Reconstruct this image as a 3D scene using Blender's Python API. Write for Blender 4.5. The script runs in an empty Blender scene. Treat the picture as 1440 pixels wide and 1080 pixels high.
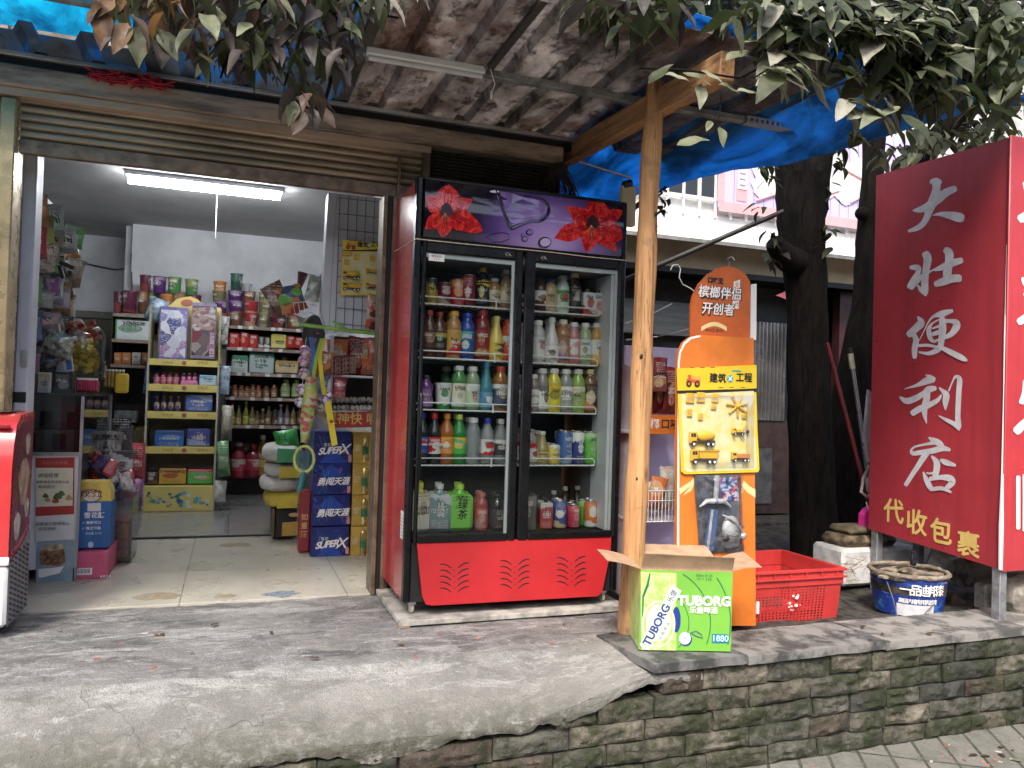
import bpy, math, random
from mathutils import Vector, Matrix, noise
random.seed(7)
rad = math.radians
S = bpy.context.scene
COL = S.collection

# ---------------------------------------------------------------- camera, sky, sun, exposure
CAM = Vector((0, 0, 1.04)); YAW, PITCH, ROLL, FPX = rad(19.726), rad(1.114), rad(1.805), 1090.0
fw = Vector((math.sin(YAW)*math.cos(PITCH), math.cos(YAW)*math.cos(PITCH), math.sin(PITCH)))
rt = Vector((math.cos(YAW), -math.sin(YAW), 0)); up = rt.cross(fw)
rt = rt*math.cos(ROLL) + up*math.sin(ROLL); up = rt.cross(fw)
cd = bpy.data.cameras.new('camera'); cam = bpy.data.objects.new('camera', cd); COL.objects.link(cam)
mw = Matrix((rt, up, -fw)).transposed().to_4x4(); mw.translation = CAM; cam.matrix_world = mw
cd.sensor_width = 36; cd.lens = FPX/1440*36; cd.clip_start = .05; cd.clip_end = 800
S.camera = cam

SUN_EL, SUN_AZ = rad(50), math.atan2(-.45, -.80)          # light from behind and left of the photographer
w = bpy.data.worlds.new('World'); S.world = w; w.use_nodes = True
wn = w.node_tree; bg = wn.nodes['Background']; sk = wn.nodes.new('ShaderNodeTexSky')
sk.sky_type = 'NISHITA'; sk.sun_disc = False; sk.sun_elevation = SUN_EL; sk.sun_rotation = SUN_AZ
sk.air_density = 1.0; sk.dust_density = 4.0; sk.ozone_density = .6
wn.links.new(sk.outputs[0], bg.inputs[0]); bg.inputs[1].default_value = .15
sl = bpy.data.lights.new('sun', 'SUN'); sl.energy = 1.5; sl.angle = rad(11); sl.color = (1, .965, .92)
so = bpy.data.objects.new('sun', sl); COL.objects.link(so); so.location = (-4, -6, 9)
sd = Vector((math.sin(SUN_AZ)*math.cos(SUN_EL), math.cos(SUN_AZ)*math.cos(SUN_EL), math.sin(SUN_EL)))
so.rotation_euler = sd.to_track_quat('Z', 'Y').to_euler()
S.view_settings.view_transform = 'Standard'; S.view_settings.look = 'None'
S.view_settings.gamma = 1; S.view_settings.use_curve_mapping = False; S.view_settings.exposure = 1.12
S.render.engine = 'CYCLES'
cy = S.cycles; cy.max_bounces = 7; cy.diffuse_bounces = 4; cy.glossy_bounces = 3; cy.transmission_bounces = 4
cy.transparent_max_bounces = 14; cy.caustics_reflective = False; cy.caustics_refractive = False
cy.sample_clamp_indirect = 6; cy.blur_glossy = 1.0
try: cy.use_denoising = True
except Exception: pass

def ray(px, py): return fw + rt*((px-720)/FPX) - up*((py-540)/FPX)
def ry(px, py, Y): d = ray(px, py); return CAM + d*(Y/d.y)                 # point of the photograph on the plane y = Y
def rz(px, py, Z): d = ray(px, py); return CAM + d*((Z-CAM.z)/d.z)
def rx(px, py, X): d = ray(px, py); return CAM + d*(X/d.x)

# ---------------------------------------------------------------- materials
MATS = {}
class NT:
    def __init__(s, name):
        s.m = bpy.data.materials.new(name); s.m.use_nodes = True; s.t = s.m.node_tree
        s.b = s.t.nodes['Principled BSDF']; s.out = s.t.nodes['Material Output']; s.tc = s.n('TexCoord')
    def n(s, ty, **k):
        x = s.t.nodes.new('ShaderNode'+ty)
        for a, v in k.items(): setattr(x, a, v)
        return x
    def l(s, a, b): s.t.links.new(a, b)
    def set(s, node, key, val):
        if hasattr(val, 'links') or hasattr(val, 'is_linked'): s.l(val, node.inputs[key])
        else: node.inputs[key].default_value = val
    def noise(s, scale, detail=5, rough=.6, vec=None, dist=0):
        x = s.n('TexNoise'); x.inputs['Scale'].default_value = scale; x.inputs['Detail'].default_value = detail
        x.inputs['Roughness'].default_value = rough; x.inputs['Distortion'].default_value = dist
        s.l(vec or s.tc.outputs['Object'], x.inputs['Vector']); return x.outputs['Fac']
    def mapv(s, sc=(1, 1, 1), loc=(0, 0, 0), rot=(0, 0, 0), src=None):
        x = s.n('Mapping'); x.inputs['Scale'].default_value = sc; x.inputs['Location'].default_value = loc
        x.inputs['Rotation'].default_value = rot; s.l(src or s.tc.outputs['Object'], x.inputs['Vector']); return x.outputs[0]
    def ramp(s, fac, stops, const=False):
        x = s.n('ValToRGB'); cr = x.color_ramp; cr.interpolation = 'CONSTANT' if const else 'LINEAR'
        while len(cr.elements) < len(stops): cr.elements.new(.5)
        for e, (p, c) in zip(cr.elements, stops):
            e.position = p; e.color = (c, c, c, 1) if isinstance(c, (int, float)) else (*c, 1)
        s.l(fac, x.inputs[0]); return x.outputs[0]
    def mix(s, fac, a, b, mode='MIX'):
        x = s.n('Mix', data_type='RGBA', blend_type=mode)
        for i, v in ((0, fac), (6, a), (7, b)):
            if hasattr(v, 'is_linked'): s.l(v, x.inputs[i])
            elif isinstance(v, (int, float)): x.inputs[i].default_value = v
            else: x.inputs[i].default_value = (*v, 1)
        return x.outputs[2]
    def math(s, op, a, b=0.):
        x = s.n('Math', operation=op)
        for i, v in ((0, a), (1, b)):
            if hasattr(v, 'is_linked'): s.l(v, x.inputs[i])
            else: x.inputs[i].default_value = v
        return x.outputs[0]
    def bump(s, h, strength=.3, dist=.01, base=None):
        x = s.n('Bump'); x.inputs['Strength'].default_value = strength; x.inputs['Distance'].default_value = dist
        s.l(h, x.inputs['Height'])
        if base: s.l(base, x.inputs['Normal'])
        s.l(x.outputs[0], s.b.inputs['Normal']); return x.outputs[0]
    def col(s, c): s.set(s.b, 'Base Color', c if hasattr(c, 'is_linked') else (*c, 1))

def mat(name, col, rough=.5, metal=0., var=.15, vs=9., bump=0., bs=70., spec=.5, col2=None, lo=.42, hi=.62, coat=0., stretch=(1, 1, 1), transl=0., emis=0.):
    if name in MATS: return MATS[name]
    t = NT(name); b = t.b; b.inputs['Roughness'].default_value = rough; b.inputs['Metallic'].default_value = metal
    b.inputs['Specular IOR Level'].default_value = spec; b.inputs['Coat Weight'].default_value = coat
    v = t.mapv(stretch)
    oi = t.n('ObjectInfo'); add = t.n('VectorMath', operation='ADD'); t.l(v, add.inputs[0])
    cx = t.n('CombineXYZ'); t.l(t.math('MULTIPLY', oi.outputs['Random'], 37.), cx.inputs[0]); t.l(cx.outputs[0], add.inputs[1]); v = add.outputs[0]
    f = t.noise(vs, 6, .62, v)
    c2 = col2 or tuple(min(1, c*(1-var*1.6)) for c in col); c1 = tuple(min(1, c*(1+var*.5)) for c in col)
    t.col(t.mix(t.ramp(f, [(lo, 0.), (hi, 1.)]), c1, c2) if var or col2 else col)
    if var and rough > .15:
        t.l(t.ramp(t.noise(vs*2.3, 4, .6, v), [(.3, max(.05, rough-.1)), (.7, min(1, rough+.12))]), b.inputs['Roughness'])
    if bump: t.bump(t.noise(bs, 5, .65, v), bump, .006)
    if transl:
        tr = t.n('BsdfTranslucent'); tr.inputs[0].default_value = (*[min(1, c*1.6) for c in col], 1)
        mx = t.n('MixShader'); mx.inputs[0].default_value = transl
        t.l(b.outputs[0], mx.inputs[1]); t.l(tr.outputs[0], mx.inputs[2]); t.l(mx.outputs[0], t.out.inputs[0])
    if emis: b.inputs['Emission Color'].default_value = (*col, 1); b.inputs['Emission Strength'].default_value = emis
    MATS[name] = t.m; return t.m

def glass(name, tint=(1, 1, 1), opac=.0, rough=.03, body=(.5, .5, .5), fres=1.0):
    """thin glass or clear plastic: see-through with a mirror coat; opac mixes in a solid tinted body"""
    if name in MATS: return MATS[name]
    t = NT(name); tr = t.n('BsdfTransparent'); tr.inputs[0].default_value = (*tint, 1)
    b = t.b; b.inputs['Base Color'].default_value = (*body, 1); b.inputs['Roughness'].default_value = .15
    m0 = t.n('MixShader'); m0.inputs[0].default_value = opac; t.l(tr.outputs[0], m0.inputs[1]); t.l(b.outputs[0], m0.inputs[2])
    g = t.n('BsdfGlossy'); g.inputs['Roughness'].default_value = rough
    fr = t.n('Fresnel'); fr.inputs[0].default_value = 1.45
    m1 = t.n('MixShader'); t.l(t.math('MULTIPLY', fr.outputs[0], fres), m1.inputs[0]); t.l(m0.outputs[0], m1.inputs[1]); t.l(g.outputs[0], m1.inputs[2])
    t.l(m1.outputs[0], t.out.inputs[0]); MATS[name] = t.m; return t.m

def pmat(name, cols, scale=30, stretch=(1, 1, 1.6), rough=.35, thr=None, coat=0., fine=0):
    """printed packaging: colour fields, an emblem with a picture in it and rows of small print; patches of ink for toys and foil"""
    if name in MATS: return MATS[name]
    if not name.startswith(('ball', 'spotted', 'toybox', 'gun', 'red_figure', 'bin_', 'toy_window', 'hero', 'bag_clear', 'snack_tigr', 'bag_cream')):
        R_ = random.Random(name); t = NT(name); t.b.inputs['Roughness'].default_value = rough; t.b.inputs['Coat Weight'].default_value = coat
        g = t.tc.outputs['Generated']; sp = t.n('SeparateXYZ'); t.l(g, sp.inputs[0]); gx, gz = sp.outputs[0], sp.outputs[2]; M_ = t.math
        ds = [c for c in cols if c != cols[0]] or [tuple(min(.8, x*1.6+.05) for x in cols[0])]; lum = lambda c: .3*c[0]+.6*c[1]+.1*c[2]
        c2, c3 = ds[0], ds[min(1, len(ds)-1)]; tx = max(list(cols)+[(.62, .60, .55), (.03, .03, .03)], key=lambda c: abs(lum(c)-lum(cols[0])))
        wb = M_('MULTIPLY', M_('SUBTRACT', t.noise(4, 3, .5, g), .5), .35); e = R_.choice((.22, .30, .74, .82)); k_ = R_.uniform(-.5, .5)
        f = M_('ADD', M_('ADD', gz, M_('MULTIPLY', M_('SUBTRACT', gx, .5), k_)), wb); c = t.mix(t.ramp(f, [(e-.01, 0. if e > .5 else 1.), (e+.01, 1. if e > .5 else 0.)]), cols[0], c2)
        cx, cz, rx_, rz_ = R_.uniform(.38, .62), R_.uniform(.42, .66), R_.uniform(.18, .34), R_.uniform(.13, .26)
        dx, dz = M_('DIVIDE', M_('SUBTRACT', gx, cx), rx_), M_('DIVIDE', M_('SUBTRACT', gz, cz), rz_); d = M_('ADD', M_('ADD', M_('MULTIPLY', dx, dx), M_('MULTIPLY', dz, dz)), M_('MULTIPLY', wb, R_.choice((.4, 3.))))
        pic = t.mix(t.ramp(t.noise(9, 5, .65, g), [(.46, 0.), (.54, 1.)]), c3, tuple(.55*a+.45*b for a, b in zip(c2, tx)))
        c = t.mix(M_('MULTIPLY', M_('LESS_THAN', d, 1.), .92), c, pic)
        z0 = R_.choice((.04, .70)) if cz > .5 else .66; nr = R_.choice((5, 7, 9))
        big = M_('MULTIPLY', M_('MULTIPLY', M_('LESS_THAN', M_('ABSOLUTE', M_('SUBTRACT', gz, R_.choice((.80, .62, .50)))), R_.uniform(.05, .09)), M_('LESS_THAN', M_('ABSOLUTE', M_('SUBTRACT', gx, .5)), R_.uniform(.22, .36))), t.ramp(t.noise(1., 2, .5, t.mapv((17, 1, 13), src=g)), [(.47, 0.), (.49, 1.)]))
        row = M_('MULTIPLY', M_('LESS_THAN', M_('FRACT', M_('MULTIPLY', gz, nr*3.)), .5), t.ramp(t.noise(1., 1, .5, t.mapv((34, 1, 3*nr), src=g)), [(.50, 0.), (.52, 1.)]))
        row = M_('MULTIPLY', row, M_('LESS_THAN', M_('ABSOLUTE', M_('SUBTRACT', gz, z0+.13)), .12)); row = M_('MULTIPLY', row, M_('LESS_THAN', M_('ABSOLUTE', M_('SUBTRACT', gx, .5)), .34))
        c = t.mix(M_('MULTIPLY', row, .75), c, tx); c = t.mix(M_('MULTIPLY', big, .9), c, tx)
        t.col(c); MATS[name] = t.m; return t.m
    t = NT(name); t.b.inputs['Roughness'].default_value = rough; t.b.inputs['Coat Weight'].default_value = coat
    vo = t.n('TexVoronoi'); vo.inputs['Scale'].default_value = scale; vo.inputs['Randomness'].default_value = 1
    nv = t.n('TexNoise'); nv.inputs['Scale'].default_value = scale*.6; t.l(t.mapv(stretch), nv.inputs['Vector'])
    ad = t.n('VectorMath', operation='MULTIPLY_ADD'); t.l(nv.outputs['Color'], ad.inputs[0]); ad.inputs[1].default_value = (.03*30/scale,)*3; t.l(t.mapv(stretch), ad.inputs[2])
    t.l(ad.outputs[0], vo.inputs['Vector']); sp = t.n('SeparateColor'); t.l(vo.outputs['Color'], sp.inputs[0])
    n = len(cols); thr = thr or [i/n for i in range(n)]
    c = t.ramp(sp.outputs[0], [(p, k) for p, k in zip(thr, cols)], True)
    if fine:
        f = t.ramp(t.noise(scale*4, 3, .7, t.mapv((1, 1, 2.5))), [(.56, 0.), (.58, 1.)]); c = t.mix(t.math('MULTIPLY', f, .8), c, cols[-1])
    t.col(c); MATS[name] = t.m; return t.m

# ---------------------------------------------------------------- mesh builder
class MB:
    def __init__(s): s.v = []; s.f = []; s.mi = []; s.mats = []
    def add(s, vs, fs, m, M=None):
        if m not in s.mats: s.mats.append(m)
        k = s.mats.index(m); o = len(s.v)
        s.v += [tuple(M @ Vector(v)) for v in vs] if M else [tuple(v) for v in vs]
        s.f += [tuple(i+o for i in f) for f in fs]; s.mi += [k]*len(fs); return s
    def box(s, x0, x1, y0, y1, z0, z1, m, bev=0., M=None):
        if x1 < x0: x0, x1 = x1, x0
        if y1 < y0: y0, y1 = y1, y0
        if z1 < z0: z0, z1 = z1, z0
        bev = min(bev, (x1-x0)*.45, (y1-y0)*.45, (z1-z0)*.45)
        if bev <= 0:
            vs = [(x, y, z) for x in (x0, x1) for y in (y0, y1) for z in (z0, z1)]
            return s.add(vs, [(0, 1, 3, 2), (4, 6, 7, 5), (0, 4, 5, 1), (2, 3, 7, 6), (0, 2, 6, 4), (1, 5, 7, 3)], m, M)
        vs = []; ix = {}
        for a, X in enumerate((x0, x1)):
            for b_, Y in enumerate((y0, y1)):
                for c, Z in enumerate((z0, z1)):
                    sx, sy, sz = (1-2*a)*bev, (1-2*b_)*bev, (1-2*c)*bev
                    for ax, p in enumerate(((X, Y+sy, Z+sz), (X+sx, Y, Z+sz), (X+sx, Y+sy, Z))): ix[a, b_, c, ax] = len(vs); vs.append(p)
        fs = []
        for ax in range(3):
            for e in (0, 1):
                q = []
                for u, v in ((0, 0), (0, 1), (1, 1), (1, 0)):
                    k = [0, 0, 0]; k[ax] = e; k[(ax+1) % 3] = u; k[(ax+2) % 3] = v; q.append(ix[(*k, ax)])
                fs.append(tuple(q if e == 0 else q[::-1])[::-1])
        for ax in range(3):
            b1, c1 = (ax+1) % 3, (ax+2) % 3
            for u in (0, 1):
                for v in (0, 1):
                    k = [0, 0, 0]; k[b1] = u; k[c1] = v; k2 = k[:]; k2[ax] = 1
                    fs.append((ix[(*k, b1)], ix[(*k, c1)], ix[(*k2, c1)], ix[(*k2, b1)]))
        for a in (0, 1):
            for b_ in (0, 1):
                for c in (0, 1): fs.append((ix[a, b_, c, 0], ix[a, b_, c, 1], ix[a, b_, c, 2]))
        return s.add(vs, fs, m, M)
    def lathe(s, prof, m, c=(0, 0, 0), n=18, M=None, jit=None):
        vs = []; fs = []
        for r, z in prof:
            for i in range(n):
                a = 2*math.pi*i/n; vs.append((c[0]+r*math.cos(a), c[1]+r*math.sin(a), c[2]+z))
        for j in range(len(prof)-1):
            for i in range(n):
                k = (i+1) % n; fs.append((j*n+i, j*n+k, (j+1)*n+k, (j+1)*n+i))
        if prof[0][0] > 1e-4: fs.append(tuple(range(n-1, -1, -1))) if getattr(s, 'cap', True) else None
        if prof[-1][0] > 1e-4 and getattr(s, 'cap', True): fs.append(tuple((len(prof)-1)*n+i for i in range(n)))
        return s.add(vs, fs, m, M)
    def shell(s, prof, m, c=(0, 0, 0), n=18, M=None, a0=0., a1=2*math.pi):
        vs = []; fs = []; k = n+1
        for r, z in prof:
            for i in range(k):
                a = a0+(a1-a0)*i/n; vs.append((c[0]+r*math.cos(a), c[1]+r*math.sin(a), c[2]+z))
        for j in range(len(prof)-1):
            for i in range(n): fs.append((j*k+i, j*k+i+1, (j+1)*k+i+1, (j+1)*k+i))
        return s.add(vs, fs, m, M)
    def tube(s, pts, r, m, n=8, M=None, closed=False):
        pts = [Vector(p) for p in pts]; N = len(pts); R = r if isinstance(r, (list, tuple)) else [r]*N
        vs = []; fs = []; ref = None
        for i, p in enumerate(pts):
            d = (pts[(i+1) % N] if closed or i < N-1 else p) - (pts[i-1] if closed or i > 0 else p)
            d.normalize()
            if ref is None: ref = Vector((0, 0, 1)) if abs(d.z) < .9 else Vector((1, 0, 0))
            u = d.cross(ref); u.normalize(); v = u.cross(d); ref = v
            for k in range(n):
                a = 2*math.pi*k/n; vs.append(p + u*(R[i]*math.cos(a)) + v*(R[i]*math.sin(a)))
        for j in range(N if closed else N-1):
            j2 = (j+1) % N
            for i in range(n): k = (i+1) % n; fs.append((j*n+i, j*n+k, j2*n+k, j2*n+i))
        if not closed: fs += [tuple(range(n-1, -1, -1)), tuple((N-1)*n+i for i in range(n))]
        return s.add(vs, fs, m, M)
    def sphere(s, c, r, m, n=12, k=8, sc=(1, 1, 1), M=None):
        return s.lathe([(r*math.sin(math.pi*j/k)*1.0 + (1e-5), -r*math.cos(math.pi*j/k)) for j in range(k+1)], m, (0, 0, 0), n,
                       (M or Matrix()) @ Matrix.Translation(c) @ Matrix.Diagonal((*sc, 1)))
    def poly(s, pts, nrm, th, m, M=None):
        """flat outline (3-D points) given a thickness along nrm"""
        n = len(pts); d = Vector(nrm)*th; P = [Vector(p) for p in pts]
        vs = [p for p in P] + [p+d for p in P]
        fs = [tuple(range(n-1, -1, -1)), tuple(range(n, 2*n))] + [(i, (i+1) % n, n+(i+1) % n, n+i) for i in range(n)]
        return s.add(vs, fs, m, M)
    def grid(s, fn, nu, nv, m, M=None, th=None):
        vs = [fn(i/nu, j/nv) for j in range(nv+1) for i in range(nu+1)]; k = nu+1
        fs = [(j*k+i, j*k+i+1, (j+1)*k+i+1, (j+1)*k+i) for j in range(nv) for i in range(nu)]
        if th:
            o = len(vs); d = Vector(th); vs = vs+[tuple(Vector(v)+d) for v in vs]
            fs = fs+[tuple(o+i for i in f[::-1]) for f in fs]
            rim = [i for i in range(k)]+[j*k+nu for j in range(1, nv+1)]+[nv*k+i for i in range(nu-1, -1, -1)]+[j*k for j in range(nv-1, 0, -1)]
            fs += [(rim[i], rim[(i+1) % len(rim)], o+rim[(i+1) % len(rim)], o+rim[i]) for i in range(len(rim))]
        return s.add(vs, fs, m, M)
    def text(s, body, size, org, xd, yd, m, off=0., th=.0006, align='CENTER', space=1., shear=0., sx=1., bold=0.):
        if bold:
            for i, (a, b) in enumerate(((-bold, 0), (bold, 0), (0, bold), (0, -bold))): s.text(body, size, Vector(org)+Vector(xd)*a+Vector(yd)*b, xd, yd, m, off, th+.00025*i, align, space, shear, sx)
            return s
        cu = bpy.data.curves.new('t', 'FONT'); cu.body = body; cu.size = size; cu.align_x = align; cu.align_y = 'CENTER'
        cu.offset = off; cu.resolution_u = 3; cu.space_character = space; cu.shear = shear
        o = bpy.data.objects.new('t', cu); me = bpy.data.meshes.new_from_object(o)
        xd, yd = Vector(xd), Vector(yd); n = xd.cross(yd)
        vs = [Vector(org) + xd*(v.co.x*sx) + yd*v.co.y + n*th for v in me.vertices]; fs = [tuple(p.vertices) for p in me.polygons]
        bpy.data.objects.remove(o); bpy.data.curves.remove(cu); bpy.data.meshes.remove(me)
        if vs: s.add(vs, fs, m)
        return s
    def build(s, name, parent=None, loc=None, ang=38, rz_=0.):
        off = Vector(loc) if loc is not None else Vector(parent['_o']) if parent is not None and '_o' in parent.keys() else Vector((0, 0, 0))
        me = bpy.data.meshes.new(name); me.from_pydata([tuple(Vector(v)-off) for v in s.v], [], s.f)
        for m in s.mats: me.materials.append(m)
        me.polygons.foreach_set('material_index', s.mi); me.polygons.foreach_set('use_smooth', [True]*len(s.f))
        me.update(); me.set_sharp_from_angle(angle=rad(ang))
        o = bpy.data.objects.new(name, me); COL.objects.link(o)
        if parent is not None: o.parent = parent
        elif loc is not None: o.location = loc
        o.rotation_euler.z = rz_
        return o

def tag(o, label, cat, group=None, kind=None):
    o['label'] = label; o['category'] = cat
    if group: o['group'] = group
    if kind: o['kind'] = kind
    return o
def thing(name, label, cat, loc=(0, 0, 0), group=None, local=False, rz_=0.):
    """Empty at the thing's base; parts are given in world coordinates unless local"""
    o = bpy.data.objects.new(name, None); o.empty_display_size = .05; COL.objects.link(o); o.location = loc; o.rotation_euler.z = rz_
    if not local: o['_o'] = list(loc)
    return tag(o, label, cat, group)
def structure(name, mb): o = mb.build(name); o['kind'] = 'structure'; return o
def dup(root, loc, label, group=None, rz_=None):
    r = root.copy(); COL.objects.link(r); r.location = loc; r['label'] = label
    if group: r['group'] = group
    if rz_ is not None: r.rotation_euler.z = rz_
    for ch in list(root.children):
        c = ch.copy(); COL.objects.link(c); c.parent = r
        for g in list(ch.children): d = g.copy(); COL.objects.link(d); d.parent = c
    return r
X_, Y_, Z_ = Vector((1, 0, 0)), Vector((0, 1, 0)), Vector((0, 0, 1))
# ================================================================ ground, platform, stone wall
def concrete():
    t = NT('concrete'); t.b.inputs['Specular IOR Level'].default_value = .35
    v = t.mapv((1, 1.25, 1))
    c = t.ramp(t.noise(1.6, 8, .68, v, .6), [(.30, (.13, .127, .124)), (.46, (.225, .22, .212)), (.60, (.34, .332, .315))])
    c = t.mix(t.ramp(t.noise(7, 8, .75, v, 1.2), [(.49, 0.), (.60, .9)]), c, (.37, .362, .35))
    c = t.mix(t.ramp(t.noise(4.2, 7, .7, t.mapv((.7, 1.6, 1), (3, 1, 0)), .5), [(.52, 0.), (.64, .8)]), c, (.095, .092, .090)); c = t.mix(t.ramp(t.noise(3.1, 9, .78, t.mapv((.6, 1.9, 1), (8, 5, 0)), .4), [(.53, 0.), (.59, .9)]), c, (.50, .49, .475)); c = t.mix(t.ramp(t.noise(13, 8, .8, t.mapv((.5, 1.7, 1), (2, 9, 0)), .3), [(.57, 0.), (.62, .85)]), c, (.62, .61, .59))
    c = t.mix(t.ramp(t.noise(24, 5, .7, t.mapv((.6, 1.5, 1))), [(.60, 0.), (.68, .7)]), c, (.44, .43, .42))
    c = t.mix(t.ramp(t.noise(160, 2, .5), [(.38, .40), (.50, 0.)]), c, (.085, .084, .08))
    c = t.mix(t.ramp(t.noise(75, 5, .75), [(.60, 0.), (.66, .75)]), c, (.07, .068, .065)); c = t.mix(t.ramp(t.noise(48, 6, .8, t.mapv((1, 1, 1), (6, 1, 2))), [(.62, 0.), (.67, .8)]), c, (.52, .51, .49))
    sx = t.n('SeparateXYZ'); t.l(t.tc.outputs['Object'], sx.inputs[0])           # the worn pale lip along the step edge, damp moss low down
    lip = t.ramp(t.math('ADD', sx.outputs[1], t.math('MULTIPLY', t.noise(5, 5), .22)), [(2.72, 0.), (2.80, .0)])
    y = t.math('SUBTRACT', sx.outputs[1], t.math('MULTIPLY', t.noise(3.5, 6), .34))
    yy = t.n('MapRange'); t.l(y, yy.inputs[0]); yy.inputs[1].default_value = 2.66; yy.inputs[2].default_value = 2.98
    c = t.mix(t.ramp(yy.outputs[0], [(0, .5), (.5, .35), (1., 0.)]), c, (.36, .35, .31))
    dk = t.n('MapRange'); t.l(t.math('ADD', sx.outputs[1], t.math('MULTIPLY', t.math('SUBTRACT', t.noise(2.2, 7, .7, None, .3), .5), 1.5)), dk.inputs[0]); dk.inputs[1].default_value = 3.02; dk.inputs[2].default_value = 3.30
    c = t.mix(t.math('MULTIPLY', dk.outputs[0], t.ramp(t.noise(5, 8, .75, t.mapv((.6, 1.6, 1)), .3), [(.42, .22), (.58, .0)])), c, (.10, .097, .095))
    zz = t.n('MapRange'); t.l(sx.outputs[2], zz.inputs[0]); zz.inputs[1].default_value = -.20; zz.inputs[2].default_value = -.075
    c = t.mix(t.math('MULTIPLY', t.ramp(zz.outputs[0], [(0, 1.), (1, 0.)]), t.ramp(t.noise(22, 6, .7), [(.34, .1), (.52, .95)])), c, (.105, .10, .075))
    vo = t.n('TexVoronoi', feature='DISTANCE_TO_EDGE'); vo.inputs['Scale'].default_value = 1.1
    dn = t.n('TexNoise'); dn.inputs['Scale'].default_value = 6; t.l(t.tc.outputs['Object'], dn.inputs['Vector'])
    ma = t.n('VectorMath', operation='MULTIPLY_ADD'); t.l(dn.outputs['Color'], ma.inputs[0]); ma.inputs[1].default_value = (.25,)*3; t.l(t.tc.outputs['Object'], ma.inputs[2]); t.l(ma.outputs[0], vo.inputs['Vector'])
    cr = t.ramp(vo.outputs[0], [(.0, 1.), (.004, 0.)])
    crk = t.math('MULTIPLY', cr, t.ramp(t.noise(1.3), [(.5, 0.), (.6, .45)])); c = t.mix(crk, c, (.05, .05, .048))
    t.col(c); t.l(t.ramp(t.noise(6), [(.3, .62), (.7, .95)]), t.b.inputs['Roughness'])
    h = t.math('ADD', t.noise(26, 8, .7), t.math('MULTIPLY', t.noise(180, 3, .6), .5)); h = t.math('SUBTRACT', h, t.math('MULTIPLY', crk, .6))
    t.bump(h, 1., .018); return t.m
M_CONC = concrete()
def zfront(x): 
    s = min(1, max(0, (x-1.0)/.66)); s = s*s*(3-2*s)
    return -.178*(1-s) - .045*s + .012*noise.noise((x*2.5, 1, 5)) + .004*noise.noise((x*9, 3, 1))
def yfront(x): return 2.738 + .005*noise.noise((x*4, 2, 2))
def plat(u, v):
    x = -3.2 + u*5.05; yf = yfront(x)
    lim = 3.10 if x > 1.63 else 9
    if v < .45:
        q = v/.45; y = yf + q*.30; zf = zfront(x)
        z = zf*(1-min(1, q*1.02))**1.0
        if x < .15: z -= .10*max(0, .15-x)*(1-q)
    else:
        q = (v-.45)/.55; y = yf + .30 + q*(4.075-yf-.30); z = 0
    z += .008*noise.noise((x*2.2, y*2.2, 0)) + .004*noise.noise((x*9, y*9, 3)) + .0025*noise.noise((x*26, y*26, 8))
    return (x, y, z - .004)
m = MB(); m.grid(plat, 300, 90, M_CONC)
def skirt(u, v):
    x = -3.2+u*5.05; dr = .028+.055*max(0, noise.noise((x*2.7, 4, 1))+.2)+.022*noise.noise((x*9, 2, 2))+.014*noise.noise((x*27, 2, 2)); z = plat(u, 0)[2]
    if v < .6: q = v/.6; return (x, yfront(x)-.004*math.sin(q*2.6)+.005*noise.noise((x*16, q*dr*20, 1))+.005*noise.noise((x*48, q*dr*50, 4)), z-dr*q)
    q = (v-.6)/.4; return (x, yfront(x)+.004*(1-q)+.030*q, z-dr-.006*q)
m.grid(skirt, 420, 14, M_CONC)
structure('platform', m)

def paving():
    t = NT('paving'); v = t.mapv((1, 1, 1), rot=(0, 0, rad(-58)))
    br = t.n('TexBrick'); br.offset = 0.0; br.squash = 1; t.l(v, br.inputs['Vector']); br.inputs['Scale'].default_value = 1
    br.inputs['Brick Width'].default_value = .62; br.inputs['Row Height'].default_value = .135; br.inputs['Mortar Size'].default_value = .008; br.inputs['Mortar Smooth'].default_value = .3
    br.inputs['Color1'].default_value = (.17, .165, .14, 1); br.inputs['Color2'].default_value = (.22, .21, .18, 1); br.inputs['Mortar'].default_value = (.045, .05, .032, 1)
    c = t.mix(t.ramp(t.noise(9, 7, .7), [(.45, 0.), (.65, .7)]), br.outputs['Color'], (.10, .105, .075))
    c = t.mix(t.ramp(t.noise(90, 3, .6), [(.5, 0.), (.7, .5)]), c, (.27, .26, .23)); t.col(c); t.b.inputs['Roughness'].default_value = .8
    t.bump(t.math('ADD', t.math('MULTIPLY', br.outputs['Fac'], -1.6), t.noise(60, 5, .7)), .6, .012); return t.m
m = MB(); m.box(-220, 220, -220, 2.90, -.60, -.475, paving()); structure('pavement', m)
m = MB()
M_SOIL = mat('soil', (.06, .052, .042), .95, var=.5, vs=14, bump=.8, bs=40)
m.grid(lambda u, v: (1.86+u*9, 3.02+v*2.9, -.05+.03*noise.noise((u*30, v*12, 0))+.012*noise.noise((u*120, v*50, 4))), 120, 60, M_SOIL)
m.box(-220, 220, 5.9, 260, -.6, -.02, M_SOIL); structure('soil', m)

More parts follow.
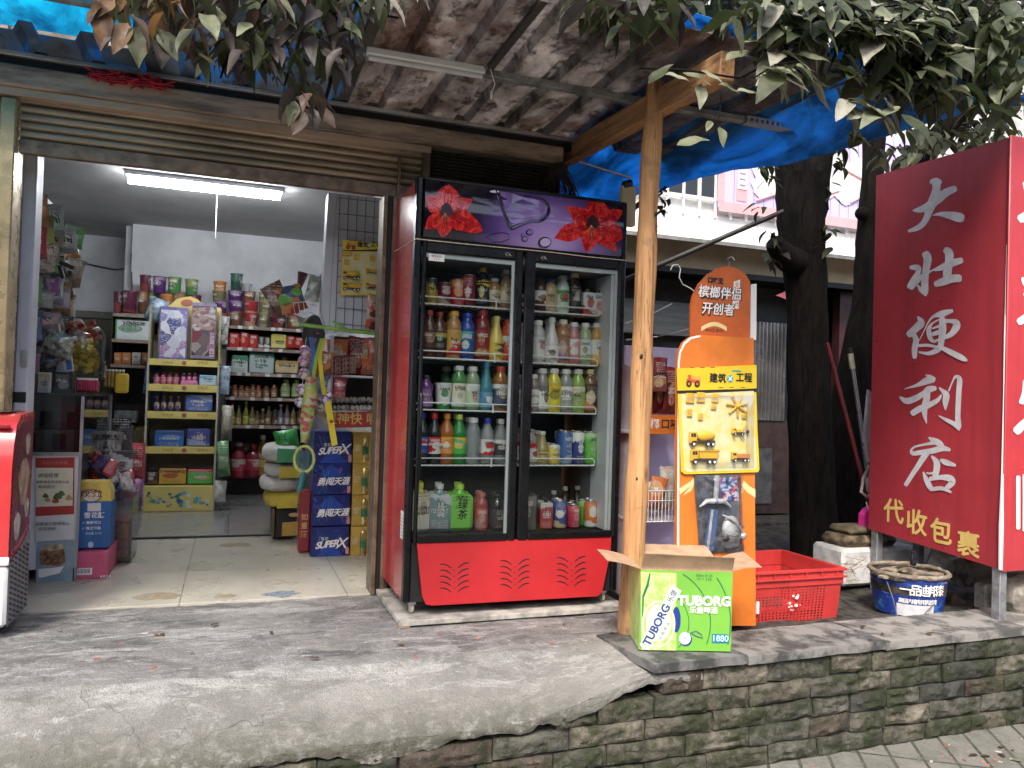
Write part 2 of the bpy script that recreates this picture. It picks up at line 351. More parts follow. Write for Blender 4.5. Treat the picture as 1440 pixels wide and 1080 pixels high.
def stone_mat(i, base):
    t = NT('wall_stone_%d' % i)
    c = t.mix(t.ramp(t.noise(9, 8, .72, None, .8), [(.35, 0.), (.65, 1.)]), tuple(k*1.4 for k in base), tuple(k*.4 for k in base))
    c = t.mix(t.ramp(t.noise(5.5, 8, .75, t.mapv((1, 1, 1), (9, 2, 1))), [(.46, 0.), (.56, .85)]), c, (.035, .044, .020))
    c = t.mix(t.ramp(t.noise(38, 5, .75), [(.62, 0.), (.72, .55)]), c, (.33, .31, .25))
    c = t.mix(t.ramp(t.noise(13, 5, .7, t.mapv((1, 1, .5), (1, 7, 3))), [(.60, 0.), (.72, .6)]), c, (.03, .03, .027))
    t.col(c); t.b.inputs['Roughness'].default_value = .9; t.b.inputs['Specular IOR Level'].default_value = .25
    t.bump(t.math('ADD', t.noise(34, 8, .75), t.math('MULTIPLY', t.noise(130, 4), .4)), .9, .015); return t.m
STN = [stone_mat(i, b) for i, b in enumerate(((.105, .10, .080), (.070, .070, .062), (.135, .125, .096), (.105, .085, .068), (.125, .12, .10), (.19, .172, .135)))]
M_MORT = mat('mortar', (.055, .055, .045), .95, var=.4, vs=20, bump=.5)
wl = thing('stone_wall', 'low mossy wall of rough stone blocks with grey coping slabs', 'stone wall', (2.4, 2.75, -.475))
wl['kind'] = 'thing'
m = MB(); rnd = random.Random(3)
rows = [-.478, -.392, -.306, -.222, -.133, -.042]
for r in range(5):
    z0, z1 = rows[r]+.004, rows[r+1]-.004; x = -3.1 - rnd.random()*.2
    while x < 6.2:
        L = rnd.uniform(.17, .37); x1 = x+L
        zt = min(z1, zfront(min(x1, 1.9) if x1 < 1.9 else 1.9)-.012) if x < 1.62 else z1
        zt = min(zt, zfront(x)-.012) if x < 1.62 else zt
        if zt - z0 > .05:
            mm = rnd.choice(STN); ph = rnd.random()*50; ew = rnd.uniform(.0, .012); nx, nz = 18, 9; pz = rnd.uniform(-.006, .006); tl = rnd.uniform(-.005, .005)
            def fn(u, v, x=x, x1=x1, z0=z0, zt=zt, ph=ph, ew=ew, pz=pz, tl=tl):
                X = x+.004+(x1-x-.008)*u; Zz = z0+(zt-z0)*v
                e = min(u, 1-u, .12)/.12*min(v, 1-v, .2)/.2
                y = 2.752 - ew - .009*e - .011*noise.noise((X*9+ph, Zz*14, ph)) - .014*noise.noise((X*28, Zz*38+ph, 1))*e - .006*noise.noise((X*70, Zz*80+ph, 4))*e
                return (X+.006*noise.noise((Zz*18+ph, 3, X)), y, Zz + (pz*.4+tl*(u-.5)*2)+.006*noise.noise((X*11+ph, 7, Zz*5)))
            g0 = len(m.v); m.grid(fn, nx, nz, mm, th=(0, .07, 0))
        x = x1
m.box(-3.3, 6.4, 2.762, 2.86, -.60, -.235, M_MORT); m.box(1.70, 6.4, 2.763, 2.86, -.234, -.05, M_MORT)
m.build('stones', wl)
M_COP = [mat('coping_%d' % i, c, .75, var=.45, vs=7, bump=.5, bs=45, col2=c2, lo=.44, hi=.58) for i, (c, c2) in enumerate((((.19, .185, .17), (.06, .06, .058)), ((.23, .22, .20), (.09, .088, .08)), ((.26, .245, .22), (.15, .14, .125)), ((.15, .145, .14), (.05, .05, .048))))]
def slab(x0, x1, y0, y1, zt, mt, tilt=0., sk_=0.):
    k = MB(); ph = x0*7
    def fn(u, v):
        X = x0+(x1-x0)*u + sk_*(v-.5) + .006*noise.noise((v*5+ph, 0, 2)); Yv = y0+(y1-y0)*v + .010*noise.noise((u*7+ph, 1, 0)) + .045*(X-2.4)*0.16
        return (X, Yv, zt + tilt*(u-.5) + .004*noise.noise((X*8, Yv*8, ph)))
    k.grid(fn, 16, 8, mt, th=(0, 0, -.036)); return k
for a, b, y0, y1, zt, i, tl, sk_ in ((1.585, 2.03, 2.72, 3.14, .004, 3, .0, -.05), (2.035, 2.80, 2.722, 3.04, .0, 0, .004, -.06), (2.805, 3.70, 2.722, 3.05, -.002, 1, -.003, .0), (3.705, 4.7, 2.722, 3.05, .001, 2, 0, 0), (4.705, 6.2, 2.73, 3.05, -.001, 0, 0, 0)):
    slab(a, b, y0, y1, zt, M_COP[i], tl, sk_).build('coping_slab', wl)

# ================================================================ the shop
M_WALLW = mat('shop_plaster', (.62, .63, .66), .8, var=.10, vs=2.5, bump=.1)
M_CEIL = mat('shop_ceiling', (.42, .42, .42), .85, var=.12, vs=1.5)
M_FACADE = mat('facade_render', (.27, .23, .19), .85, var=.35, vs=5, bump=.3)
M_BRONZE = mat('bronze_frame', (.22, .16, .11), .38, .55, var=.25, vs=12)
M_GOLD = mat('gold_frame', (.62, .47, .25), .3, .35, var=.15, vs=6)
M_SHUT = mat('shutter_slat', (.46, .36, .25), .33, .35, var=.25, vs=5, stretch=(.3, 1, 4))
M_BEAMW = mat('weathered_beam', (.42, .32, .24), .8, var=.5, vs=6, stretch=(.5, 2, 3), bump=.35, bs=30, col2=(.20, .155, .12))
M_DARK = mat('near_black', (.012, .012, .013), .5, var=0)
M_OLIVE = mat('olive_door', (.10, .095, .055), .6, var=.2, vs=4)
sh = thing('shop_building', 'convenience shop with wide open front, white plaster walls and half raised roller shutter', 'shop', (-.1, 4.08, 0)); sh['kind'] = 'thing'
def wpart(name, boxes, mt, bev=0, par=None, pn=None):
    k = MB()
    for b in boxes: k.box(*b, mt, bev)
    return k.build(name, par or sh)
wpart('side_wall', [(-1.88, -1.76, 4.2, 9.0, -.1, 2.58)], M_WALLW)
wpart('side_wall', [(.97, 1.09, 4.2, 8.2, -.1, 2.58)], M_WALLW)
wpart('rear_wall', [(-.95, 1.09, 8.08, 8.2, -.1, 2.58), (-1.76, -.95, 8.9, 9.0, -.1, 2.58), (-1.02, -.95, 8.2, 8.9, -.1, 2.58)], M_WALLW)
wpart('ceiling', [(-1.9, 1.12, 4.2, 9.05, 2.58, 2.66)], M_CEIL)
fw_ = wpart('facade_wall', [(-3.3, -1.03, 4.10, 4.22, -.1, 3.1), (-1.03, .76, 4.12, 4.22, 2.36, 3.1), (.76, 1.72, 4.10, 4.22, -.1, 3.1), (1.60, 1.72, 4.22, 9.0, -.1, 3.1)], M_FACADE)
wpart('roof_slab', [(-3.3, 1.76, 4.05, 9.3, 3.1, 3.24)], M_FACADE)  # unseen slab, added to keep sky light out of the shop
k = MB()                                                                              # door frames
k.box(-1.03, -.966, 4.03, 4.18, 0, 2.325, M_GOLD, .006); k.box(-1.10, -1.045, 4.05, 4.16, 0, 2.325, mat('pale_green_frame', (.42, .50, .46), .4, var=.1)); k.box(-1.0435, -1.032, 4.06, 4.15, 0, 2.32, M_DARK); k.build('door_frame', sh)
k = MB(); k.box(.705, .728, 4.035, 4.19, 0, 2.09, M_BRONZE, .004); k.box(.731, .75, 4.05, 4.18, 0, 2.09, M_DARK); k.box(.752, .775, 4.035, 4.19, 0, 2.09, M_BRONZE, .004)
k.box(.775, .79, 4.05, 4.099, 0, 2.30, M_BRONZE); k.build('door_frame', sh)
def shutter(x0, x1, z0, z1, y, pitch, mt):
    k = MB(); n = int(round((z1-z0)/pitch)); prof = []
    for i in range(n):
        for q in range(7): prof.append((y - .016*math.sin(math.pi*q/6)**.7 if 0 < q < 6 else y+.006, z0+(i+q/6.)*pitch))
    vs = []; 
    for yy, zz in prof: vs += [(x0, yy, zz), (x1, yy, zz)]
    k.add(vs, [(2*i, 2*i+1, 2*i+3, 2*i+2) for i in range(len(prof)-1)], mt); k.box(x0, x1, y+.010, y+.02, z0, z1, M_DARK); return k
k = shutter(-.962, .905, 2.165, 2.36, 4.09, .0385, M_SHUT); k.box(-.962, .905, 4.075, 4.11, 2.092, 2.160, M_BRONZE, .004); k.box(-.962, .905, 4.09, 4.10, 2.160, 2.166, M_DARK)
k.build('roller_shutter', sh)
k = shutter(.945, 1.70, 2.06, 2.365, 4.07, .019, mat('dark_louvre', (.085, .07, .055), .5, .3, var=.2)); k.box(.905, .945, 4.03, 4.10, 2.0, 2.365, M_BRONZE, .004); k.build('louvre_shutter', sh)
k = MB(); k.box(-3.2, 1.70, 4.00, 4.098, 2.372, 2.468, M_BEAMW, .006); k.box(-3.2, .945, 4.02, 4.099, 2.336, 2.3715, mat('tan_strip', (.52, .39, .28), .6, var=.2, vs=5, stretch=(.4, 1, 1)), .003); k.build('lintel_beam', sh)
k = MB(); k.box(-1.5, -1.0, 8.86, 8.895, 0, 1.72, M_OLIVE, .004); k.box(-1.76, -1.02, 8.84, 8.898, 1.725, 1.80, mat('door_lintel', (.16, .15, .13), .6), .01)
for z in (.12, .95): k.box(-1.44, -1.28, 8.85, 8.8605, z, z+.65, mat('olive_panel', (.075, .07, .04), .6)); k.box(-1.22, -1.06, 8.85, 8.8605, z, z+.65, MATS['olive_panel'])
k.build('rear_door', sh)
k = MB(); k.box(-.985, -.925, 4.26, 4.40, 0, 2.2, mat('bluish_white', (.60, .63, .70), .5, var=.08, vs=4), .008); k.box(-.985, -.93, 4.255, 4.26, .95, 1.0, M_DARK); k.build('pillar', sh)
wpart('switch_plate', [(-.958, -.93, 4.248, 4.2595, 1.12, 1.20)], mat('grey_plastic', (.35, .35, .35), .4), .004)

def tiles():
    t = NT('floor_tile'); br = t.n('TexBrick'); br.offset = 0; t.l(t.mapv((1, 1, 1), (.21, .03, 0)), br.inputs['Vector']); br.inputs['Scale'].default_value = 1
    br.inputs['Brick Width'].default_value = .8; br.inputs['Row Height'].default_value = .8; br.inputs['Mortar Size'].default_value = .003
    br.inputs['Color1'].default_value = (.50, .475, .40, 1); br.inputs['Color2'].default_value = (.46, .44, .37, 1); br.inputs['Mortar'].default_value = (.16, .15, .13, 1)
    c = t.mix(t.ramp(t.noise(3, 7, .7), [(.45, 0.), (.7, .45)]), br.outputs['Color'], (.30, .275, .23)); c = t.mix(t.ramp(t.noise(40, 5, .7), [(.62, 0.), (.75, .4)]), c, (.2, .18, .15))
    t.col(c); t.l(t.ramp(t.noise(4), [(.3, .22), (.7, .42)]), t.b.inputs['Roughness']); return t.m
def tiles_in():
    t = NT('inner_tile'); br = t.n('TexBrick'); br.offset = 0; t.l(t.tc.outputs['Object'], br.inputs['Vector']); br.inputs['Scale'].default_value = 1
    br.inputs['Brick Width'].default_value = .6; br.inputs['Row Height'].default_value = .6; br.inputs['Mortar Size'].default_value = .002
    br.inputs['Color1'].default_value = (.30, .30, .29, 1); br.inputs['Color2'].default_value = (.27, .27, .265, 1); br.inputs['Mortar'].default_value = (.12, .12, .12, 1)
    t.col(t.mix(t.ramp(t.noise(6, 6), [(.5, 0.), (.7, .4)]), br.outputs['Color'], (.16, .16, .155))); t.b.inputs['Roughness'].default_value = .12; return t.m
m = MB(); m.box(-1.76, .97, 4.06, 5.82, -.08, .006, tiles(), .004); m.box(-1.76, .97, 5.823, 8.95, -.08, .028, tiles_in(), .006)
m.box(-1.76, .97, 5.816, 5.8235, -.05, .018, M_DARK); structure('shop_floor', m)
# footprint stickers worn into the threshold tile
for i, (px, py, s, c, lb) in enumerate(((222, 838, .10, (.20, .15, .08), 'brown scuffed footprint sticker on the threshold tiles, nearest the pink box'), (317, 838, .055, (.18, .14, .08), 'small worn brown footprint sticker between the two larger ones on the tiles'), (396, 835, .085, (.07, .12, .20), 'blue scuffed footprint sticker on the tiles nearest the fridge'), (332, 766, .10, (.17, .13, .07), 'worn brown sticker on the tiles at the inner floor edge'))):
    p = rz(px, py, .008); k = MB(); rr = random.Random(i)
    pts = [(p.x+s*math.cos(a)*(1+.25*rr.uniform(-1, 1)), p.y+s*.75*math.sin(a)*(1+.3*rr.uniform(-1, 1)), .0065) for a in [j*math.pi/8 for j in range(16)]]
    k.poly(pts, (0, 0, 1), .001, mat('sticker_%d' % i, c, .6, var=.6, vs=40, col2=(.32, .30, .25)))
    tag(k.build('floor_sticker', loc=(p.x, p.y, .0065)), lb, 'sticker', 'footprint stickers on the shop floor')

# ================================================================ awning
def stained():
    t = NT('stained_sheet'); t.b.inputs['Metallic'].default_value = .25; t.b.inputs['Roughness'].default_value = .5
    v = t.mapv((1, .55, 1))
    v = t.mapv((1.5, .5, 1)); c = t.ramp(t.noise(2.6, 8, .72, v, .15), [(.36, (.23, .205, .185)), (.5, (.39, .355, .33)), (.64, (.62, .585, .55))])
    c = t.mix(t.ramp(t.noise(9, 9, .78, t.mapv((1, .7, 1)), .2), [(.49, 0.), (.60, .8)]), c, (.07, .058, .05))
    c = t.mix(t.ramp(t.noise(1.7, 4, .6, t.mapv((1, 1, 1), (4, 4, 0))), [(.52, 0.), (.64, .6)]), c, (.17, .09, .065)); t.col(c)
    tr = t.n('BsdfTranslucent'); t.l(c, tr.inputs[0]); mx = t.n('MixShader'); mx.inputs[0].default_value = .5
    t.l(t.b.outputs[0], mx.inputs[1]); t.l(tr.outputs[0], mx.inputs[2]); t.l(mx.outputs[0], t.out.inputs[0]); return t.m
def bluesheet():  # blue light coming through the tarp is put into the sheet's colour
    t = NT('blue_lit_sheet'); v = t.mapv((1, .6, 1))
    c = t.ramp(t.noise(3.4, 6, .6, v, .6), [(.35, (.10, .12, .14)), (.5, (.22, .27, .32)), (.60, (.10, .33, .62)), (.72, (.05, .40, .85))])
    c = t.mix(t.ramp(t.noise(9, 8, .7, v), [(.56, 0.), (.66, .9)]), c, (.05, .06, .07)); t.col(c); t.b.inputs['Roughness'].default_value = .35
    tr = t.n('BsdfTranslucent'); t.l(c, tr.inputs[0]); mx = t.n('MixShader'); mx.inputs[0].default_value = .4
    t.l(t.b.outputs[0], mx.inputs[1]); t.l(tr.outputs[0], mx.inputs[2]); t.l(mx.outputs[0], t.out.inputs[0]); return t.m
aw = thing('awning', 'rusty corrugated sheet awning with stained underside over the shop front', 'awning', (.4, 3.4, 2.54)); aw['kind'] = 'thing'
def corr(x0, x1, y0, y1, z, mt, pitch=.235, h=.046):
    xs = []; x = x0
    while x < x1-1e-6:
        for f, zz in ((0, 0), (.62, 0), (.70, h), (.92, h)): xs.append((x+f*pitch, zz))
        x += pitch
    xs.append((x, 0)); k = MB(); ny = 10
    vs = [(X, y0+(y1-y0)*j/ny + .012*noise.noise((X*2, j, 0))*(j == 0), z+zz+.05*(1-j/ny)*0 + .006*noise.noise((X*1.5, j*.5, 2))) for j in range(ny+1) for X, zz in xs]
    n = len(xs); fs = [(j*n+i, j*n+i+1, (j+1)*n+i+1, (j+1)*n+i) for j in range(ny) for i in range(n-1)]
    o = len(vs); vs += [(a, b, c+.003) for a, b, c in vs]; fs += [tuple(o+i for i in f[::-1]) for f in fs]
    return k.add(vs, fs, mt)
corr(-.44, .47, 2.72, 4.16, 2.535, bluesheet()).build('sheet_panel', aw)
corr(-3.2, -.42, 3.80, 4.16, 2.537, bluesheet()).build('sheet_panel', aw)
corr(.45, 2.56, 2.66, 4.16, 2.545, stained()).build('sheet_panel', aw)
M_ZINC = mat('zinc_strip', (.55, .55, .54), .4, .5, var=.25, vs=14, stretch=(.3, 1, 1))
k = MB(); k.box(-3.2, 1.80, 4.015, 4.044, 2.512, 2.534, M_ZINC, .003); k.box(-3.2, 1.80, 4.045, 4.084, 2.472, 2.531, M_DARK); k.build('gutter_strip', aw)
M_PUR = mat('grey_purlin', (.30, .30, .29), .55, .3, var=.3, vs=12)
k = MB(); k.box(-3.2, 2.42, 3.33, 3.37, 2.50, 2.532, M_PUR, .003); k.build('purlin', aw)
k = MB()
for i in range(9): k.box(2.43+i*.032, 2.43+i*.032+.018, 3.32, 3.36, 2.497, 2.532, M_ZINC)
k.box(2.425, 2.74, 3.318, 3.362, 2.522, 2.5325, M_ZINC); k.box(2.425, 2.74, 3.318, 3.362, 2.494, 2.505, M_ZINC); k.build('slotted_bracket', aw)
k = MB(); k.box(.45, .50, 2.66, 3.32, 2.515, 2.533, mat('dark_batten', (.06, .055, .05), .7), .002); k.build('batten', aw); k = MB(); k.box(1.02, 1.05, 2.66, 3.31, 2.52, 2.5435, MATS['dark_batten']); k.build('batten', aw)
# blue tarpaulin over the right end
def tarp(name, c):
    t = NT(name); cc = t.mix(t.ramp(t.noise(2.6, 8, .7, t.mapv((1, .45, 1), rot=(0, 0, .5)), .5), [(.40, 0.), (.60, .85)]), tuple(min(1, k*1.5+.02) for k in c), tuple(k*.35 for k in c)); cc = t.mix(t.ramp(t.noise(15, 6, .7, t.mapv((1, .3, 1), rot=(0, 0, .5))), [(.56, 0.), (.68, .5)]), cc, (.12, .40, .70)); t.col(cc); t.b.inputs['Roughness'].default_value = .4  # fold shade and highlight streaks are put into the tarp's blue
    tr = t.n('BsdfTranslucent'); t.l(cc, tr.inputs[0]); mx = t.n('MixShader'); mx.inputs[0].default_value = .65
    t.l(t.b.outputs[0], mx.inputs[1]); t.l(tr.outputs[0], mx.inputs[2]); t.l(mx.outputs[0], t.out.inputs[0]); t.bump(t.noise(7, 7, .65, t.mapv((1, .4, 1), rot=(0, 0, .5)), .4), .9, .05); return t.m
def tf(u, v):
    y0_ = 2.68-.30*u**3; y = y0_+v*(5.10-y0_); t_ = (y-2.42)/(4.98-2.42); xe = 3.26-t_*.93
    x = 1.70+(xe-1.70)*u
    z = 2.62 - .15*u**2 - .05*u*(1-u)*math.sin(v*9) + .022*noise.noise((x*3, y*3, 0)) + .012*noise.noise((x*9, y*7, 2)) - .05*u**4 - (.03*math.sin(v*13+u*3))*u*.6
    return (x, y, z)
k = MB(); k.grid(tf, 40, 60, tarp('tarp_blue', (.05, .29, .60)), th=(0, 0, .003))
tag(k.build('tarpaulin', loc=(2.4, 3.6, 2.5)), 'bright blue tarpaulin stretched flat beyond the wooden beam under the leaves', 'tarpaulin')
k = MB(); a, b = ry(846, 237, 4.5), ry(888, 250, 4.45); k.tube([a-(b-a)*1.2, a, b], .012, mat('steel_tube', (.45, .47, .5), .35, .7)); 
tag(k.build('tarp_pole', loc=a), 'thin steel pole holding up the blue tarp near the black fridge corner', 'pole')
k = MB(); k.grid(lambda u, v: (-3.2+2.82*u, 2.55+1.4*v, 2.595+.012*noise.noise((u*9, v*5, 3))+.02*v), 40, 20, tarp('tarp_sky', (.03, .50, .95)), th=(0, 0, .003))
tag(k.build('tarpaulin', loc=(-1, 3.5, 2.6)), 'sky blue tarpaulin showing through the awning above the golden door frame', 'tarpaulin')

def wood(name, c1, c2, axis):
    t = NT(name); st = [14, 14, 14]; st[axis] = .9
    f = t.noise(2.2, 7, .65, t.mapv(tuple(st)), .5)
    c = t.ramp(f, [(.30, tuple(k*.55 for k in c1)), (.46, c1), (.64, c2)])
    vo = t.n('TexVoronoi'); vo.inputs['Scale'].default_value = 1; s2 = [9, 9, 9]; s2[axis] = 3.2; t.l(t.mapv(tuple(s2)), vo.inputs['Vector'])
    c = t.mix(t.ramp(vo.outputs[0], [(.05, .85), (.16, 0.)]), c, tuple(k*.25 for k in c1))
    s3 = [40, 40, 40]; s3[axis] = 1.3; c = t.mix(t.ramp(t.noise(1., 5, .7, t.mapv(tuple(s3)), .3), [(.56, 0.), (.64, .7)]), c, tuple(k*.38 for k in c1)); c = t.mix(t.ramp(t.noise(2.4, 5), [(.5, 0.), (.72, .45)]), c, tuple(k*.5 for k in c1)); s4 = [22, 22, 22]; s4[axis] = .8; ck = t.ramp(t.noise(1., 4, .6, t.mapv(tuple(s4), (3, 1, 7)), .2), [(.488, 0.), (.5, 1.), (.512, 0.)]); ck = t.math('MULTIPLY', ck, t.ramp(t.noise(2.1, 3, .5, t.mapv((1, 1, 1), (5, 5, 2))), [(.47, 0.), (.56, .85)])); c = t.mix(ck, c, tuple(k*.16 for k in c1))
    if axis == 2: sx = t.n('SeparateXYZ'); t.l(t.tc.outputs['Object'], sx.inputs[0]); c = t.mix(t.math('MULTIPLY', t.ramp(sx.outputs[2], [(.0, 1.), (.22, 0.)]), t.ramp(t.noise(14, 6, .7), [(.35, .2), (.6, .9)])), c, (.10, .085, .065))
    c = t.mix(t.ramp(t.noise(5, 8, .75, t.mapv((1, 1, 1), (1, 8, 3))), [(.56, 0.), (.66, .5)]), c, (.16, .11, .07)); t.col(c); t.b.inputs['Roughness'].default_value = .68; t.bump(t.math('SUBTRACT', f, t.math('MULTIPLY', ck, .8)), .5, .005); return t.m
M_POST, M_BEAM = wood('post_wood', (.50, .26, .105), (.64, .36, .16), 2), wood('beam_wood', (.42, .22, .10), (.56, .32, .15), 1)
b0, b1 = rz(885, 890, 0), ry(921, 118, 3.13); k = MB(); N = 26; pts = []; R = []
for i in range(N+1):
    q = i/N; p = Vector(b0).lerp(b1, q); pts.append(p + Vector((.003*math.sin(q*7)+.002*math.sin(q*21), .003*math.sin(q*9+1), 0))); R.append(.0535-.010*q+.0025*math.sin(q*31)+.002*noise.noise((q*20, 0, 0)))
k.tube(pts, R, M_POST, 18)
for z, dx in ((.70, -.02), (1.25, -.03), (.24, -.01), (1.9, .01)): k.sphere((b0.x+(b1.x-b0.x)*z/2.5+dx, 3.13-.046, z), .009, M_DARK, 8, 5, (1, .4, 1.3))
tag(k.build('wooden_post', loc=(b0.x, b0.y, 0)), 'round unpainted timber post standing beside the drinks fridge', 'post')
k = MB(); A, B = Vector((1.80, 4.30, 2.495)), Vector((1.815, 2.62, 2.40)); d = (B-A).normalized(); M4 = Matrix.Translation(A) @ d.to_track_quat('Y', 'Z').to_matrix().to_4x4()
k.box(-.035, .035, 0, (B-A).length, -.058, .058, M_BEAM, .005, M4)
for q, zz in ((.78, -.03), (.84, .02), (.90, -.02), (1.0, .03)): k.box(-.0385, -.035, q, q+.05, zz, zz+.004, mat('chalk', (.75, .7, .62), .8), M=M4 @ Matrix.Rotation(.9, 4, 'X') if False else M4)
k.build
tag(k.build('wooden_beam', loc=A), 'squared orange timber beam running from the shop wall over the post', 'beam')
# ================================================================ drinks fridge
FX0, FX1, FY, FB = .765, 1.845, 3.50, 4.05
M_RED = mat('red_enamel', (.46, .035, .045), .20, var=0, coat=.3)
M_REDP = mat('red_panel', (.52, .024, .030), .40, var=.08, vs=3)
M_BLK = mat('black_plastic', (.006, .006, .007), .30, var=.2, vs=8, spec=.3)
M_BLKM = mat('black_matte', (.016, .016, .017), .55, var=.2)
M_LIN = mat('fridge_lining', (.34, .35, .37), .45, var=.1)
M_LIND = mat('fridge_lining_shaded', (.022, .020, .019), .5, var=.2)  # lining darkened behind the goods, their shade put into its colour
M_WHT = mat('white_trim', (.72, .74, .78), .4, var=.05)
M_WIRE = mat('white_wire', (.78, .78, .76), .35, var=.05)
M_CARD = mat('cardboard', (.46, .30, .185), .85, var=.12, vs=14, bump=.1)
fr = thing('drinks_fridge', 'tall red and black two-door glass drinks fridge topped by a red flower picture', 'fridge', ((FX0+FX1)/2, FY+.27, .03))
k = MB(); k.box(FX0, FX0+.02, FY+.035, FB, .09, 2.05, M_RED, .004); k.box(FX1-.02, FX1, FY+.035, FB, .09, 2.05, M_RED, .004); k.box(FX0+.021, FX1-.021, FB-.03, FB-.001, .09, 2.05, M_RED)
k.box(FX0+.021, FX1-.021, FY+.06, FB-.031, 1.76, 2.046, M_BLKM); k.box(FX0+.021, FX1-.021, FY+.06, FB-.031, .09, .385, M_BLKM)
k.build('cabinet', fr)
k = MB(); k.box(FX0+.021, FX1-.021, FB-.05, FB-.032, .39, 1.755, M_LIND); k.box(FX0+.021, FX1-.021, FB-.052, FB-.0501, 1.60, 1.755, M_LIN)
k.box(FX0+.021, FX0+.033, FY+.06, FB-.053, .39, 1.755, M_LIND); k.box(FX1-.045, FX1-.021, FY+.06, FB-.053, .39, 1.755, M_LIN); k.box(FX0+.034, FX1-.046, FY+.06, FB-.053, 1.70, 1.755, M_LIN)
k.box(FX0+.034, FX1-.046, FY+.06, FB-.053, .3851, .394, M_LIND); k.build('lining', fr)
k = MB()                                                     # front frame in black
k.box(FX0-.004, FX0+.028, FY, FY+.058, .09, 2.058, M_BLK, .008); k.box(FX1-.028, FX1+.006, FY, FY+.058, .09, 2.058, M_BLK, .008)
k.box(FX0+.029, FX1-.029, FY+.004, FY+.058, 1.757, 1.775, M_BLK); k.box(FX0+.029, FX1-.029, FY+.002, FY+.058, 2.04, 2.058, M_BLK, .004)
k.box(FX0+.029, FX1-.029, FY+.018, FY+.058, .092, .362, M_BLKM); k.box(1.285, 1.300, FY+.02, FY+.058, .363, 1.756, M_BLKM); k.build('front_frame', fr)
# curved header with the printed picture
def hdr(x, z, e=0.): q = (z-1.775)/(2.04-1.775); return FY-.004-.022*math.sin(math.pi*max(0, min(1, q)))**.8 - e
def hdr_mat():
    t = NT('header_print'); t.b.inputs['Roughness'].default_value = .12; t.b.inputs['Coat Weight'].default_value = .6
    v = t.mapv((1, 1, 1.0), (0, 0, 0)); 
    vs = t.n('VectorMath', operation='DISTANCE'); t.l(t.mapv((1, 0, 1.35), (0, 0, 0)), vs.inputs[0]); vs.inputs[1].default_value = (.13, 0, 1.79*1.35)
    f = t.math('ADD', vs.outputs['Value'], t.math('MULTIPLY', t.noise(4, 3), .12))
    c = t.ramp(f, [(.10, (.42, .30, .62)), (.24, (.24, .15, .42)), (.37, (.085, .045, .19)), (.47, (.012, .008, .025)), (.6, (.004, .003, .008))]); t.col(c); return t.m
k = MB(); k.grid(lambda u, v: (FX0+.03+(FX1-FX0-.06)*u, hdr(0, 1.776+.263*v), 1.776+.263*v), 8, 16, hdr_mat()); hp = k.build('header_panel', fr)
# the header's own object origin lies at the fridge's base: object x runs from -.54 to +.54, z from 1.7 to 2.0
def petal_mat():
    t = NT('petal_print'); t.b.inputs['Roughness'].default_value = .15; t.b.inputs['Coat Weight'].default_value = .5
    c = t.ramp(t.noise(22, 6, .65, t.mapv((1, 1, 1)), 1.5), [(.36, (.26, .004, .008)), (.5, (.58, .015, .018)), (.66, (.80, .075, .06))]); t.col(c); return t.m
M_PET = petal_mat(); M_PETD = mat('petal_dark', (.13, .004, .010), .2, var=.4, vs=30); M_STAM = mat('stamen', (.75, .25, .10), .3, var=.2)
def hp_pt(px, py, e): 
    p = ry(px, py, FY-.018); z = min(2.036, max(1.780, p.z)); x = min(FX1-.034, max(FX0+.034, p.x)); return Vector((x, hdr(x, z, e), z))
def flower(cx, cy, petals, throat):
    k = MB()
    for i, (tx, ty, wd) in enumerate(petals):
        n = 9; L = math.hypot(tx-cx, ty-cy); dx, dy = (tx-cx)/L, (ty-cy)/L; left = []; right = []; e = .0008+.0005*i
        for j in range(n+1):
            q = j/n; hw = 1.22*wd*(math.sin(math.pi*min(1, q*.92+.10))**.8)*(1+.10*math.sin(q*11+i)) * (1 if q < .98 else .2)
            left.append((cx+dx*L*q-dy*hw, cy+dy*L*q+dx*hw)); right.append((cx+dx*L*q+dy*hw, cy+dy*L*q-dx*hw))
        vs = []; 
        for a, b in zip(left, right):
            for s_ in range(5): q = s_/4; vs.append(hp_pt(a[0]+(b[0]-a[0])*q, a[1]+(b[1]-a[1])*q, e))
        k.add(vs, [(r*5+c, r*5+c+1, (r+1)*5+c+1, (r+1)*5+c) for r in range(n) for c in range(4)], M_PET)
        for s_ in (-.35, 0., .35):                      # darker ribs of the petal
            pts = [hp_pt(cx+dx*L*q-dy*wd*s_*math.sin(math.pi*q), cy+dy*L*q+dx*wd*s_*math.sin(math.pi*q), e+.0006) for q in (.08, .3, .5, .7, .88)]
            k.tube(pts, [.0016, .0013, .0011, .0008, .0003], M_PETD, 4)
    vs = [hp_pt(throat[0]+throat[2]*math.cos(a)*(1+.2*math.sin(a*5)), throat[1]+throat[2]*1.1*math.sin(a)*(1+.2*math.cos(a*4)), .0050) for a in [j*math.pi/9 for j in range(18)]]
    k.poly(vs, (0, -1, 0), .0004, mat('throat', (.02, .002, .006), .3, var=0))
    for j in range(6):
        a = math.pi*(.25+.1*j); x1, y1 = throat[0]-4+14*math.cos(a), throat[1]+14+4*math.sin(a)
        k.tube([hp_pt(throat[0]-2, throat[1]+3, .0055), hp_pt((throat[0]+x1)/2, (throat[1]+y1)/2+2, .006), hp_pt(x1, y1, .006)], .0008, M_STAM, 4)
    k.build('printed_flower', fr)
flower(627, 298, ((598, 322, 9), (623, 336, 9), (598, 276, 11), (664, 281, 10), (679, 326, 12), (632, 259, 15)), (627, 297, 9))
flower(832, 316, ((779, 335, 11), (826, 356, 9), (796, 290, 9), (868, 353, 9), (877, 296, 10), (876, 336, 14), (846, 276, 14)), (832, 314, 9))
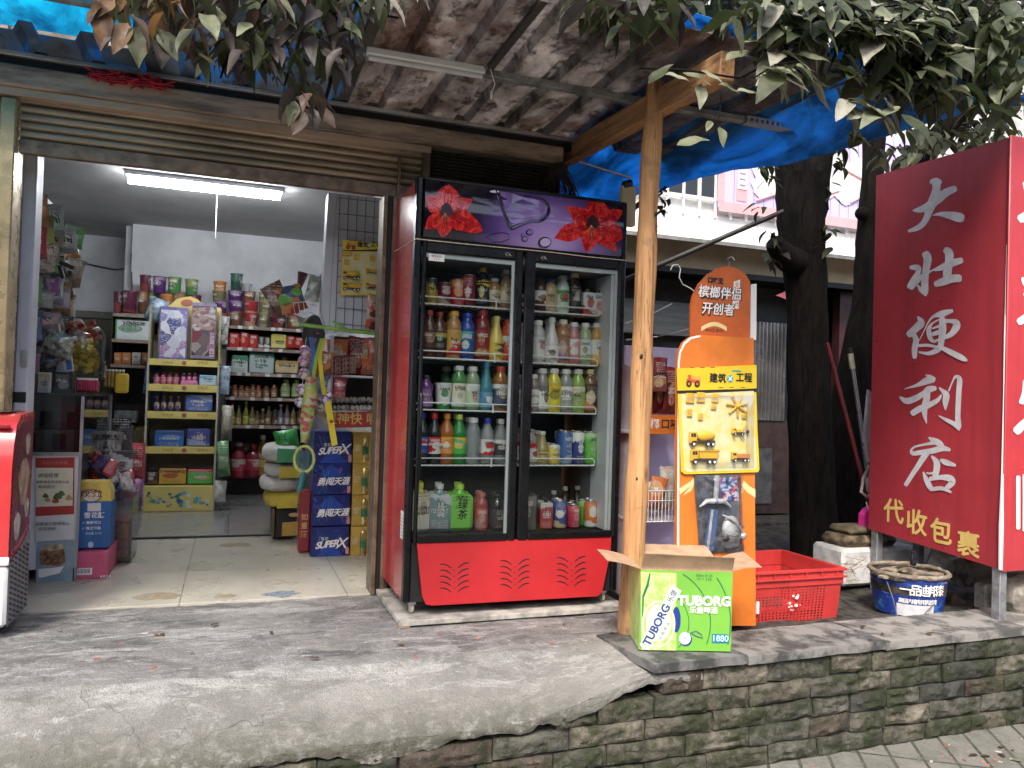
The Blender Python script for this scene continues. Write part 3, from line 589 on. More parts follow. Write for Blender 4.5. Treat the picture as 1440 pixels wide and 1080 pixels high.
k = MB(); MD = mat('drop_dark', (.02, .01, .05), .08, var=0, coat=.6); ML = mat('drop_pale', (.50, .40, .70), .08, var=0, coat=.6)
loop = [(697, 262), (703, 285), (712, 310), (718, 321), (730, 317), (745, 313), (760, 311), (769, 303), (771, 292), (764, 281), (750, 277), (738, 276)]
k.poly([hp_pt(*p, .0010) for p in [(703, 268), (709, 290), (716, 312), (724, 316), (745, 312), (760, 309), (767, 301), (768, 291), (761, 283), (748, 279), (736, 277), (720, 271)]], (0, -1, 0), .0004, mat('drop_fill', (.17, .10, .33), .08, var=.35, vs=5, coat=.6))
QL = []
for i in range(len(loop)):
    p0, p1, p2, p3 = loop[max(0, i-1)], loop[i], loop[min(len(loop)-1, i+1)], loop[min(len(loop)-1, i+2)]
    for s_ in range(4): q = s_/4; QL.append(tuple(.5*(2*b+(c-a)*q+(2*a-5*b+4*c-d)*q*q+(3*b-a-3*c+d)*q**3) for a, b, c, d in zip(p0, p1, p2, p3)))
k.tube([hp_pt(*p, .0016) for p in QL], [.003+.0055*abs(math.sin(i/len(QL)*7.5)) for i in range(len(QL))], MD, 6)
k.tube([hp_pt(x+(2 if x < 740 else -3), y-4, .0022) for x, y in loop[3:9]], .0013, ML, 4)
lp = [(684, 333), (692, 329), (706, 327), (715, 329), (716, 336), (706, 340), (694, 340)]; k.tube([hp_pt(*p, .0016) for p in lp], .0014, MD, 4, closed=True)
for (cx, cy, r) in ((766, 341, 8), (738, 336, 4), (744, 327, 4.5), (735, 331, 2.5)):
    k.poly([hp_pt(cx+r*math.cos(a)*1.2, cy+r*math.sin(a), .0014) for a in [j*math.pi/8 for j in range(16)]], (0, -1, 0), .0008, MD)
    k.poly([hp_pt(cx+r*.75*math.cos(a)*1.2+r*.15, cy+r*.7*math.sin(a)-r*.05, .0024) for a in [j*math.pi/8 for j in range(16)]], (0, -1, 0), .0005, ML if r > 5 else mat('drop_mid', (.25, .17, .42), .08, var=0))
k.poly([hp_pt(696+7*math.cos(a), 269+2*math.sin(a), .003) for a in [j*math.pi/6 for j in range(12)]], (0, -1, 0), .0005, M_WHT); k.build('printed_drop', fr)
# doors
M_GL = glass('door_glass', (.91, .94, .93), 0., .025, fres=.7)
GL = [(.812, 1.248), (1.352, 1.800)]; DX = [(.795, 1.287), (1.3, 1.815)]; GZ = (.40, 1.705)
for i in (0, 1):
    x0, x1 = DX[i]; g0, g1 = GL[i]; y0, y1 = FY-.022, FY+.0005
    k = MB(); k.box(x0, g0, y0, y1, .366, 1.753, M_BLK, .006); k.box(g1, x1, y0, y1, .366, 1.753, M_BLK, .006); k.box(g0+.0005, g1-.0005, y0, y1, GZ[1], 1.753, M_BLK, .006); k.box(g0+.0005, g1-.0005, y0, y1, .366, GZ[0], M_BLK, .006)
    if i == 0: k.tube([(g0-.008, y0-.012, 1.05), (g0-.008, y0-.022, 1.03), (g0-.008, y0-.022, .70), (g0-.008, y0-.012, .68)], .009, M_BLK, 8)
    dr = k.build('glass_door', fr)
    def sub(kb, n, dr=dr): 
        o = kb.build(n, None, loc=fr['_o']); o.location = (0, 0, 0); o.parent = dr; return o
    k = MB(); k.box(g0-.004, g1+.004, y0+.010, y0+.0135, GZ[0]-.004, GZ[1]+.004, M_GL); sub(k, 'glass_pane')
    k = MB(); a = g0+.003 if i else g1-.016
    k.box(g0, g1, y0+.016, y0+.026, GZ[1]-.022, GZ[1], M_WHT); k.box(g1-.014, g1, y0+.016, y0+.026, GZ[0], GZ[1]-.0225, M_WHT); 
    if i: k.box(g1-.030, g1-.0145, y0+.026, y0+.20, GZ[0], GZ[1]-.023, M_WHT)
    sub(k, 'inner_seal')
    p = ry(714 if i == 0 else 764, 356 if i == 0 else 361, FY-.02); k = MB()
    k.tube([(p.x+.011*math.cos(a), y0-.0012, 1.729+.008*math.sin(a)) for a in [j*math.pi/7 for j in range(14)]], .0014, mat('chrome', (.6, .6, .62), .2, 1., var=0), 4, closed=True)
    k.tube([(p.x-.010, y0-.0012, 1.727), (p.x, y0-.0016, 1.732), (p.x+.02, y0-.0012, 1.722)], .0013, MATS['chrome'], 4); sub(k, 'badge')
    if i == 0:
        k = MB(); k.box(.822, .895, y0-.001, y0+.0095, 1.665, 1.697, mat('white_paper', (.72, .72, .71), .7, var=.05)); k.text('使用说明', .013, (.858, y0-.001, 1.686), X_, Z_, M_DARK); k.text('• • •', .016, (.858, y0-.001, 1.673), X_, Z_, M_DARK); sub(k, 'notice_sticker')
# wire shelves: front rail (two bars and a stay), bars running back, under each door
SHZ = [ry(598, 427, 3.60).z, ry(596, 503, 3.60).z, ry(594, 576, 3.60).z, ry(592, 654, 3.60).z]; FLZ = .398
for z in SHZ:
    for i, (a, b) in enumerate(((FX0+.04, 1.285), (1.30, 1.745))):
        k = MB(); y = FY+.085
        k.tube([(a, y, z), (b, y, z)], .0042, M_WIRE, 6); e = b if i else a; o = a if i else b
        k.tube([(o, y, z+.034), (e+(-.012 if i else .012), y, z+.034), (e, y, z+.024), (e, y, z)], .0036, M_WIRE, 6); xs = a+.06 if i else b-.095
        k.tube([(xs, y-.004, z+.036), (xs, y-.004, z-.008)], .004, M_WIRE, 6)
        for j in range(15): x = a+(b-a)*(j+.5)/15; k.tube([(x, y, z-.004), (x, FB-.06, z-.004)], .0017, M_WIRE, 4)
        k.tube([(a, FB-.06, z-.004), (b, FB-.06, z-.004)], .004, M_WIRE, 5); k.build('wire_shelf', fr)
# lower red panel with the three leaf shaped vents
pn = [(585.5, 763), (858, 754), (857, 775), (845, 832), (838, 837.5), (607, 850.5), (598, 849), (593, 838), (588, 790)]
k = MB(); k.poly([Vector(ry(x, y, FY)) + Vector((0, .0, 0)) for x, y in pn], (0, -1, 0), .014, M_REDP); gp = k.build('lower_panel', fr)
MV = M_DARK
for cx, cy in ((639, 808), (724, 803), (803.5, 799)):
    k = MB()
    for j in range(5):
        for s_ in (-1, 1):
            yy = cy-16+j*8.4; pts = []
            for q in (0, .35, .7, 1): pts.append(ry(cx+s_*(4.5+16*q), yy+7-6.5*q-2.5*math.sin(math.pi*q) + (-.055*s_*20*q), FY-.0142))
            k.tube(pts, [.0022, .0034, .0034, .0022], MV, 5, M=Matrix.Translation((0, FY-.0142, 0)) @ Matrix.Diagonal((1, .35, 1, 1)) @ Matrix.Translation((0, -FY+.0142, 0)))
        if j < 4: k.sphere(ry(cx, cy-6+j*8.4, FY-.0142), .0032, MV, 8, 4, (1, .3, 1))
    k.build('vent', fr)
for x in (FX0+.05, FX1-.045):
    k = MB(); k.box(x-.018, x+.018, FY+.05, FY+.09, .072, .0895, M_WHT); k.lathe([(.021, -.009), (.024, -.006), (.024, .006), (.021, .009)], mat('caster_cream', (.62, .58, .48), .5), n=14, M=Matrix.Translation((x, FY+.068, .054)) @ Matrix.Rotation(rad(90), 4, 'Y')); k.build('caster', fr)
k = MB(); k.box(FX0-.001, FX0, FY+.045, FY+.13, .37, .50, MATS['white_paper'])
for j in range(7): k.box(FX0-.0016, FX0-.0011, FY+.055, FY+.12, .385+j*.016, .388+j*.016, mat('grey_ink', (.25, .25, .25), .7))
k.build('rating_label', fr)
k = MB(); k.box(1.10, 1.30, FY+.07, FY+.3, .075, .115, mat('grey_tray', (.25, .25, .26), .5)); k.build('drip_tray', fr)
k = MB(); pts = [rx(548, 357, FX0-.002), rx(570, 345, FX0-.003), Vector((FX0-.006, FY-.028, 1.758))] + [Vector((FX0+.02+(FX1-FX0-.03)*q, FY-.027, 1.757-.004*math.sin(q*9)*q)) for q in (0, .2, .4, .6, .8, 1)]
k.tube(pts, .0022, mat('beige_cord', (.62, .52, .36), .7), 5); tag(k.build('cord', loc=pts[2]), 'thin beige cord stretched across the fridge just under its flower picture', 'cord')
k = MB(); q = [rz(577, 877, 0), rz(866, 862, 0)]; k.box(FX0-.03, FX1+.04, FY-.055, FB+.0, .004, .029, mat('pale_board', (.42, .40, .36), .8, var=.3, vs=10, bump=.2), .003)
k.box(FX0-.03, FX0+.02, FY-.055, FY+.0, -.001, .0035, M_CARD)
tag(k.build('base_board', loc=(1.3, 3.75, 0)), 'flat pale board under the drinks fridge', 'board')

# ---------------------------------------------------------------- bottles and cans
M_TIN = mat('can_lid', (.55, .55, .56), .25, .9, var=.1)
CACHE = {}
def liquid(c, op):
    k = 'plastic_%.2f_%.2f_%.2f_%.1f' % (*c, op)
    return glass(k, tuple(min(1, .35+x*1.1) for x in c) if op < .7 else c, op, .06, c, .6)
def label_mat(c1, c2, c3=None): 
    key = 'label_' + '_'.join('%.2f' % x for x in c1+c2+(c3 or ())); return pmat(key, [c1, c2, c3 or c2], 42, (1, 1, 1.3), .38)
W_, K_ = (.75, .75, .73), (.02, .02, .02)
def bottle(name, label, cat, loc, kind, h, r, body, lab, cap, group, op=.75, face=None):
    """thing at loc: bottle > body, label, cap; can, carton or cup likewise"""
    o = thing(name, label, cat, loc, group, local=True, rz_=random.uniform(-.5, .5)*(0 if face else 1))
    if kind == 'can' or kind == 'slim':
        k = MB(); k.lathe([(.80*r, 0), (.97*r, .04*h), (r, .06*h), (r, .91*h), (.9*r, .965*h)], label_mat(*lab), n=20); k.build('can_body', o)
        k = MB(); k.lathe([(.9*r, .965*h), (.905*r, h), (.86*r, h), (.83*r, .975*h), (.02*r, .972*h)], M_TIN, n=20); k.tube([(-.2*r, -.1*r, .98*h), (.3*r, -.1*r, .985*h), (.3*r, .2*r, .985*h), (-.2*r, .2*r, .98*h)], .06*r, M_TIN, 5, closed=True); k.build('can_lid', o)
    elif kind == 'carton':
        k = MB(); k.box(-r, r, -r, r, 0, h, label_mat(*lab), .004); k.build('carton_body', o)
        k = MB(); k.lathe([(.35*r, h), (.36*r, h+.018), (.3*r, h+.02)], mat('cap_%.2f_%.2f_%.2f' % cap, cap, .4, var=.05), n=14); k.build('cap', o)
    elif kind == 'cup':
        k = MB(); k.lathe([(.72*r, 0), (.75*r, .01), (r*.97, h*.96)], label_mat(*lab), n=22); k.build('cup_body', o)
        k = MB(); k.lathe([(r*.97, h*.955), (r*1.03, h*.96), (r*1.03, h*.99), (r*.97, h), (.01, h)], mat('cap_%.2f_%.2f_%.2f' % cap, cap, .4, var=.05), n=22); k.build('lid', o)
    elif kind == 'pouch':
        k = MB(); k.box(-r, r, -r*.6, r*.6, 0, h*.8, label_mat(*lab), r*.3); k.lathe([(r*.5, h*.79), (r*.28, h*.86), (r*.27, h*.9)], liquid(body, op), n=14); k.build('pack_body', o)
        k = MB(); k.lathe([(.31*r, h*.9), (.31*r, h), (.26*r, h)], mat('cap_%.2f_%.2f_%.2f' % cap, cap, .4, var=.05), n=14); k.build('cap', o)
    else:
        P = {'pet': [(.62, 0), (.93, .012), (1, .05), (.97, .14), (1, .20), (1, .55), (.96, .62), (.80, .73), (.50, .83), (.40, .87), (.40, .905)],
             'wide': [(.8, 0), (.97, .012), (1, .05), (1, .62), (.97, .70), (.82, .79), (.56, .855), (.54, .90)],
             'slimneck': [(.8, 0), (.98, .012), (1, .05), (1, .40), (.92, .52), (.62, .68), (.44, .80), (.40, .90)],
             'hour': [(.75, 0), (.95, .012), (1, .06), (.98, .24), (.86, .42), (.90, .52), (1, .62), (.92, .73), (.62, .82), (.48, .87), (.47, .91)]}[kind]
        k = MB(); k.lathe([(a*r, b*h) for a, b in P], liquid(body, op), n=20); k.build('bottle_body', o)
        l0, l1 = {'pet': (.21, .54), 'wide': (.08, .60), 'slimneck': (.07, .38), 'hour': (.08, .66)}[kind]
        if lab:
            k = MB(); rr = lambda z: next((a0+(a1-a0)*(z-b0)/(b1-b0) for (a0, b0), (a1, b1) in zip(P, P[1:]) if b0 <= z <= b1), 1)
            k.shell([(rr(l0+(l1-l0)*j/6)*r*1.012+.0004, (l0+(l1-l0)*j/6)*h) for j in range(7)], label_mat(*lab), n=22); k.build('label', o)
        cr = P[-1][0]*r*1.12; k = MB(); k.lathe([(cr, .895*h), (cr*1.02, .905*h), (cr, .985*h), (cr*.9, h), (.01, h)], mat('cap_%.2f_%.2f_%.2f' % cap, cap, .4, var=.05), n=16); k.build('cap', o)
    if face: k = MB(); face(k, r, h); k.build('emblem', o)
    return o
def globe(k, r, h):
    for n_, (c, z0, z1) in enumerate((((.6, .02, .03), .1, 1), ((.75, .75, .75), -.25, .25), ((.02, .06, .35), -1, -.15))):
        R = .021; pts = []
        for q in range(13):
            z = z0+(z1-z0)*q/12; 
            pts.append((math.sqrt(max(0, 1-z*z)), z))
        k.add([(s_*x*R*.95, -r*1.06-.0006*n_, .385*h+z*R) for x, z in pts for s_ in (-1, 1)], [(2*i, 2*i+1, 2*i+3, 2*i+2) for i in range(12)], mat('globe_%d' % n_, c, .4, var=0))
def ftxt(s, size, z, c, extra=.0, sh=0):
    def f(k, r, h): k.text(s, size, (0, -r*1.05-.001-extra, z*h), X_, Z_, mat('ink_%.2f_%.2f_%.2f' % c, c, .5, var=0), .001, shear=sh)
    return f
R_, O_, Y2, G_, B_, N_, P_ = (.55, .02, .03), (.75, .20, .02), (.80, .55, .04), (.06, .35, .05), (.02, .07, .40), (.10, .035, .018), (.25, .05, .30)
AMB, TEA, CLR, CRM = (.40, .17, .04), (.55, .28, .10), (.62, .66, .68), (.72, .66, .50)
# px centre, px of the top, kind, radius, body colour, opacity, label inks, cap, what it looks like
SHELF = [
 [('L', 'top shelf', 0), [(604, 391, 'slim', .029, None, 1, ((.45, .30, .05), K_, Y2), K_, 'gold and black can'), (622, 397, 'can', .033, None, 1, ((.16, .01, .03), (.5, .35, .33)), K_, 'dark maroon can with white swirl'), (640, 392, 'can', .033, None, 1, (R_, (.7, .3, .08)), K_, 'bright red can with gold writing'), (656, 386, 'can', .032, None, 1, ((.22, .01, .03), (.55, .05, .06), W_), K_, 'tall dark red can'), (676, 376, 'hour', .034, K_, .95, (K_, Y2, (.5, .4, .05)), (.80, .42, .04), 'black bottle with orange ball cap and yellow label'), (692, 391, 'wide', .031, TEA, .8, (CRM, N_, (.6, .45, .25)), W_, 'milk tea bottle with white cap'), (708, 379, 'pet', .031, (.55, .36, .2), .75, (CRM, (.6, .4, .25)), W_, 'tall beige coffee bottle with pale cap')]],
 [('L', 'second shelf', 1), [(603, 436, 'pet', .033, N_, .85, (N_, (.25, .1, .04)), (.45, .07, .03), 'brown tea bottle with red cap'), (617, 438, 'pet', .034, N_, .85, (K_, (.4, .35, .05), (.05, .2, .05)), (.3, .03, .02), 'brown bottle with black label'), (637, 437, 'wide', .036, TEA, .85, ((.70, .38, .10), R_, CRM), (.80, .40, .06), 'amber tea bottle with orange cap'), (656, 440, 'wide', .036, B_, .9, ((.02, .10, .30), (.10, .45, .45), W_), (.02, .05, .5), 'dark blue bottle with teal rings and blue cap'), (677, 436, 'wide', .036, (.25, .02, .02), .9, ((.30, .03, .02), (.5, .3, .08), (.35, .05, .03)), (.5, .04, .04), 'red bottle speckled with gold'), (697, 444, 'slimneck', .037, (.75, .58, .12), 1, ((.76, .58, .10), (.76, .58, .10), (.1, .1, .1)), (.80, .70, .20), 'plain yellow bottle with black emblem'), (714, 449, 'wide', .034, (.65, .08, .04), .95, ((.75, .08, .04), W_, (.75, .2, .1)), (.6, .05, .05), 'coral red bottle next to the door edge')]],
 [('L', 'third shelf', 2), [(601, 527, 'hour', .031, (.12, .03, .16), .95, ((.22, .04, .28), (.4, .25, .45), K_), K_, 'purple bottle with black cap'), (626, 538, 'cup', .038, None, 1, (W_, W_, (.05, .3, .08)), W_, 'white paper cup with green leaf print'), (647, 514, 'wide', .034, (.15, .42, .14), .5, (CRM, W_, (.3, .5, .25)), (.7, .7, .68), 'pale green bottle with cream label'), (666, 515, 'wide', .034, (.45, .60, .38), .45, ((.5, .62, .45), W_, R_), W_, 'light green bottle with red round mark'), (685, 508, 'slimneck', .033, (.10, .38, .48), .5, ((.10, .25, .45), (.3, .55, .6), W_), (.05, .35, .55), 'clear teal bottle with blue cap'), (705, 515, 'wide', .036, AMB, .8, ((.08, .10, .16), W_, AMB), (.65, .06, .03), 'amber bottle with navy label and red cap')]],
 [('L', 'fourth shelf', 3), [(597, 580, 'pet', .033, K_, .9, ((.01, .05, .30), (.01, .05, .30), (.03, .1, .4)), (.02, .05, .4), 'cola bottle with blue label and round emblem'), (614, 581, 'pet', .034, K_, .9, ((.60, .02, .02), (.60, .02, .02), W_), R_, 'cola bottle with red label'), (632, 581, 'pet', .034, (.45, .14, .02), .85, ((.70, .26, .03), (.8, .4, .1), W_), (.7, .25, .04), 'orange soda bottle'), (649, 582, 'pet', .035, (.03, .30, .06), .75, ((.10, .45, .08), Y2, (.10, .45, .08)), (.55, .68, .10), 'green lemon soda bottle'), (669, 587, 'wide', .035, CLR, .3, None, W_, 'clear bottle with white print'), (689, 588, 'pet', .034, CLR, .3, (W_, W_, R_), (.03, .06, .5), 'clear water bottle with blue cap and red letters'), (708, 589, 'pet', .032, CLR, .3, ((.05, .05, .06), W_, (.08, .08, .09)), W_, 'clear water bottle with black label')]],
 [('L', 'floor', 4), [(597, 678, 'pouch', .052, (.6, .5, .1), .9, (CRM, (.70, .66, .58), (.6, .35, .2)), (.70, .66, .05), 'cream jug with yellow cap'), (625, 680, 'pouch', .056, (.3, .4, .42), .8, ((.20, .27, .29), (.50, .55, .55), (.10, .14, .16)), W_, 'grey-blue patterned jug with white cap'), (653, 680, 'pouch', .060, (.20, .60, .06), 1, ((.20, .58, .07), (.22, .62, .08)), (.50, .75, .06), 'bright green jug with black brush writing'), (684, 692, 'wide', .030, (.50, .10, .09), .7, ((.55, .08, .07), (.4, .2, .18)), (.5, .15, .12), 'red plastic bottle'), (706, 694, 'wide', .034, K_, .95, ((.05, .04, .04), (.14, .12, .12)), K_, 'dark bottle in the corner by the middle bar')]],
 [('R', 'top shelf', 0), [(757, 389, 'wide', .030, N_, .9, (W_, N_, (.4, .2, .1)), K_, 'brown bottle with white label'), (771, 392, 'wide', .035, (.60, .42, .24), .95, ((.62, .42, .22), CRM, (.1, .15, .2)), (.04, .10, .35), 'caramel bottle with navy cap'), (788, 387, 'wide', .035, (.62, .72, .60), 1, ((.62, .72, .62), (.62, .72, .62), (.10, .30, .12)), (.70, .74, .66), 'mint white bottle with red letter A'), (805, 384, 'hour', .036, K_, 1, (K_, (.12, .10, .12), (.5, .45, .45)), CRM, 'black bottle with cream cap'), (823, 406, 'carton', .032, None, 1, (W_, W_, (.6, .1, .08)), (.2, .2, .2), 'white carton with red fruit'), (842, 407, 'carton', .032, None, 1, (W_, (.7, .5, .45), (.6, .1, .08)), (.12, .06, .05), 'rightmost white carton with red fruit')]],
 [('R', 'second shelf', 1), [(756, 450, 'wide', .033, (.65, .60, .60), .8, ((.70, .66, .66), W_, (.5, .1, .1)), W_, 'milky bottle with red base band'), (775, 446, 'slimneck', .036, (.70, .68, .66), .9, (W_, (.6, .5, .45), (.25, .1, .06)), W_, 'white bottle with brown ball picture'), (791, 449, 'hour', .037, (.42, .20, .08), .9, ((.35, .18, .12), (.18, .10, .25), (.6, .4, .25)), CRM, 'brown bottle with purple label'), (806, 453, 'wide', .032, (.55, .22, .26), .9, ((.60, .25, .28), W_, W_), W_, 'pink juice bottle'), (822, 454, 'wide', .034, (.42, .52, .30), .9, (W_, W_, (.35, .45, .25)), W_, 'pale green juice bottle'), (838, 454, 'wide', .033, (.65, .36, .10), .9, (W_, (.8, .45, .15), W_), W_, 'pale orange juice bottle')]],
 [('R', 'third shelf', 2), [(752, 526, 'wide', .029, (.4, .3, .26), .7, ((.4, .3, .26), W_), W_, 'pale brown bottle half hidden by the middle bar'), (764, 518, 'wide', .033, (.42, .38, .35), .6, (W_, (.15, .15, .15), (.3, .15, .1)), W_, 'greyish bottle with white label'), (780, 518, 'wide', .036, (.62, .52, .06), .95, ((.66, .56, .05), Y2, (.15, .2, .06)), W_, 'yellow drink bottle with white cap'), (797, 519, 'wide', .036, (.35, .36, .36), .7, ((.30, .31, .33), W_, (.15, .15, .17)), W_, 'smoky grey bottle'), (814, 519, 'wide', .036, (.28, .46, .10), .9, ((.30, .46, .12), CRM, (.2, .35, .08)), W_, 'apple green bottle'), (831, 519, 'hour', .037, (.20, .11, .05), .9, (K_, (.6, .25, .12), CRM), (.72, .62, .28), 'dark bottle with pale fruit label')]],
 [('R', 'fourth shelf', 3), [(750, 603, 'wide', .032, (.5, .4, .4), .7, (W_, R_, W_), (.3, .3, .3), 'clear bottle with red and white label'), (766, 606, 'slimneck', .036, (.45, .36, .16), .7, ((.42, .34, .14), (.6, .5, .25)), (.6, .58, .52), 'gold bottle with silver ball cap'), (783, 624, 'slim', .030, None, 1, ((.75, .60, .12), W_, (.6, .45, .05)), K_, 'short yellow can'), (799, 606, 'slim', .034, None, 1, ((.05, .14, .38), (.25, .35, .55), (.03, .08, .28)), K_, 'blue can with pale lettering'), (816, 606, 'slim', .034, None, 1, ((.04, .06, .22), W_, (.2, .3, .5)), K_, 'navy can with big white lettering'), (834, 607, 'slim', .035, None, 1, ((.16, .50, .08), (.16, .50, .08), (.4, .65, .3)), K_, 'lime green can')]],
 [('R', 'floor', 4), [(750, 690, 'carton', .040, None, 1, ((.09, .08, .08), (.16, .13, .13)), K_, 'dark shrink wrapped pack'), (774, 700, 'carton', .030, None, 1, ((.40, .05, .07), (.55, .5, .5), (.15, .03, .04)), K_, 'red and silver pack'), (794, 703, 'can', .033, None, 1, ((.04, .08, .30), (.62, .48, .28), W_), K_, 'blue beer can with gold badge'), (813, 709, 'can', .031, None, 1, ((.50, .05, .10), (.62, .12, .16)), K_, 'red can with pink sheen'), (826, 702, 'can', .030, None, 1, (G_, (.2, .5, .1)), K_, 'green can half hidden between red and orange cans'), (837, 703, 'can', .033, None, 1, ((.65, .15, .02), (.65, .15, .02), W_), K_, 'orange soda can')]],
]
SIDE = {'L': 'left', 'R': 'right'}
FACES = {'cola bottle with blue label and round emblem': globe, 'mint white bottle with red letter A': ftxt('A', .055, .42, (.6, .05, .03)),
         'bright green jug with black brush writing': lambda k, r, h: k.text('绿\n茶', .05, (.004, -r*.6-.0012, .46*h), X_, Z_, M_DARK, .0006, shear=.12),
         'clear water bottle with blue cap and red letters': ftxt('怡宝', .022, .40, (.6, .03, .03)), 'cola bottle with red label': ftxt('Coca-Cola', .016, .40, (.75, .75, .73), 0, .3)}
for (sd_, shn, si), items in SHELF:
    z = SHZ[si]+.003 if si < 4 else FLZ
    for n_, (px, pty, kd, r, body, op, lab, cap, what) in enumerate(items):
        yb = FY+.135 if si < 4 else FY+.115
        if 'half hidden between' in what: yb += .05
        base = ry(px, 500, yb); h = ry(px, pty, yb).z - z - .002
        if kd == 'carton': h -= .02
        kn = {'can': 'drink_can', 'slim': 'drink_can', 'carton': 'drink_carton', 'cup': 'drink_cup', 'pouch': 'drink_jug'}.get(kd, 'drink_bottle')
        lb = '%s, %s, %s fridge door' % (what, shn, SIDE[sd_])
        o = bottle(kn, lb, 'drink', (base.x, yb, z), kd, h, r*(1.06 if kd in ('wide', 'pet', 'hour', 'slimneck') else 1.05), body or K_, lab, cap, 'drinks in the fridge', op, FACES.get(what))
        if si < 4 and n_ % 2 == 0 and kd in ('wide', 'pet', 'can', 'slim'): dup(o, (base.x-.02, yb+.17, z), 'third-row twin of %s, %s, %s door' % (what, shn, SIDE[sd_]), rz_=random.uniform(-1, 1))
        if si < 4: dup(o, (base.x+random.uniform(-.006, .006)+.012, yb+.085, z), 'twin behind the %s, %s, %s door' % (what, shn, SIDE[sd_]), rz_=random.uniform(-1, 1))
        elif 'half hidden' not in what: dup(o, (base.x+.014, yb+(.09 if sd_ == 'L' else .07), z), 'twin behind the %s, fridge floor, %s door' % (what, SIDE[sd_]))
# brown beer bottles standing at the back of the right floor
for i, (px, pty) in enumerate(((779, 690), (795, 684), (812, 683), (804, 703))):
    b = ry(px, pty, FY+.26); h = b.z-FLZ
    bottle('beer_bottle', ('brown beer bottle with silver cap standing behind the red and silver pack', 'brown beer bottle with silver cap behind the blue beer can', 'tall brown beer bottle with silver cap behind the red can', 'shorter brown beer bottle between the two taller ones on the fridge floor')[i], 'beer bottle', (b.x, FY+.26, FLZ), 'slimneck', h, .031, (.05, .025, .012), ((.06, .03, .02), (.09, .05, .03)), (.5, .5, .5), 'beer bottles in the fridge', .95)
# ================================================================ in front of the neighbour: display stand, boxes, crate, paint bucket, big sign
M_ORG = mat('orange_board', (.70, .19, .025), .5, var=.10, vs=5)
M_ORGD = mat('orange_dark', (.55, .12, .02), .5, var=.12, vs=5)
M_CREAM = mat('cream_print', (.78, .62, .30), .5, var=.05)
M_INK = mat('black_ink', (.02, .018, .016), .5, var=0)
M_WINK = mat('white_ink', (.82, .80, .78), .5, var=0)
M_LIL = mat('lilac_board', (.60, .56, .80), .5, var=.06, vs=3)
SY = 3.16
def P3(px, py, Y=SY, e=0.): p = ry(px, py, Y); return Vector((p.x, Y-e, p.z))
st = thing('snack_display_stand', 'tall orange cardboard snack display with arched header board behind the green beer carton', 'display stand', (2.14, SY+.1, 0))
k = MB()
out = [(951.5, 880)] + [(953, 510), (955, 495), (961, 482), (971, 474), (985, 471)] + [(1060, 475.5), (1063, 880)]
k.poly([P3(*p) for p in out], (0, 1, 0), .022, M_ORG); k.build('front_board', st)
k = MB(); k.poly([P3(x, y, SY, .0012) for x, y in ((951.5, 880), (953, 510), (955, 495), (961, 482), (971, 474), (985, 471), (985, 474), (972, 477), (963, 485), (957.5, 496), (955.5, 511), (954.5, 880))], (0, 1, 0), .001, M_WINK)
for a, b in ((P3(953, 640, SY), P3(975, 660, SY)),): pass
k.poly([P3(x, y, SY, .0012) for x, y in ((954, 688), (972, 676), (980, 668), (978, 676), (972, 690), (960, 697), (972, 683), (954, 697))], (0, 1, 0), .001, M_CREAM)
k.poly([P3(x, y, SY, .0012) for x, y in ((1062, 700), (1050, 692), (1042, 682), (1046, 676), (1054, 684), (1062, 688))], (0, 1, 0), .001, M_CREAM); k.build('printed_ribbon', st)
k = MB(); k.poly([P3(x, y, SY+.03) for x, y in ((970.5, 478), (971, 431), (974, 416), (983, 399), (996, 385), (1010, 377), (1022, 374), (1036, 377), (1048, 385), (1055, 396), (1054.5, 478))], (0, 1, 0), .012, M_ORGD)
k.poly([P3(x, y, SY+.05) for x, y in ((1055, 478), (1056, 400), (1064, 399), (1063.5, 478))], (0, 1, 0), .05, M_WINK); k.build('header_board', st)
k = MB(); e = .0315
def ht(s, px, py, size, m, off=0., sh=0., rot=-.09): 
    p = P3(px, py, SY, 0) ; p.y = SY+.0285; k.text(s, size, p, Vector((1, 0, rot*0+.02)).normalized(), Vector((-.02, 0, 1)).normalized(), m, off, .001, shear=sh)
ht('槟榔伴侣', 1018, 412.6, .062, M_INK, .0045, .1); ht('开创者', 1015, 435.6, .062, M_INK, .0045, .1)
for s_, px, py in (('槟榔伴侣', 1017, 412), ('开创者', 1014, 435)):
    p = P3(px, py); p.y = SY+.0265; k.text(s_, .062, p, X_, Z_, M_WINK, 0, .001, shear=.1, bold=.0012)
p = P3(1011, 394); p.y = SY+.0285; k.text('口味王', .030, p, X_, Z_, M_INK, .002, .001)
p = P3(1009, 464); p.y = SY+.0285; k.text('SINCE 2010', .020, p, X_, Z_, M_INK, 0, .001)
bp = [(991+3*i, 459-7*math.sin(math.pi*i/12)) for i in range(13)]; 
k.poly([Vector((P3(x, y).x, SY+.0287, P3(x, y).z)) for x, y in bp+[(x, y+6) for x, y in bp[::-1]]], (0, 1, 0), .001, M_CREAM)
pw = [Vector((P3(x, y).x, SY+.0287, P3(x, y).z)) for x, y in ((1037, 395), (1046, 392), (1044, 433), (1035, 434))]; k.poly(pw, (0, 1, 0), .001, M_WINK)
for i, c in enumerate('全国总代'): p = P3(1041, 399.5+i*9.3); p.y = SY+.0265; k.text(c, .026, p, X_, Z_, M_ORGD, 0, .001)
k.build('header_lettering', st)
k = MB(); k.tube([P3(1025, 374, SY+.03), P3(1026, 368, SY+.02), P3(1022, 364, SY+.03), P3(1029, 361, SY+.03), P3(1033, 366, SY+.02)], .003, mat('thin_wire', (.4, .4, .4), .4, .8), 5); k.build('wire_hook', st)

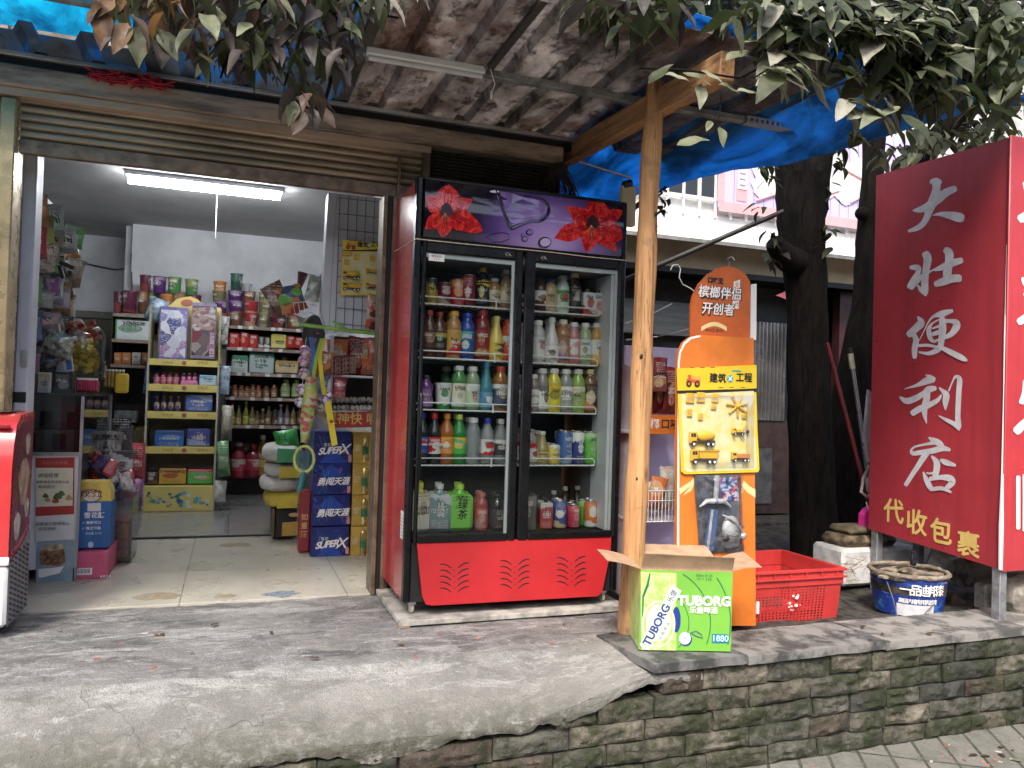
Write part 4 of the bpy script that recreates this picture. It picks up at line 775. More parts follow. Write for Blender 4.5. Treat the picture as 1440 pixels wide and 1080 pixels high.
def truck(k, px, py, s, Y, body, kind):
    """little toy lorry: cab with windows, load, wheels; (px,py) is the front wheel"""
    o = P3(px, py, Y); q = s
    def bx(a0, a1, z0, z1, m, dy=0.): k.box(o.x+a0*q, o.x+a1*q, Y-.016-dy, Y-.001, o.z+z0*q, o.z+z1*q, m, .002)
    bx(-.18, 4.1, .15, .55, mat('toy_chassis', (.06, .04, .03), .5)); bx(-.55, .75, .1, 1.9, body); bx(-.40, .55, 1.05, 1.7, M_INK, .0008); bx(.0, .08, 1.05, 1.7, body, .0012)
    if kind == 'mixer': k.lathe([(.35*q, 0), (.75*q, .5*q), (.85*q, 1.3*q), (.6*q, 2.5*q), (.3*q, 3.1*q)], body, n=12, M=Matrix.Translation((o.x+.9*q, Y-.012, o.z+1.2*q)) @ Matrix.Rotation(rad(88), 4, 'Y') @ Matrix.Diagonal((1, .6, 1, 1)))
    elif kind == 'tipper': k.poly([(o.x+a*q, Y-.018, o.z+z*q) for a, z in ((.85, .55), (4.1, .55), (4.5, 1.9), (.85, 1.75))], (0, 1, 0), .016, body); k.box(o.x+.85*q, o.x+4.5*q, Y-.0195, Y-.002, o.z+1.55*q, o.z+1.75*q, mat('toy_edge', (.45, .25, .02), .4))
    elif kind == 'digger': bx(1, 3.2, .5, 1.6, body); k.tube([(o.x+3*q, Y-.012, o.z+1.4*q), (o.x+4.4*q, Y-.012, o.z+2.8*q), (o.x+5.4*q, Y-.012, o.z+1.2*q)], .16*q, body, 6); bx(5.0, 5.8, .3, 1.2, MATS['toy_chassis'])
    else: bx(.85, 4.4, .5, 1.5, mat('toy_orange', (.60, .22, .06), .4)); 
    for a in (0, 2.6, 3.5): 
        k.lathe([(.02*q, -.002), (.42*q, -.002), (.42*q, .004), (.36*q, .006), (.02*q, .006)], M_INK, n=12, M=Matrix.Translation((o.x+a*q, Y-.019, o.z)) @ Matrix.Rotation(rad(90), 4, 'X'))
        k.lathe([(.02*q, .0062), (.22*q, .0064)], M_WINK, n=8, M=Matrix.Translation((o.x+a*q, Y-.019, o.z)) @ Matrix.Rotation(rad(90), 4, 'X'))
M_YEL = mat('yellow_card', (.78, .55, .03), .45, var=.05); M_TOY = mat('toy_yellow', (.66, .40, .04), .38, var=.1); M_BGC = mat('card_cream', (.64, .60, .38), .5, var=.2, vs=14, col2=(.72, .60, .18))
M_BLIST = glass('blister', (.99, .99, .98), .01, .12, (.7, .7, .7), .35)
def toy_card(label, Y, hd, bd, s, loc):
    o = thing('toy_card', label, 'toy', loc, 'construction toy cards')
    k = MB(); k.poly([P3(x, y, Y) for x, y in bd], (0, 1, 0), .003, M_YEL)
    cx = sum(p[0] for p in bd)/len(bd); cyy = sum(p[1] for p in bd)/len(bd)
    k.poly([P3(cx+(x-cx)*.93, cyy+(y-cyy)*.95-1.0, Y, .0012) for x, y in bd], (0, 1, 0), .001, M_BGC); k.build('backing_card', o)
    k = MB(); k.poly([P3(x, y, Y) for x, y in hd], (0, 1, 0), .004, M_YEL); xs = [p[0] for p in hd]; ys = [p[1] for p in hd]; x0, x1 = min(xs), max(xs); y0, y1 = min(ys), max(ys); W, Hh = x1-x0, y1-y0
    k.poly([P3(x0+W*a, y0+Hh*b, Y, .001) for a, b in ((0, .93), (1, .86), (1, .98), (0, 1.04))], (0, 1, 0), .001, M_INK); k.build('header_card', o)
    k = MB(); sz = P3(0, 0, Y).z-P3(0, W*.125, Y).z
    k.text('建筑', sz*1.35, P3(x0+W*.51, y0+Hh*.50, Y, .0012), X_, Z_, M_INK, 0, .0006, bold=sz*.035); k.text('工程', sz*1.35, P3(x0+W*.84, y0+Hh*.48, Y, .0012), X_, Z_, M_INK, 0, .0006, bold=sz*.035)
    c = P3(x0+W*.665, y0+Hh*.5, Y, .0016); k.lathe([(.0001, 0), (sz*.5, 0), (sz*.5, .001)], mat('teal_ink', (.03, .35, .38), .5), n=16, M=Matrix.Translation(c) @ Matrix.Rotation(rad(90), 4, 'X'))
    k.box(c.x-sz*.4, c.x+sz*.4, c.y-.002, c.y-.0012, c.z-sz*.08, c.z+sz*.08, M_WINK, M=Matrix.Translation(c) @ Matrix.Rotation(.7, 4, 'Y') @ Matrix.Translation(-c)); k.box(c.x-sz*.08, c.x+sz*.08, c.y-.0021, c.y-.0012, c.z-sz*.4, c.z+sz*.4, M_WINK, M=Matrix.Translation(c) @ Matrix.Rotation(.7, 4, 'Y') @ Matrix.Translation(-c))
    a = P3(x0+W*.70, y0+Hh*.22, Y, .0015); k.box(a.x-sz*.15, a.x+sz*1.3, a.y, a.y+.001, a.z-sz*.1, a.z+sz*.1, MATS['teal_ink'])
    for i in range(6): q = P3(x0+W*(.16+i*.13), y0+Hh*.10, Y, .0015) if i < 3 else P3(x0+W*(.1+i*.14), y0+Hh*.82, Y, .0015); k.box(q.x, q.x+sz*.7, q.y, q.y+.001, q.z, q.z+sz*.06, M_INK)
    t0 = P3(x0+W*.19, y0+Hh*.66, Y); RD = mat('truck_red', (.62, .10, .03), .5, var=.1)
    k.box(t0.x-sz*.9, t0.x+sz*1.2, Y-.0022, Y-.001, t0.z+sz*.1, t0.z+sz*.55, RD); k.box(t0.x-sz*.7, t0.x-sz*.2, Y-.0022, Y-.001, t0.z+sz*.55, t0.z+sz*1.1, RD); k.box(t0.x+sz*.0, t0.x+sz*1.3, Y-.0024, Y-.001, t0.z+sz*.5, t0.z+sz*.95, mat('truck_tan', (.70, .35, .08), .5))
    for a in (-.55, .75): 
        k.lathe([(.0001, 0), (sz*.42, 0), (sz*.42, .001)], M_INK, n=16, M=Matrix.Translation((t0.x+a*sz, Y-.0026, t0.z-sz*.1)) @ Matrix.Rotation(rad(90), 4, 'X')); k.lathe([(.0001, .0012), (sz*.2, .0012), (sz*.2, .0016)], mat('hub_red', (.60, .15, .08), .5), n=12, M=Matrix.Translation((t0.x+a*sz, Y-.0026, t0.z-sz*.1)) @ Matrix.Rotation(rad(90), 4, 'X'))
    k.build('header_print', o); return o, cx, cyy
HD = [(952, 518), (1064, 513), (1064, 546), (953, 552)]; BD = [(953, 552), (1063.5, 547), (1065, 600), (1068, 660), (1066, 664), (963, 667), (958, 663), (956, 620)]
tc, _, _ = toy_card('yellow card of toy construction trucks hanging on the orange display stand', SY-.012, HD, BD, 1., (2.13, SY-.02, .75))
YC = SY-.014
k = MB(); truck(k, 972, 624, .030, YC, M_TOY, 'mixer'); k.build('toy_truck', tc)
k = MB(); truck(k, 974, 649, .030, YC, M_TOY, 'tipper'); k.build('toy_truck', tc)
k = MB(); truck(k, 1030, 647, .021, YC, M_TOY, 'fire'); k.build('toy_truck', tc)
k = MB(); truck(k, 1030, 610, .015, YC, M_TOY, 'digger'); k.build('toy_truck', tc)
k = MB(); c = P3(1036, 571, YC)
for i in range(7): a = i*math.pi/3.5+.3; k.tube([c+Vector((0, -.006, 0)), c+Vector((.062*math.cos(a), -.006, .052*math.sin(a)))], .006, M_TOY, 6)
k.sphere(c+Vector((0, -.008, 0)), .012, M_TOY); k.build('toy_rotor', tc)
k = MB()
for px, py, w_, h_ in ((964, 553, 12, 14), (979, 552, 12, 14), (1000, 554, 10, 12), (999, 568, 8, 8), (965, 575, 8, 11), (981, 581, 7, 10), (1042, 581, 8, 8)):
    a, b = P3(px, py+h_, YC), P3(px+w_, py, YC); k.box(a.x, b.x, YC-.008, YC, a.z, b.z, M_TOY, .003); k.box(a.x+.004, b.x-.004, YC-.0086, YC, a.z+(b.z-a.z)*.3, a.z+(b.z-a.z)*.55, mat('sign_tan', (.55, .34, .12), .5))
k.build('toy_road_sign', tc)
k = MB(); cc = (1010, 606)
k.grid(lambda u, v: tuple(P3(957.5+(103)*u, 556+103*v, YC, .002+.026*min(1, min(u, 1-u, v, 1-v)*9))), 14, 14, M_BLIST); k.build('blister', tc)

sw = thing('toy_sword_pack', 'clear bag with grey toy sword, shield and helmet hung on the orange display', 'toy', (2.14, SY-.03, .35))
YS = SY-.008; k = MB(); k.poly([P3(x, y, YS) for x, y in ((976, 668), (1042, 667), (1046, 776), (984, 778))], (0, 1, 0), .002, mat('pack_back', (.035, .04, .05), .4, var=.5, vs=25, col2=(.10, .11, .14))); 
k.poly([P3(x, y, YS, .002) for x, y in ((1010, 672), (1036, 670), (1039, 704), (1016, 703))], (0, 1, 0), .001, pmat('hero_print', [(.08, .12, .32), (.4, .45, .6), (.03, .04, .12), (.45, .08, .06)], 60)); k.build('backing_card', sw)
M_STEEL = mat('toy_silver', (.50, .51, .53), .35, .35, var=.2, vs=20)
k = MB(); k.tube([P3(1005, 668, YS, .018), P3(1004, 690, YS, .018), P3(1003, 702, YS, .018)], [.012, .013, .011], M_STEEL, 10)
for s_ in (-1, 1): k.tube([P3(1003, 704, YS, .018), P3(1003+s_*12, 704, YS, .018), P3(1003+s_*22, 712, YS, .016)], [.014, .012, .004], M_STEEL, 8)
k.sphere(P3(1003, 705, YS, .026), .011, mat('toy_bluegrey', (.16, .19, .28), .25, .5), 10, 6)
k.poly([P3(x, y, YS, .024) for x, y in ((995, 714), (1006, 716), (1000, 772), (992, 777), (987, 772))], (0, 1, 0), .010, mat('blade_blue', (.10, .16, .34), .25, .4, var=.1)); k.poly([P3(x, y, YS, .027) for x, y in ((996, 716), (999, 716), (992, 774), (989, 772))], (0, 1, 0), .003, M_STEEL); k.build('sword', sw)
k = MB(); k.sphere(P3(1022, 742, YS, .030), .062, M_STEEL, 16, 10, (.75, .42, 1)); k.sphere(P3(1012, 755, YS, .054), .016, M_INK, 10, 6, (1.2, .5, .7))
k.tube([P3(1008, 722, YS, .045), P3(1020, 728, YS, .056), P3(1030, 738, YS, .05), P3(1041, 750, YS, .03)], [.004, .008, .008, .004], M_STEEL, 7)
for q in range(4): k.tube([P3(1006+q*4, 764-q*7, YS, .050), P3(1014+q*5, 768-q*8, YS, .054), P3(1030+q*3, 762-q*8, YS, .04)], .0035, mat('toy_dark', (.12, .12, .13), .3, .5), 6)
k.sphere(P3(1039, 752, YS, .03), .018, M_STEEL, 10, 6); k.build('helmet', sw)
k = MB(); k.grid(lambda u, v: tuple(P3(977+68*u, 668+108*v, YS, .004+.062*min(1, min(u, 1-u, v*1.6, 1-v)*4)+.006*noise.noise((u*5, v*7, 1)))), 14, 18, M_BLIST); k.build('plastic_bag', sw)

# ------------------------------------------------ lilac shelf of snack bags behind the post
ls = thing('lilac_snack_shelf', 'lilac snack shelf with orange price strip and white wire basket behind the timber post', 'shelf', (2.2, 3.62, 0))
k = MB(); a, b = ry(893, 490, 3.72), ry(958, 490, 3.72); k.box(a.x-.06, b.x+.02, 3.72, 3.745, .02, b.z+.0, M_LIL, .006); k.box(a.x-.09, a.x-.062, 3.50, 3.745, .02, ry(880, 510, 3.5).z, mat('pale_side', (.66, .67, .72), .35, var=.1), .012); k.build('back_panel', ls)
k = MB(); a, b = ry(905, 610, 3.50), ry(951, 584, 3.50); k.box(a.x-.06, b.x+.04, 3.50, 3.506, a.z, b.z, M_ORG); k.box(a.x-.06, b.x+.04, 3.507, 3.719, a.z, a.z+.012, M_WHT)
k.text('槟榔', .055, (ry(914, 597, 3.5).x, 3.499, (a.z+b.z)/2), X_, Z_, M_WINK, .001, .0006); k.text('口味', .055, (ry(942, 597, 3.5).x, 3.499, (a.z+b.z)/2), X_, Z_, M_INK, .001, .0006); k.build('price_strip', ls)
k = MB(); a, b = ry(904, 722, 3.46), ry(951, 690, 3.46); zb, zt = ry(951, 733, 3.46).z, b.z
for i in range(16): x = a.x-.05+i*.020; k.tube([(x, 3.46, zt), (x, 3.46, zb), (x, 3.715, zb+.01)], .0022, M_WIRE, 4)
for z in (zt, zt-.05, zb): k.tube([(a.x-.06, 3.458, z), (b.x+.08, 3.458, z)], .003, M_WIRE, 5)
k.build('wire_basket', ls)
def bag(name, label, cat, c, w_, h_, d_, mt, group=None, tilt=0., lean=0.):
    """crimped snack bag, its lower edge at c"""
    k = MB(); M4 = Matrix.Translation(c) @ Matrix.Rotation(tilt, 4, 'Y') @ Matrix.Rotation(lean, 4, 'X'); ph = random.random()*40
    def fn(u, v, s_):
        e = (math.sin(math.pi*u)**.55)*(math.sin(math.pi*v)**.6); 
        return (w_*(u-.5)*(1-.08*math.sin(math.pi*v)), s_*(.001+d_*.5*e*(1+.35*noise.noise((u*4+ph, v*5, s_)))), h_*v + .006*noise.noise((u*6, ph, v*6)))
    k.grid(lambda u, v: fn(u, v, -1), 10, 12, mt, M4); k.grid(lambda u, v: fn(1-u, v, 1), 10, 12, mt, M4)
    return tag(k.build(name, loc=c), label, cat, group)
M_BAGR = pmat('bag_maroon', [(.12, .012, .012), (.20, .02, .02), (.35, .08, .03), (.10, .01, .03)], 22, (1, 1, 1), .25, fine=1); M_BAGO = pmat('bag_orange', [(.50, .14, .03), (.40, .08, .02), (.55, .35, .10)], 26, (1, 1, 1), .25, fine=1)
z0 = ry(905, 580, 3.62).z-.005
for i, (px, m_, h_, lb) in enumerate(((905, M_BAGO, .20, 'orange snack bag touching the timber post on the lilac shelf'), (922, M_BAGR, .30, 'tall dark maroon snack bag on the upper lilac shelf'), (938, M_BAGR, .25, 'dark maroon snack bag with purple sheen nearest the orange display'), (948, M_BAGO, .22, 'orange snack bag tucked behind the orange display edge'))):
    bag('snack_bag', lb, 'snack bag', (ry(px, 580, 3.60+.03*(i % 2)).x, 3.58+.03*(i % 2), z0), .085, h_, .05, m_, 'snack bags on the lilac shelf', 0, .05)
o = ry(916, 545, 3.52); k = MB(); k.tube([(o.x, 3.53, o.z-.02), (o.x, 3.53, o.z+.045), (o.x+.02, 3.53, o.z+.07), (o.x+.09, 3.53, o.z+.08), (o.x+.10, 3.53, o.z-.01)], .007, M_INK, 8); k.box(o.x+.005, o.x+.095, 3.525, 3.56, o.z-.02, o.z+.06, pmat('box_amber', [(.30, .14, .05), (.16, .05, .03), (.55, .40, .2)], 50), .003)
tag(k.build('snack_box', loc=o), 'small dark carry box with black handle on top of the maroon bags', 'box')
M_BAGW = pmat('bag_cream', [(.62, .60, .50), (.55, .62, .48), (.60, .45, .35), (.70, .68, .62)], 24, (1, 1, 1), .3)
for i, (px, py, w_, h_, tl, lb) in enumerate(((912, 700, .10, .17, .2, 'pale snack bag leaning against the post in the wire basket'), (924, 702, .11, .16, -.25, 'cream snack bag in the middle of the wire basket'), (936, 704, .10, .22, .1, 'tall greyish snack bag standing in the wire basket'), (946, 706, .10, .24, -.05, 'tall cream snack bag in the wire basket beside the orange board'))):
    p = ry(px, py+14, 3.58); bag('snack_bag', lb, 'snack bag', (p.x, 3.54+.035*i, p.z), w_, h_, .07, M_BAGW if i != 0 else M_BAGO, 'snack bags in the wire basket', tl, .1)

# ------------------------------------------------ green beer carton
GY, GO, GA = 0., rz(965, 917, .004), rad(-18)
tb = thing('beer_carton', 'open bright green beer carton with flaps spread out on the stone slab', 'carton', GO, None, True, GA)
GE, GN = Vector((math.cos(GA), math.sin(GA), 0)), Vector((-math.sin(GA), math.cos(GA), 0))
def PT(px, py, e=0.): d = ray(px, py); p = CAM+d*((GO-CAM).dot(GN)/d.dot(GN))-GO; return Vector((p.dot(GE), -e, p.z))
x0, x1, zt = PT(900, 860).x, PT(1029, 860).x, PT(965, 803).z; BDp = .26
M_GRN = mat('beer_green', (.19, .48, .065), .35, var=.06, vs=3); M_GRN2 = mat('beer_green_pale', (.50, .68, .22), .35, var=.15, vs=8); M_NAVY = mat('navy_ink', (.02, .05, .26), .4, var=0); M_DKG = mat('deep_green_ink', (.02, .16, .09), .4, var=0); M_WB = mat('bottle_white', (.70, .76, .60), .4, var=.1)
k = MB(); th_ = .004
k.box(x0, x1, GY, GY+th_, .006, zt, M_GRN); k.box(x0, x1, GY+BDp-th_, GY+BDp, .006, zt, M_GRN); k.box(x0-.0002, x0+th_, GY+th_+.0002, GY+BDp-th_-.0002, .006, zt, M_GRN2); k.box(x1-th_, x1+.0002, GY+th_+.0002, GY+BDp-th_-.0002, .006, zt, M_GRN); k.box(x0+.005, x1-.005, GY+.005, GY+BDp-.005, .006, .01, M_CARD); k.build('carton_body', tb)
def flap(pts, th=(0, 0, .0035)):
    k = MB(); k.grid(lambda u, v: tuple(Vector(pts[0]).lerp(Vector(pts[1]), u).lerp(Vector(pts[3]).lerp(Vector(pts[2]), u), v) + Vector((0, 0, .006*math.sin(math.pi*v)))), 8, 6, M_CARD, th=th); k.build('flap', tb)
flap([(x0, GY+.002, zt), (x1, GY+.002, zt), (x1-.004, GY-.035, zt+.066), (x0+.004, GY-.040, zt+.076)])
flap([(x0, GY+BDp-.002, zt), (x1, GY+BDp-.002, zt), (x1-.01, GY+BDp+.13, zt+.035), (x0+.01, GY+BDp+.13, zt+.035)])
flap([(x0, GY+.01, zt), (x0, GY+BDp-.01, zt), (x0-.155, GY+BDp-.03, zt+.035), (x0-.14, GY+.02, zt+.030)])
flap([(x1, GY+.01, zt), (x1, GY+BDp-.01, zt), (x1+.12, GY+BDp-.03, zt+.04), (x1+.13, GY+.02, zt+.018)])
k = MB(); k.poly([PT(x, y, .0004) for x, y in ((901, 804), (951, 806), (951, 915), (902, 914))], (0, 1, 0), .0005, M_GRN2)               # printed bottle
k.poly([PT(x, y, .0012) for x, y in ((913, 806), (942, 807), (946, 820), (949.5, 836), (950, 870), (949, 914), (904, 914), (902.5, 870), (904, 838), (910, 822))], (0, 1, 0), .0005, mat('bottle_print', (.30, .58, .10), .3, var=.4, vs=30, col2=(.62, .74, .35)))
k.poly([PT(x, y, .0015) for x, y in ((913, 806), (915, 806), (912, 824), (905.5, 840), (904, 880), (902.8, 880), (903, 838), (909, 822))], (0, 1, 0), .0004, M_DKG)
def ell(cx, cy, rx_, ry_, e, m, rot=0.):
    k.poly([PT(cx+rx_*math.cos(a)*math.cos(rot)-ry_*math.sin(a)*math.sin(rot), cy+rx_*math.cos(a)*math.sin(rot)+ry_*math.sin(a)*math.cos(rot), e) for a in [j*math.pi/14 for j in range(28)]], (0, 1, 0), .0005, m)
ell(951, 871, 6, 18, .0020, M_NAVY); ell(926, 877, 23.5, 33, .0025, M_WB); ell(926, 877, 21, 30.5, .0030, MATS['bottle_print']); ell(926, 876, 17.5, 26, .0034, M_WB)
c = PT(928, 870, .004); ang = rad(63); xd = Vector((math.cos(ang), 0, math.sin(ang))); yd = Vector((-math.sin(ang), 0, math.cos(ang)))
L, Hh = .135, .030
k.poly([c+xd*a*L+yd*b*Hh for a, b in ((-1, -.8), (1.08, -.8), (1.12, .8), (-1, .8), (-1.06, 0))], (0, 1, 0), .0006, M_WB)
k.text('TUBORG', .0475, c+Vector((0, -.0005, 0))-xd*.028, xd, yd, M_NAVY, .0012, .0006, space=.98); k.text('乐堡', .028, c+Vector((0, -.0005, 0))+xd*.108, xd, yd, M_NAVY, 0, .0006)
k.text('乐 堡 啤 酒', .017, PT(934, 887, .0042), xd, yd, mat('pale_blue_ink', (.25, .33, .55), .5, var=0), 0, .0006)
k.build('bottle_print', tb)
k = MB()
for i, (r_, wd) in enumerate(((46, 1.2), (78, 1.5), (108, 1.8))):           # arcs like sound waves
    pts = [PT(925+r_*math.cos(a)*(.95), 876+r_*math.sin(a)*1.25*.8, .0012) for a in [rad(-62+j*6.5) for j in range(20)]]
    pts = [p for p in pts if x0+.085 < p.x < x1-.004 and .012 < p.z < zt-.008]; k.tube(pts, .0012*wd, M_DKG, 4, M=Matrix.Translation((0, GY-.0012, 0)) @ Matrix.Diagonal((1, .4, 1, 1)) @ Matrix.Translation((0, -GY+.0012, 0)))
k.text('TUBORG', .055, PT(990, 845.5, .0022), X_, Z_, M_WINK, .0026, .0008, space=1.02); k.text('乐堡啤酒', .030, PT(989, 858.5, .0022), X_, Z_, M_WINK, 0, .0008, bold=.0008)
for ch in range(6):                                      # slab serifs
    cx = 962.5+ch*11.1
a, b = PT(1001, 904), PT(1024, 892); k.box(a.x, b.x, GY-.0016, GY-.0004, a.z, b.z, mat('blue_plate', (.02, .16, .34), .4, var=.05)); k.text('1880', .036, PT(1012.5, 898, .0018), X_, Z_, mat('plate_ink', (.45, .75, .70), .4, var=0), .001, .0006)
k.text('330ml X 24', .015, PT(990, 809.5, .001), X_, Z_, M_DKG, 0, .0006); k.text('10° P  2.5%', .014, PT(990, 814.5, .001), X_, Z_, M_DKG, 0, .0006)
ell(964, 899, 9, 9.5, .0014, M_NAVY); ell(963, 897.5, 8.2, 8.6, .0018, M_WINK); k.text('1880', .008, PT(963, 897, .0024), X_, Z_, M_NAVY, 0, .0004)
k.tube([PT(971, 890, .002), PT(978, 887, .002), PT(986, 892, .002), PT(988, 897, .002), PT(980, 895, .002), PT(971, 890, .002)], .0016, M_NAVY, 4); k.build('printed_lettering', tb)

# ------------------------------------------------ red crate
CY0, CY1 = 3.23, 3.72; ca, cb = ry(1040, 800, CY0), ry(1187, 798, CY0); CX0, CX1, CZ = 2.34, cb.x, cb.z; CZ0 = -.05
M_CR = mat('crate_red', (.55, .045, .042), .38, var=.12, vs=5); cr = thing('plastic_crate', 'empty bright red plastic crate with mesh sides behind the coping', 'crate', ((CX0+CX1)/2, (CY0+CY1)/2, CZ0))
k = MB(); t_ = .006; ins = .028
def taper(z): return ins*(1-(z-CZ0)/(CZ-CZ0))*.8
def perf(k, p0, p1, q1, q0, nx, nz):                    # sheet p0-p1 (bottom) q0-q1 (top) with rows of round-ish holes cut out
    P = lambda u, v: Vector(p0).lerp(Vector(p1), u).lerp(Vector(q0).lerp(Vector(q1), u), v)
    for i in range(nx):
        for j in range(nz):
            u0, u1, v0, v1 = i/nx, (i+1)/nx, j/nz, (j+1)/nz; uc, vc = (u0+u1)/2, (v0+v1)/2; du, dv = (u1-u0)*.30, (v1-v0)*.30
            o8 = [(u0, v0), (uc, v0), (u1, v0), (u1, vc), (u1, v1), (uc, v1), (u0, v1), (u0, vc)]; i8 = [(uc-du*.8, vc-dv*.8), (uc, vc-dv), (uc+du*.8, vc-dv*.8), (uc+du, vc), (uc+du*.8, vc+dv*.8), (uc, vc+dv), (uc-du*.8, vc+dv*.8), (uc-du, vc)]
            k.add([P(*a) for a in o8]+[P(*a) for a in i8], [(a, (a+1) % 8, 8+(a+1) % 8, 8+a) for a in range(8)], M_CR)
zr = CZ-.085
f0, f1 = (CX0+ins*.8, CY0+ins*.8, CZ0), (CX1-ins*.8, CY0+ins*.8, CZ0); g0, g1 = (CX0+.01, CY0+.008, zr), (CX1-.01, CY0+.008, zr)
L3 = lambda a, b, q: tuple(Vector(a).lerp(Vector(b), q))
perf(k, L3(f0, f1, .06), L3(f0, f1, .86), L3(g0, g1, .86), L3(g0, g1, .06), 24, 13)
for a, b in ((0, .06), (.86, 1)): k.add([L3(f0, f1, a), L3(f0, f1, b), L3(g0, g1, b), L3(g0, g1, a)], [(0, 1, 2, 3)], M_CR)
h0, h1, j0, j1 = (CX1-ins*.8, CY1-ins*.8, CZ0), (CX0+ins*.8, CY1-ins*.8, CZ0), (CX1-.01, CY1-.008, zr), (CX0+.01, CY1-.008, zr)
perf(k, f1, h0, j0, g1, 28, 13); perf(k, h1, f0, g0, j1, 28, 13); k.add([h0, h1, j1, j0], [(0, 1, 2, 3)], M_CR); k.add([f0, f1, h0, h1], [(0, 1, 2, 3)], M_CR)
k.build('mesh_sides', cr)
k = MB()
for a in ((CX0, CX1, CY0, CY0+.012), (CX0, CX1, CY1-.012, CY1), (CX0, CX0+.012, CY0+.0125, CY1-.0125), (CX1-.012, CX1, CY0+.0125, CY1-.0125)): k.box(*a, zr, CZ, M_CR, .003)
for a in ((CX0-.012, CX1+.012, CY0-.012, CY0-.0005), (CX1+.0005, CX1+.012, CY0, CY1)): k.box(*a, CZ-.014, CZ, M_CR, .002); k.box(*a, CZ-.050, CZ-.040, M_CR, .002)
for i in range(7): x = CX0+(CX1-CX0)*(i+.5)/7; k.box(x-.003, x+.003, CY0-.010, CY0-.0006, CZ-.0395, CZ-.0145, M_CR)
k.build('rim', cr)
k = MB(); rr = random.Random(5); c = ry(1117, 846, CY0)
for i in range(13): a = rr.uniform(0, 6.28); q = rr.random()**.6; s_ = rr.uniform(.003, .012)*(1.3-q); k.poly([(c.x+.04*q*math.cos(a)*1.3+s_*math.cos(b)*rr.uniform(.7, 1.3), CY0+.003, c.z+.045*q*math.sin(a)+s_*math.sin(b)*rr.uniform(.7, 1.3)) for b in [t_*6.28/8 for t_ in range(8)]], (0, -1, 0), .003, M_WINK)
a = ry(1064, 855, CY0); k.box(a.x, a.x+.016, CY0+.0, CY0+.006, a.z-.03, a.z+.03, M_WINK); k.build('torn_label', cr)

# ------------------------------------------------ paint bucket
bp_ = ry(1277, 820, 3.26); BZ = -.04; rt_, rb_ = ry(1333, 820, 3.26).x-bp_.x, .17; zt = ry(1277, 803, 3.20).z
def bucket_mat():
    t = NT('bucket_blue'); c = t.mix(t.ramp(t.noise(20, 5, .6, None, 1.), [(.54, 0.), (.57, 1.)]), (.015, .045, .26), (.05, .15, .42)); c = t.mix(t.ramp(t.noise(5, 6, .7), [(.56, 0.), (.68, .85)]), c, (.03, .03, .045)); t.col(c); t.b.inputs['Roughness'].default_value = .35; return t.m
bu = thing('paint_bucket', 'dented blue paint bucket with crusted rim and white lettering behind the coping', 'bucket', (bp_.x, 3.26, BZ))
h = zt-BZ; k = MB(); k.cap = False
k.lathe([(rb_, 0), (rb_*1.06, h*.45), (rb_*1.075, h*.46), (rb_*1.075, h*.49), (rb_*1.06, h*.50), (rb_*1.11, h*.74), (rb_*1.125, h*.75), (rb_*1.125, h*.78), (rb_*1.11, h*.79), (rb_*1.15, h*.93)], bucket_mat(), (bp_.x, 3.26, BZ), 40); k.lathe([(rb_*1.13, h*.93), (rb_*1.08, h*.5), (.01, h*.48)], M_SOIL, (bp_.x, 3.26, BZ), 30); k.build('bucket_wall', bu)
M_CRUST = mat('dried_crust', (.14, .105, .07), .95, var=.6, vs=30, bump=.9, bs=60, col2=(.33, .29, .22)); k = MB()
k.tube([(bp_.x+rb_*1.15*math.cos(a), 3.26+rb_*1.15*math.sin(a), zt-h*.055+.006*noise.noise((a*3, 1, 0))) for a in [j*math.pi/24 for j in range(48)]], [.012+.007*noise.noise((j*.6, 0, 3)) for j in range(48)], M_CRUST, 8, closed=True); k.build('crusted_rim', bu)
k = MB(); R0 = rb_*1.10
def cyl_text(s, size, ang0, z, m, step, R):
    for i, ch in enumerate(s):
        a = ang0+i*step; d = Vector((math.cos(a), math.sin(a), 0)); k.text(ch, size, Vector((bp_.x, 3.26, z))+d*R, Vector((-math.sin(a), math.cos(a), 0)), Z_, m, 0, .0012, bold=size*.016)
cyl_text('一品迪邦漆', .062, rad(220), BZ+h*.63, M_WINK, .235, rb_*1.115); cyl_text('高级内墙专用乳胶漆', .028, rad(213), BZ+h*.37, M_WINK, .118, rb_*1.06)
k.shell([(rb_*1.062, h*.30), (rb_*1.025, h*.02)], mat('label_white', (.68, .68, .70), .6, var=.08, vs=30), (bp_.x, 3.26, BZ), 12, a0=rad(206), a1=rad(266)); k.build('label', bu)
k = MB(); k.tube([rx_ for rx_ in (ry(1321, 842, 3.10), ry(1307, 856, 3.06), ry(1296, 868, 3.05))], .0035, MATS['thin_wire'], 6); k.tube([(bp_.x-rb_*1.13, 3.22, zt-.05), (bp_.x-rb_*1.22, 3.16, zt-.13), (bp_.x-rb_*1.15, 3.13, zt-.25)], .003, MATS['thin_wire'], 5); k.build('handle', bu)
k = MB()
for i in range(26): a, q = random.uniform(0, 6.3), rb_*random.uniform(.1, 1.0); k.sphere((bp_.x+q*math.cos(a), 3.26+q*math.sin(a), BZ+h*.80+random.uniform(0, .03)), random.uniform(.02, .05), M_CRUST if i % 3 else M_SOIL, 7, 5, (1.6, 1, .35))
k.build('rubbish', bu)
p = ry(1284, 795, 3.2); k = MB(); k.lathe([(.014, 0), (.017, .01), (.017, .04), (.010, .06), (.010, .075)], glass('dark_glass', (.1, .1, .12), .7, .1, (.02, .02, .03)), p, 12); tag(k.build('small_bottle', loc=p), 'small dark glass bottle stuck upright in the rubbish of the blue bucket', 'bottle')

# ------------------------------------------------ big red two-sided sign
SX, SYN, SYF = 3.68, 2.86, 3.73

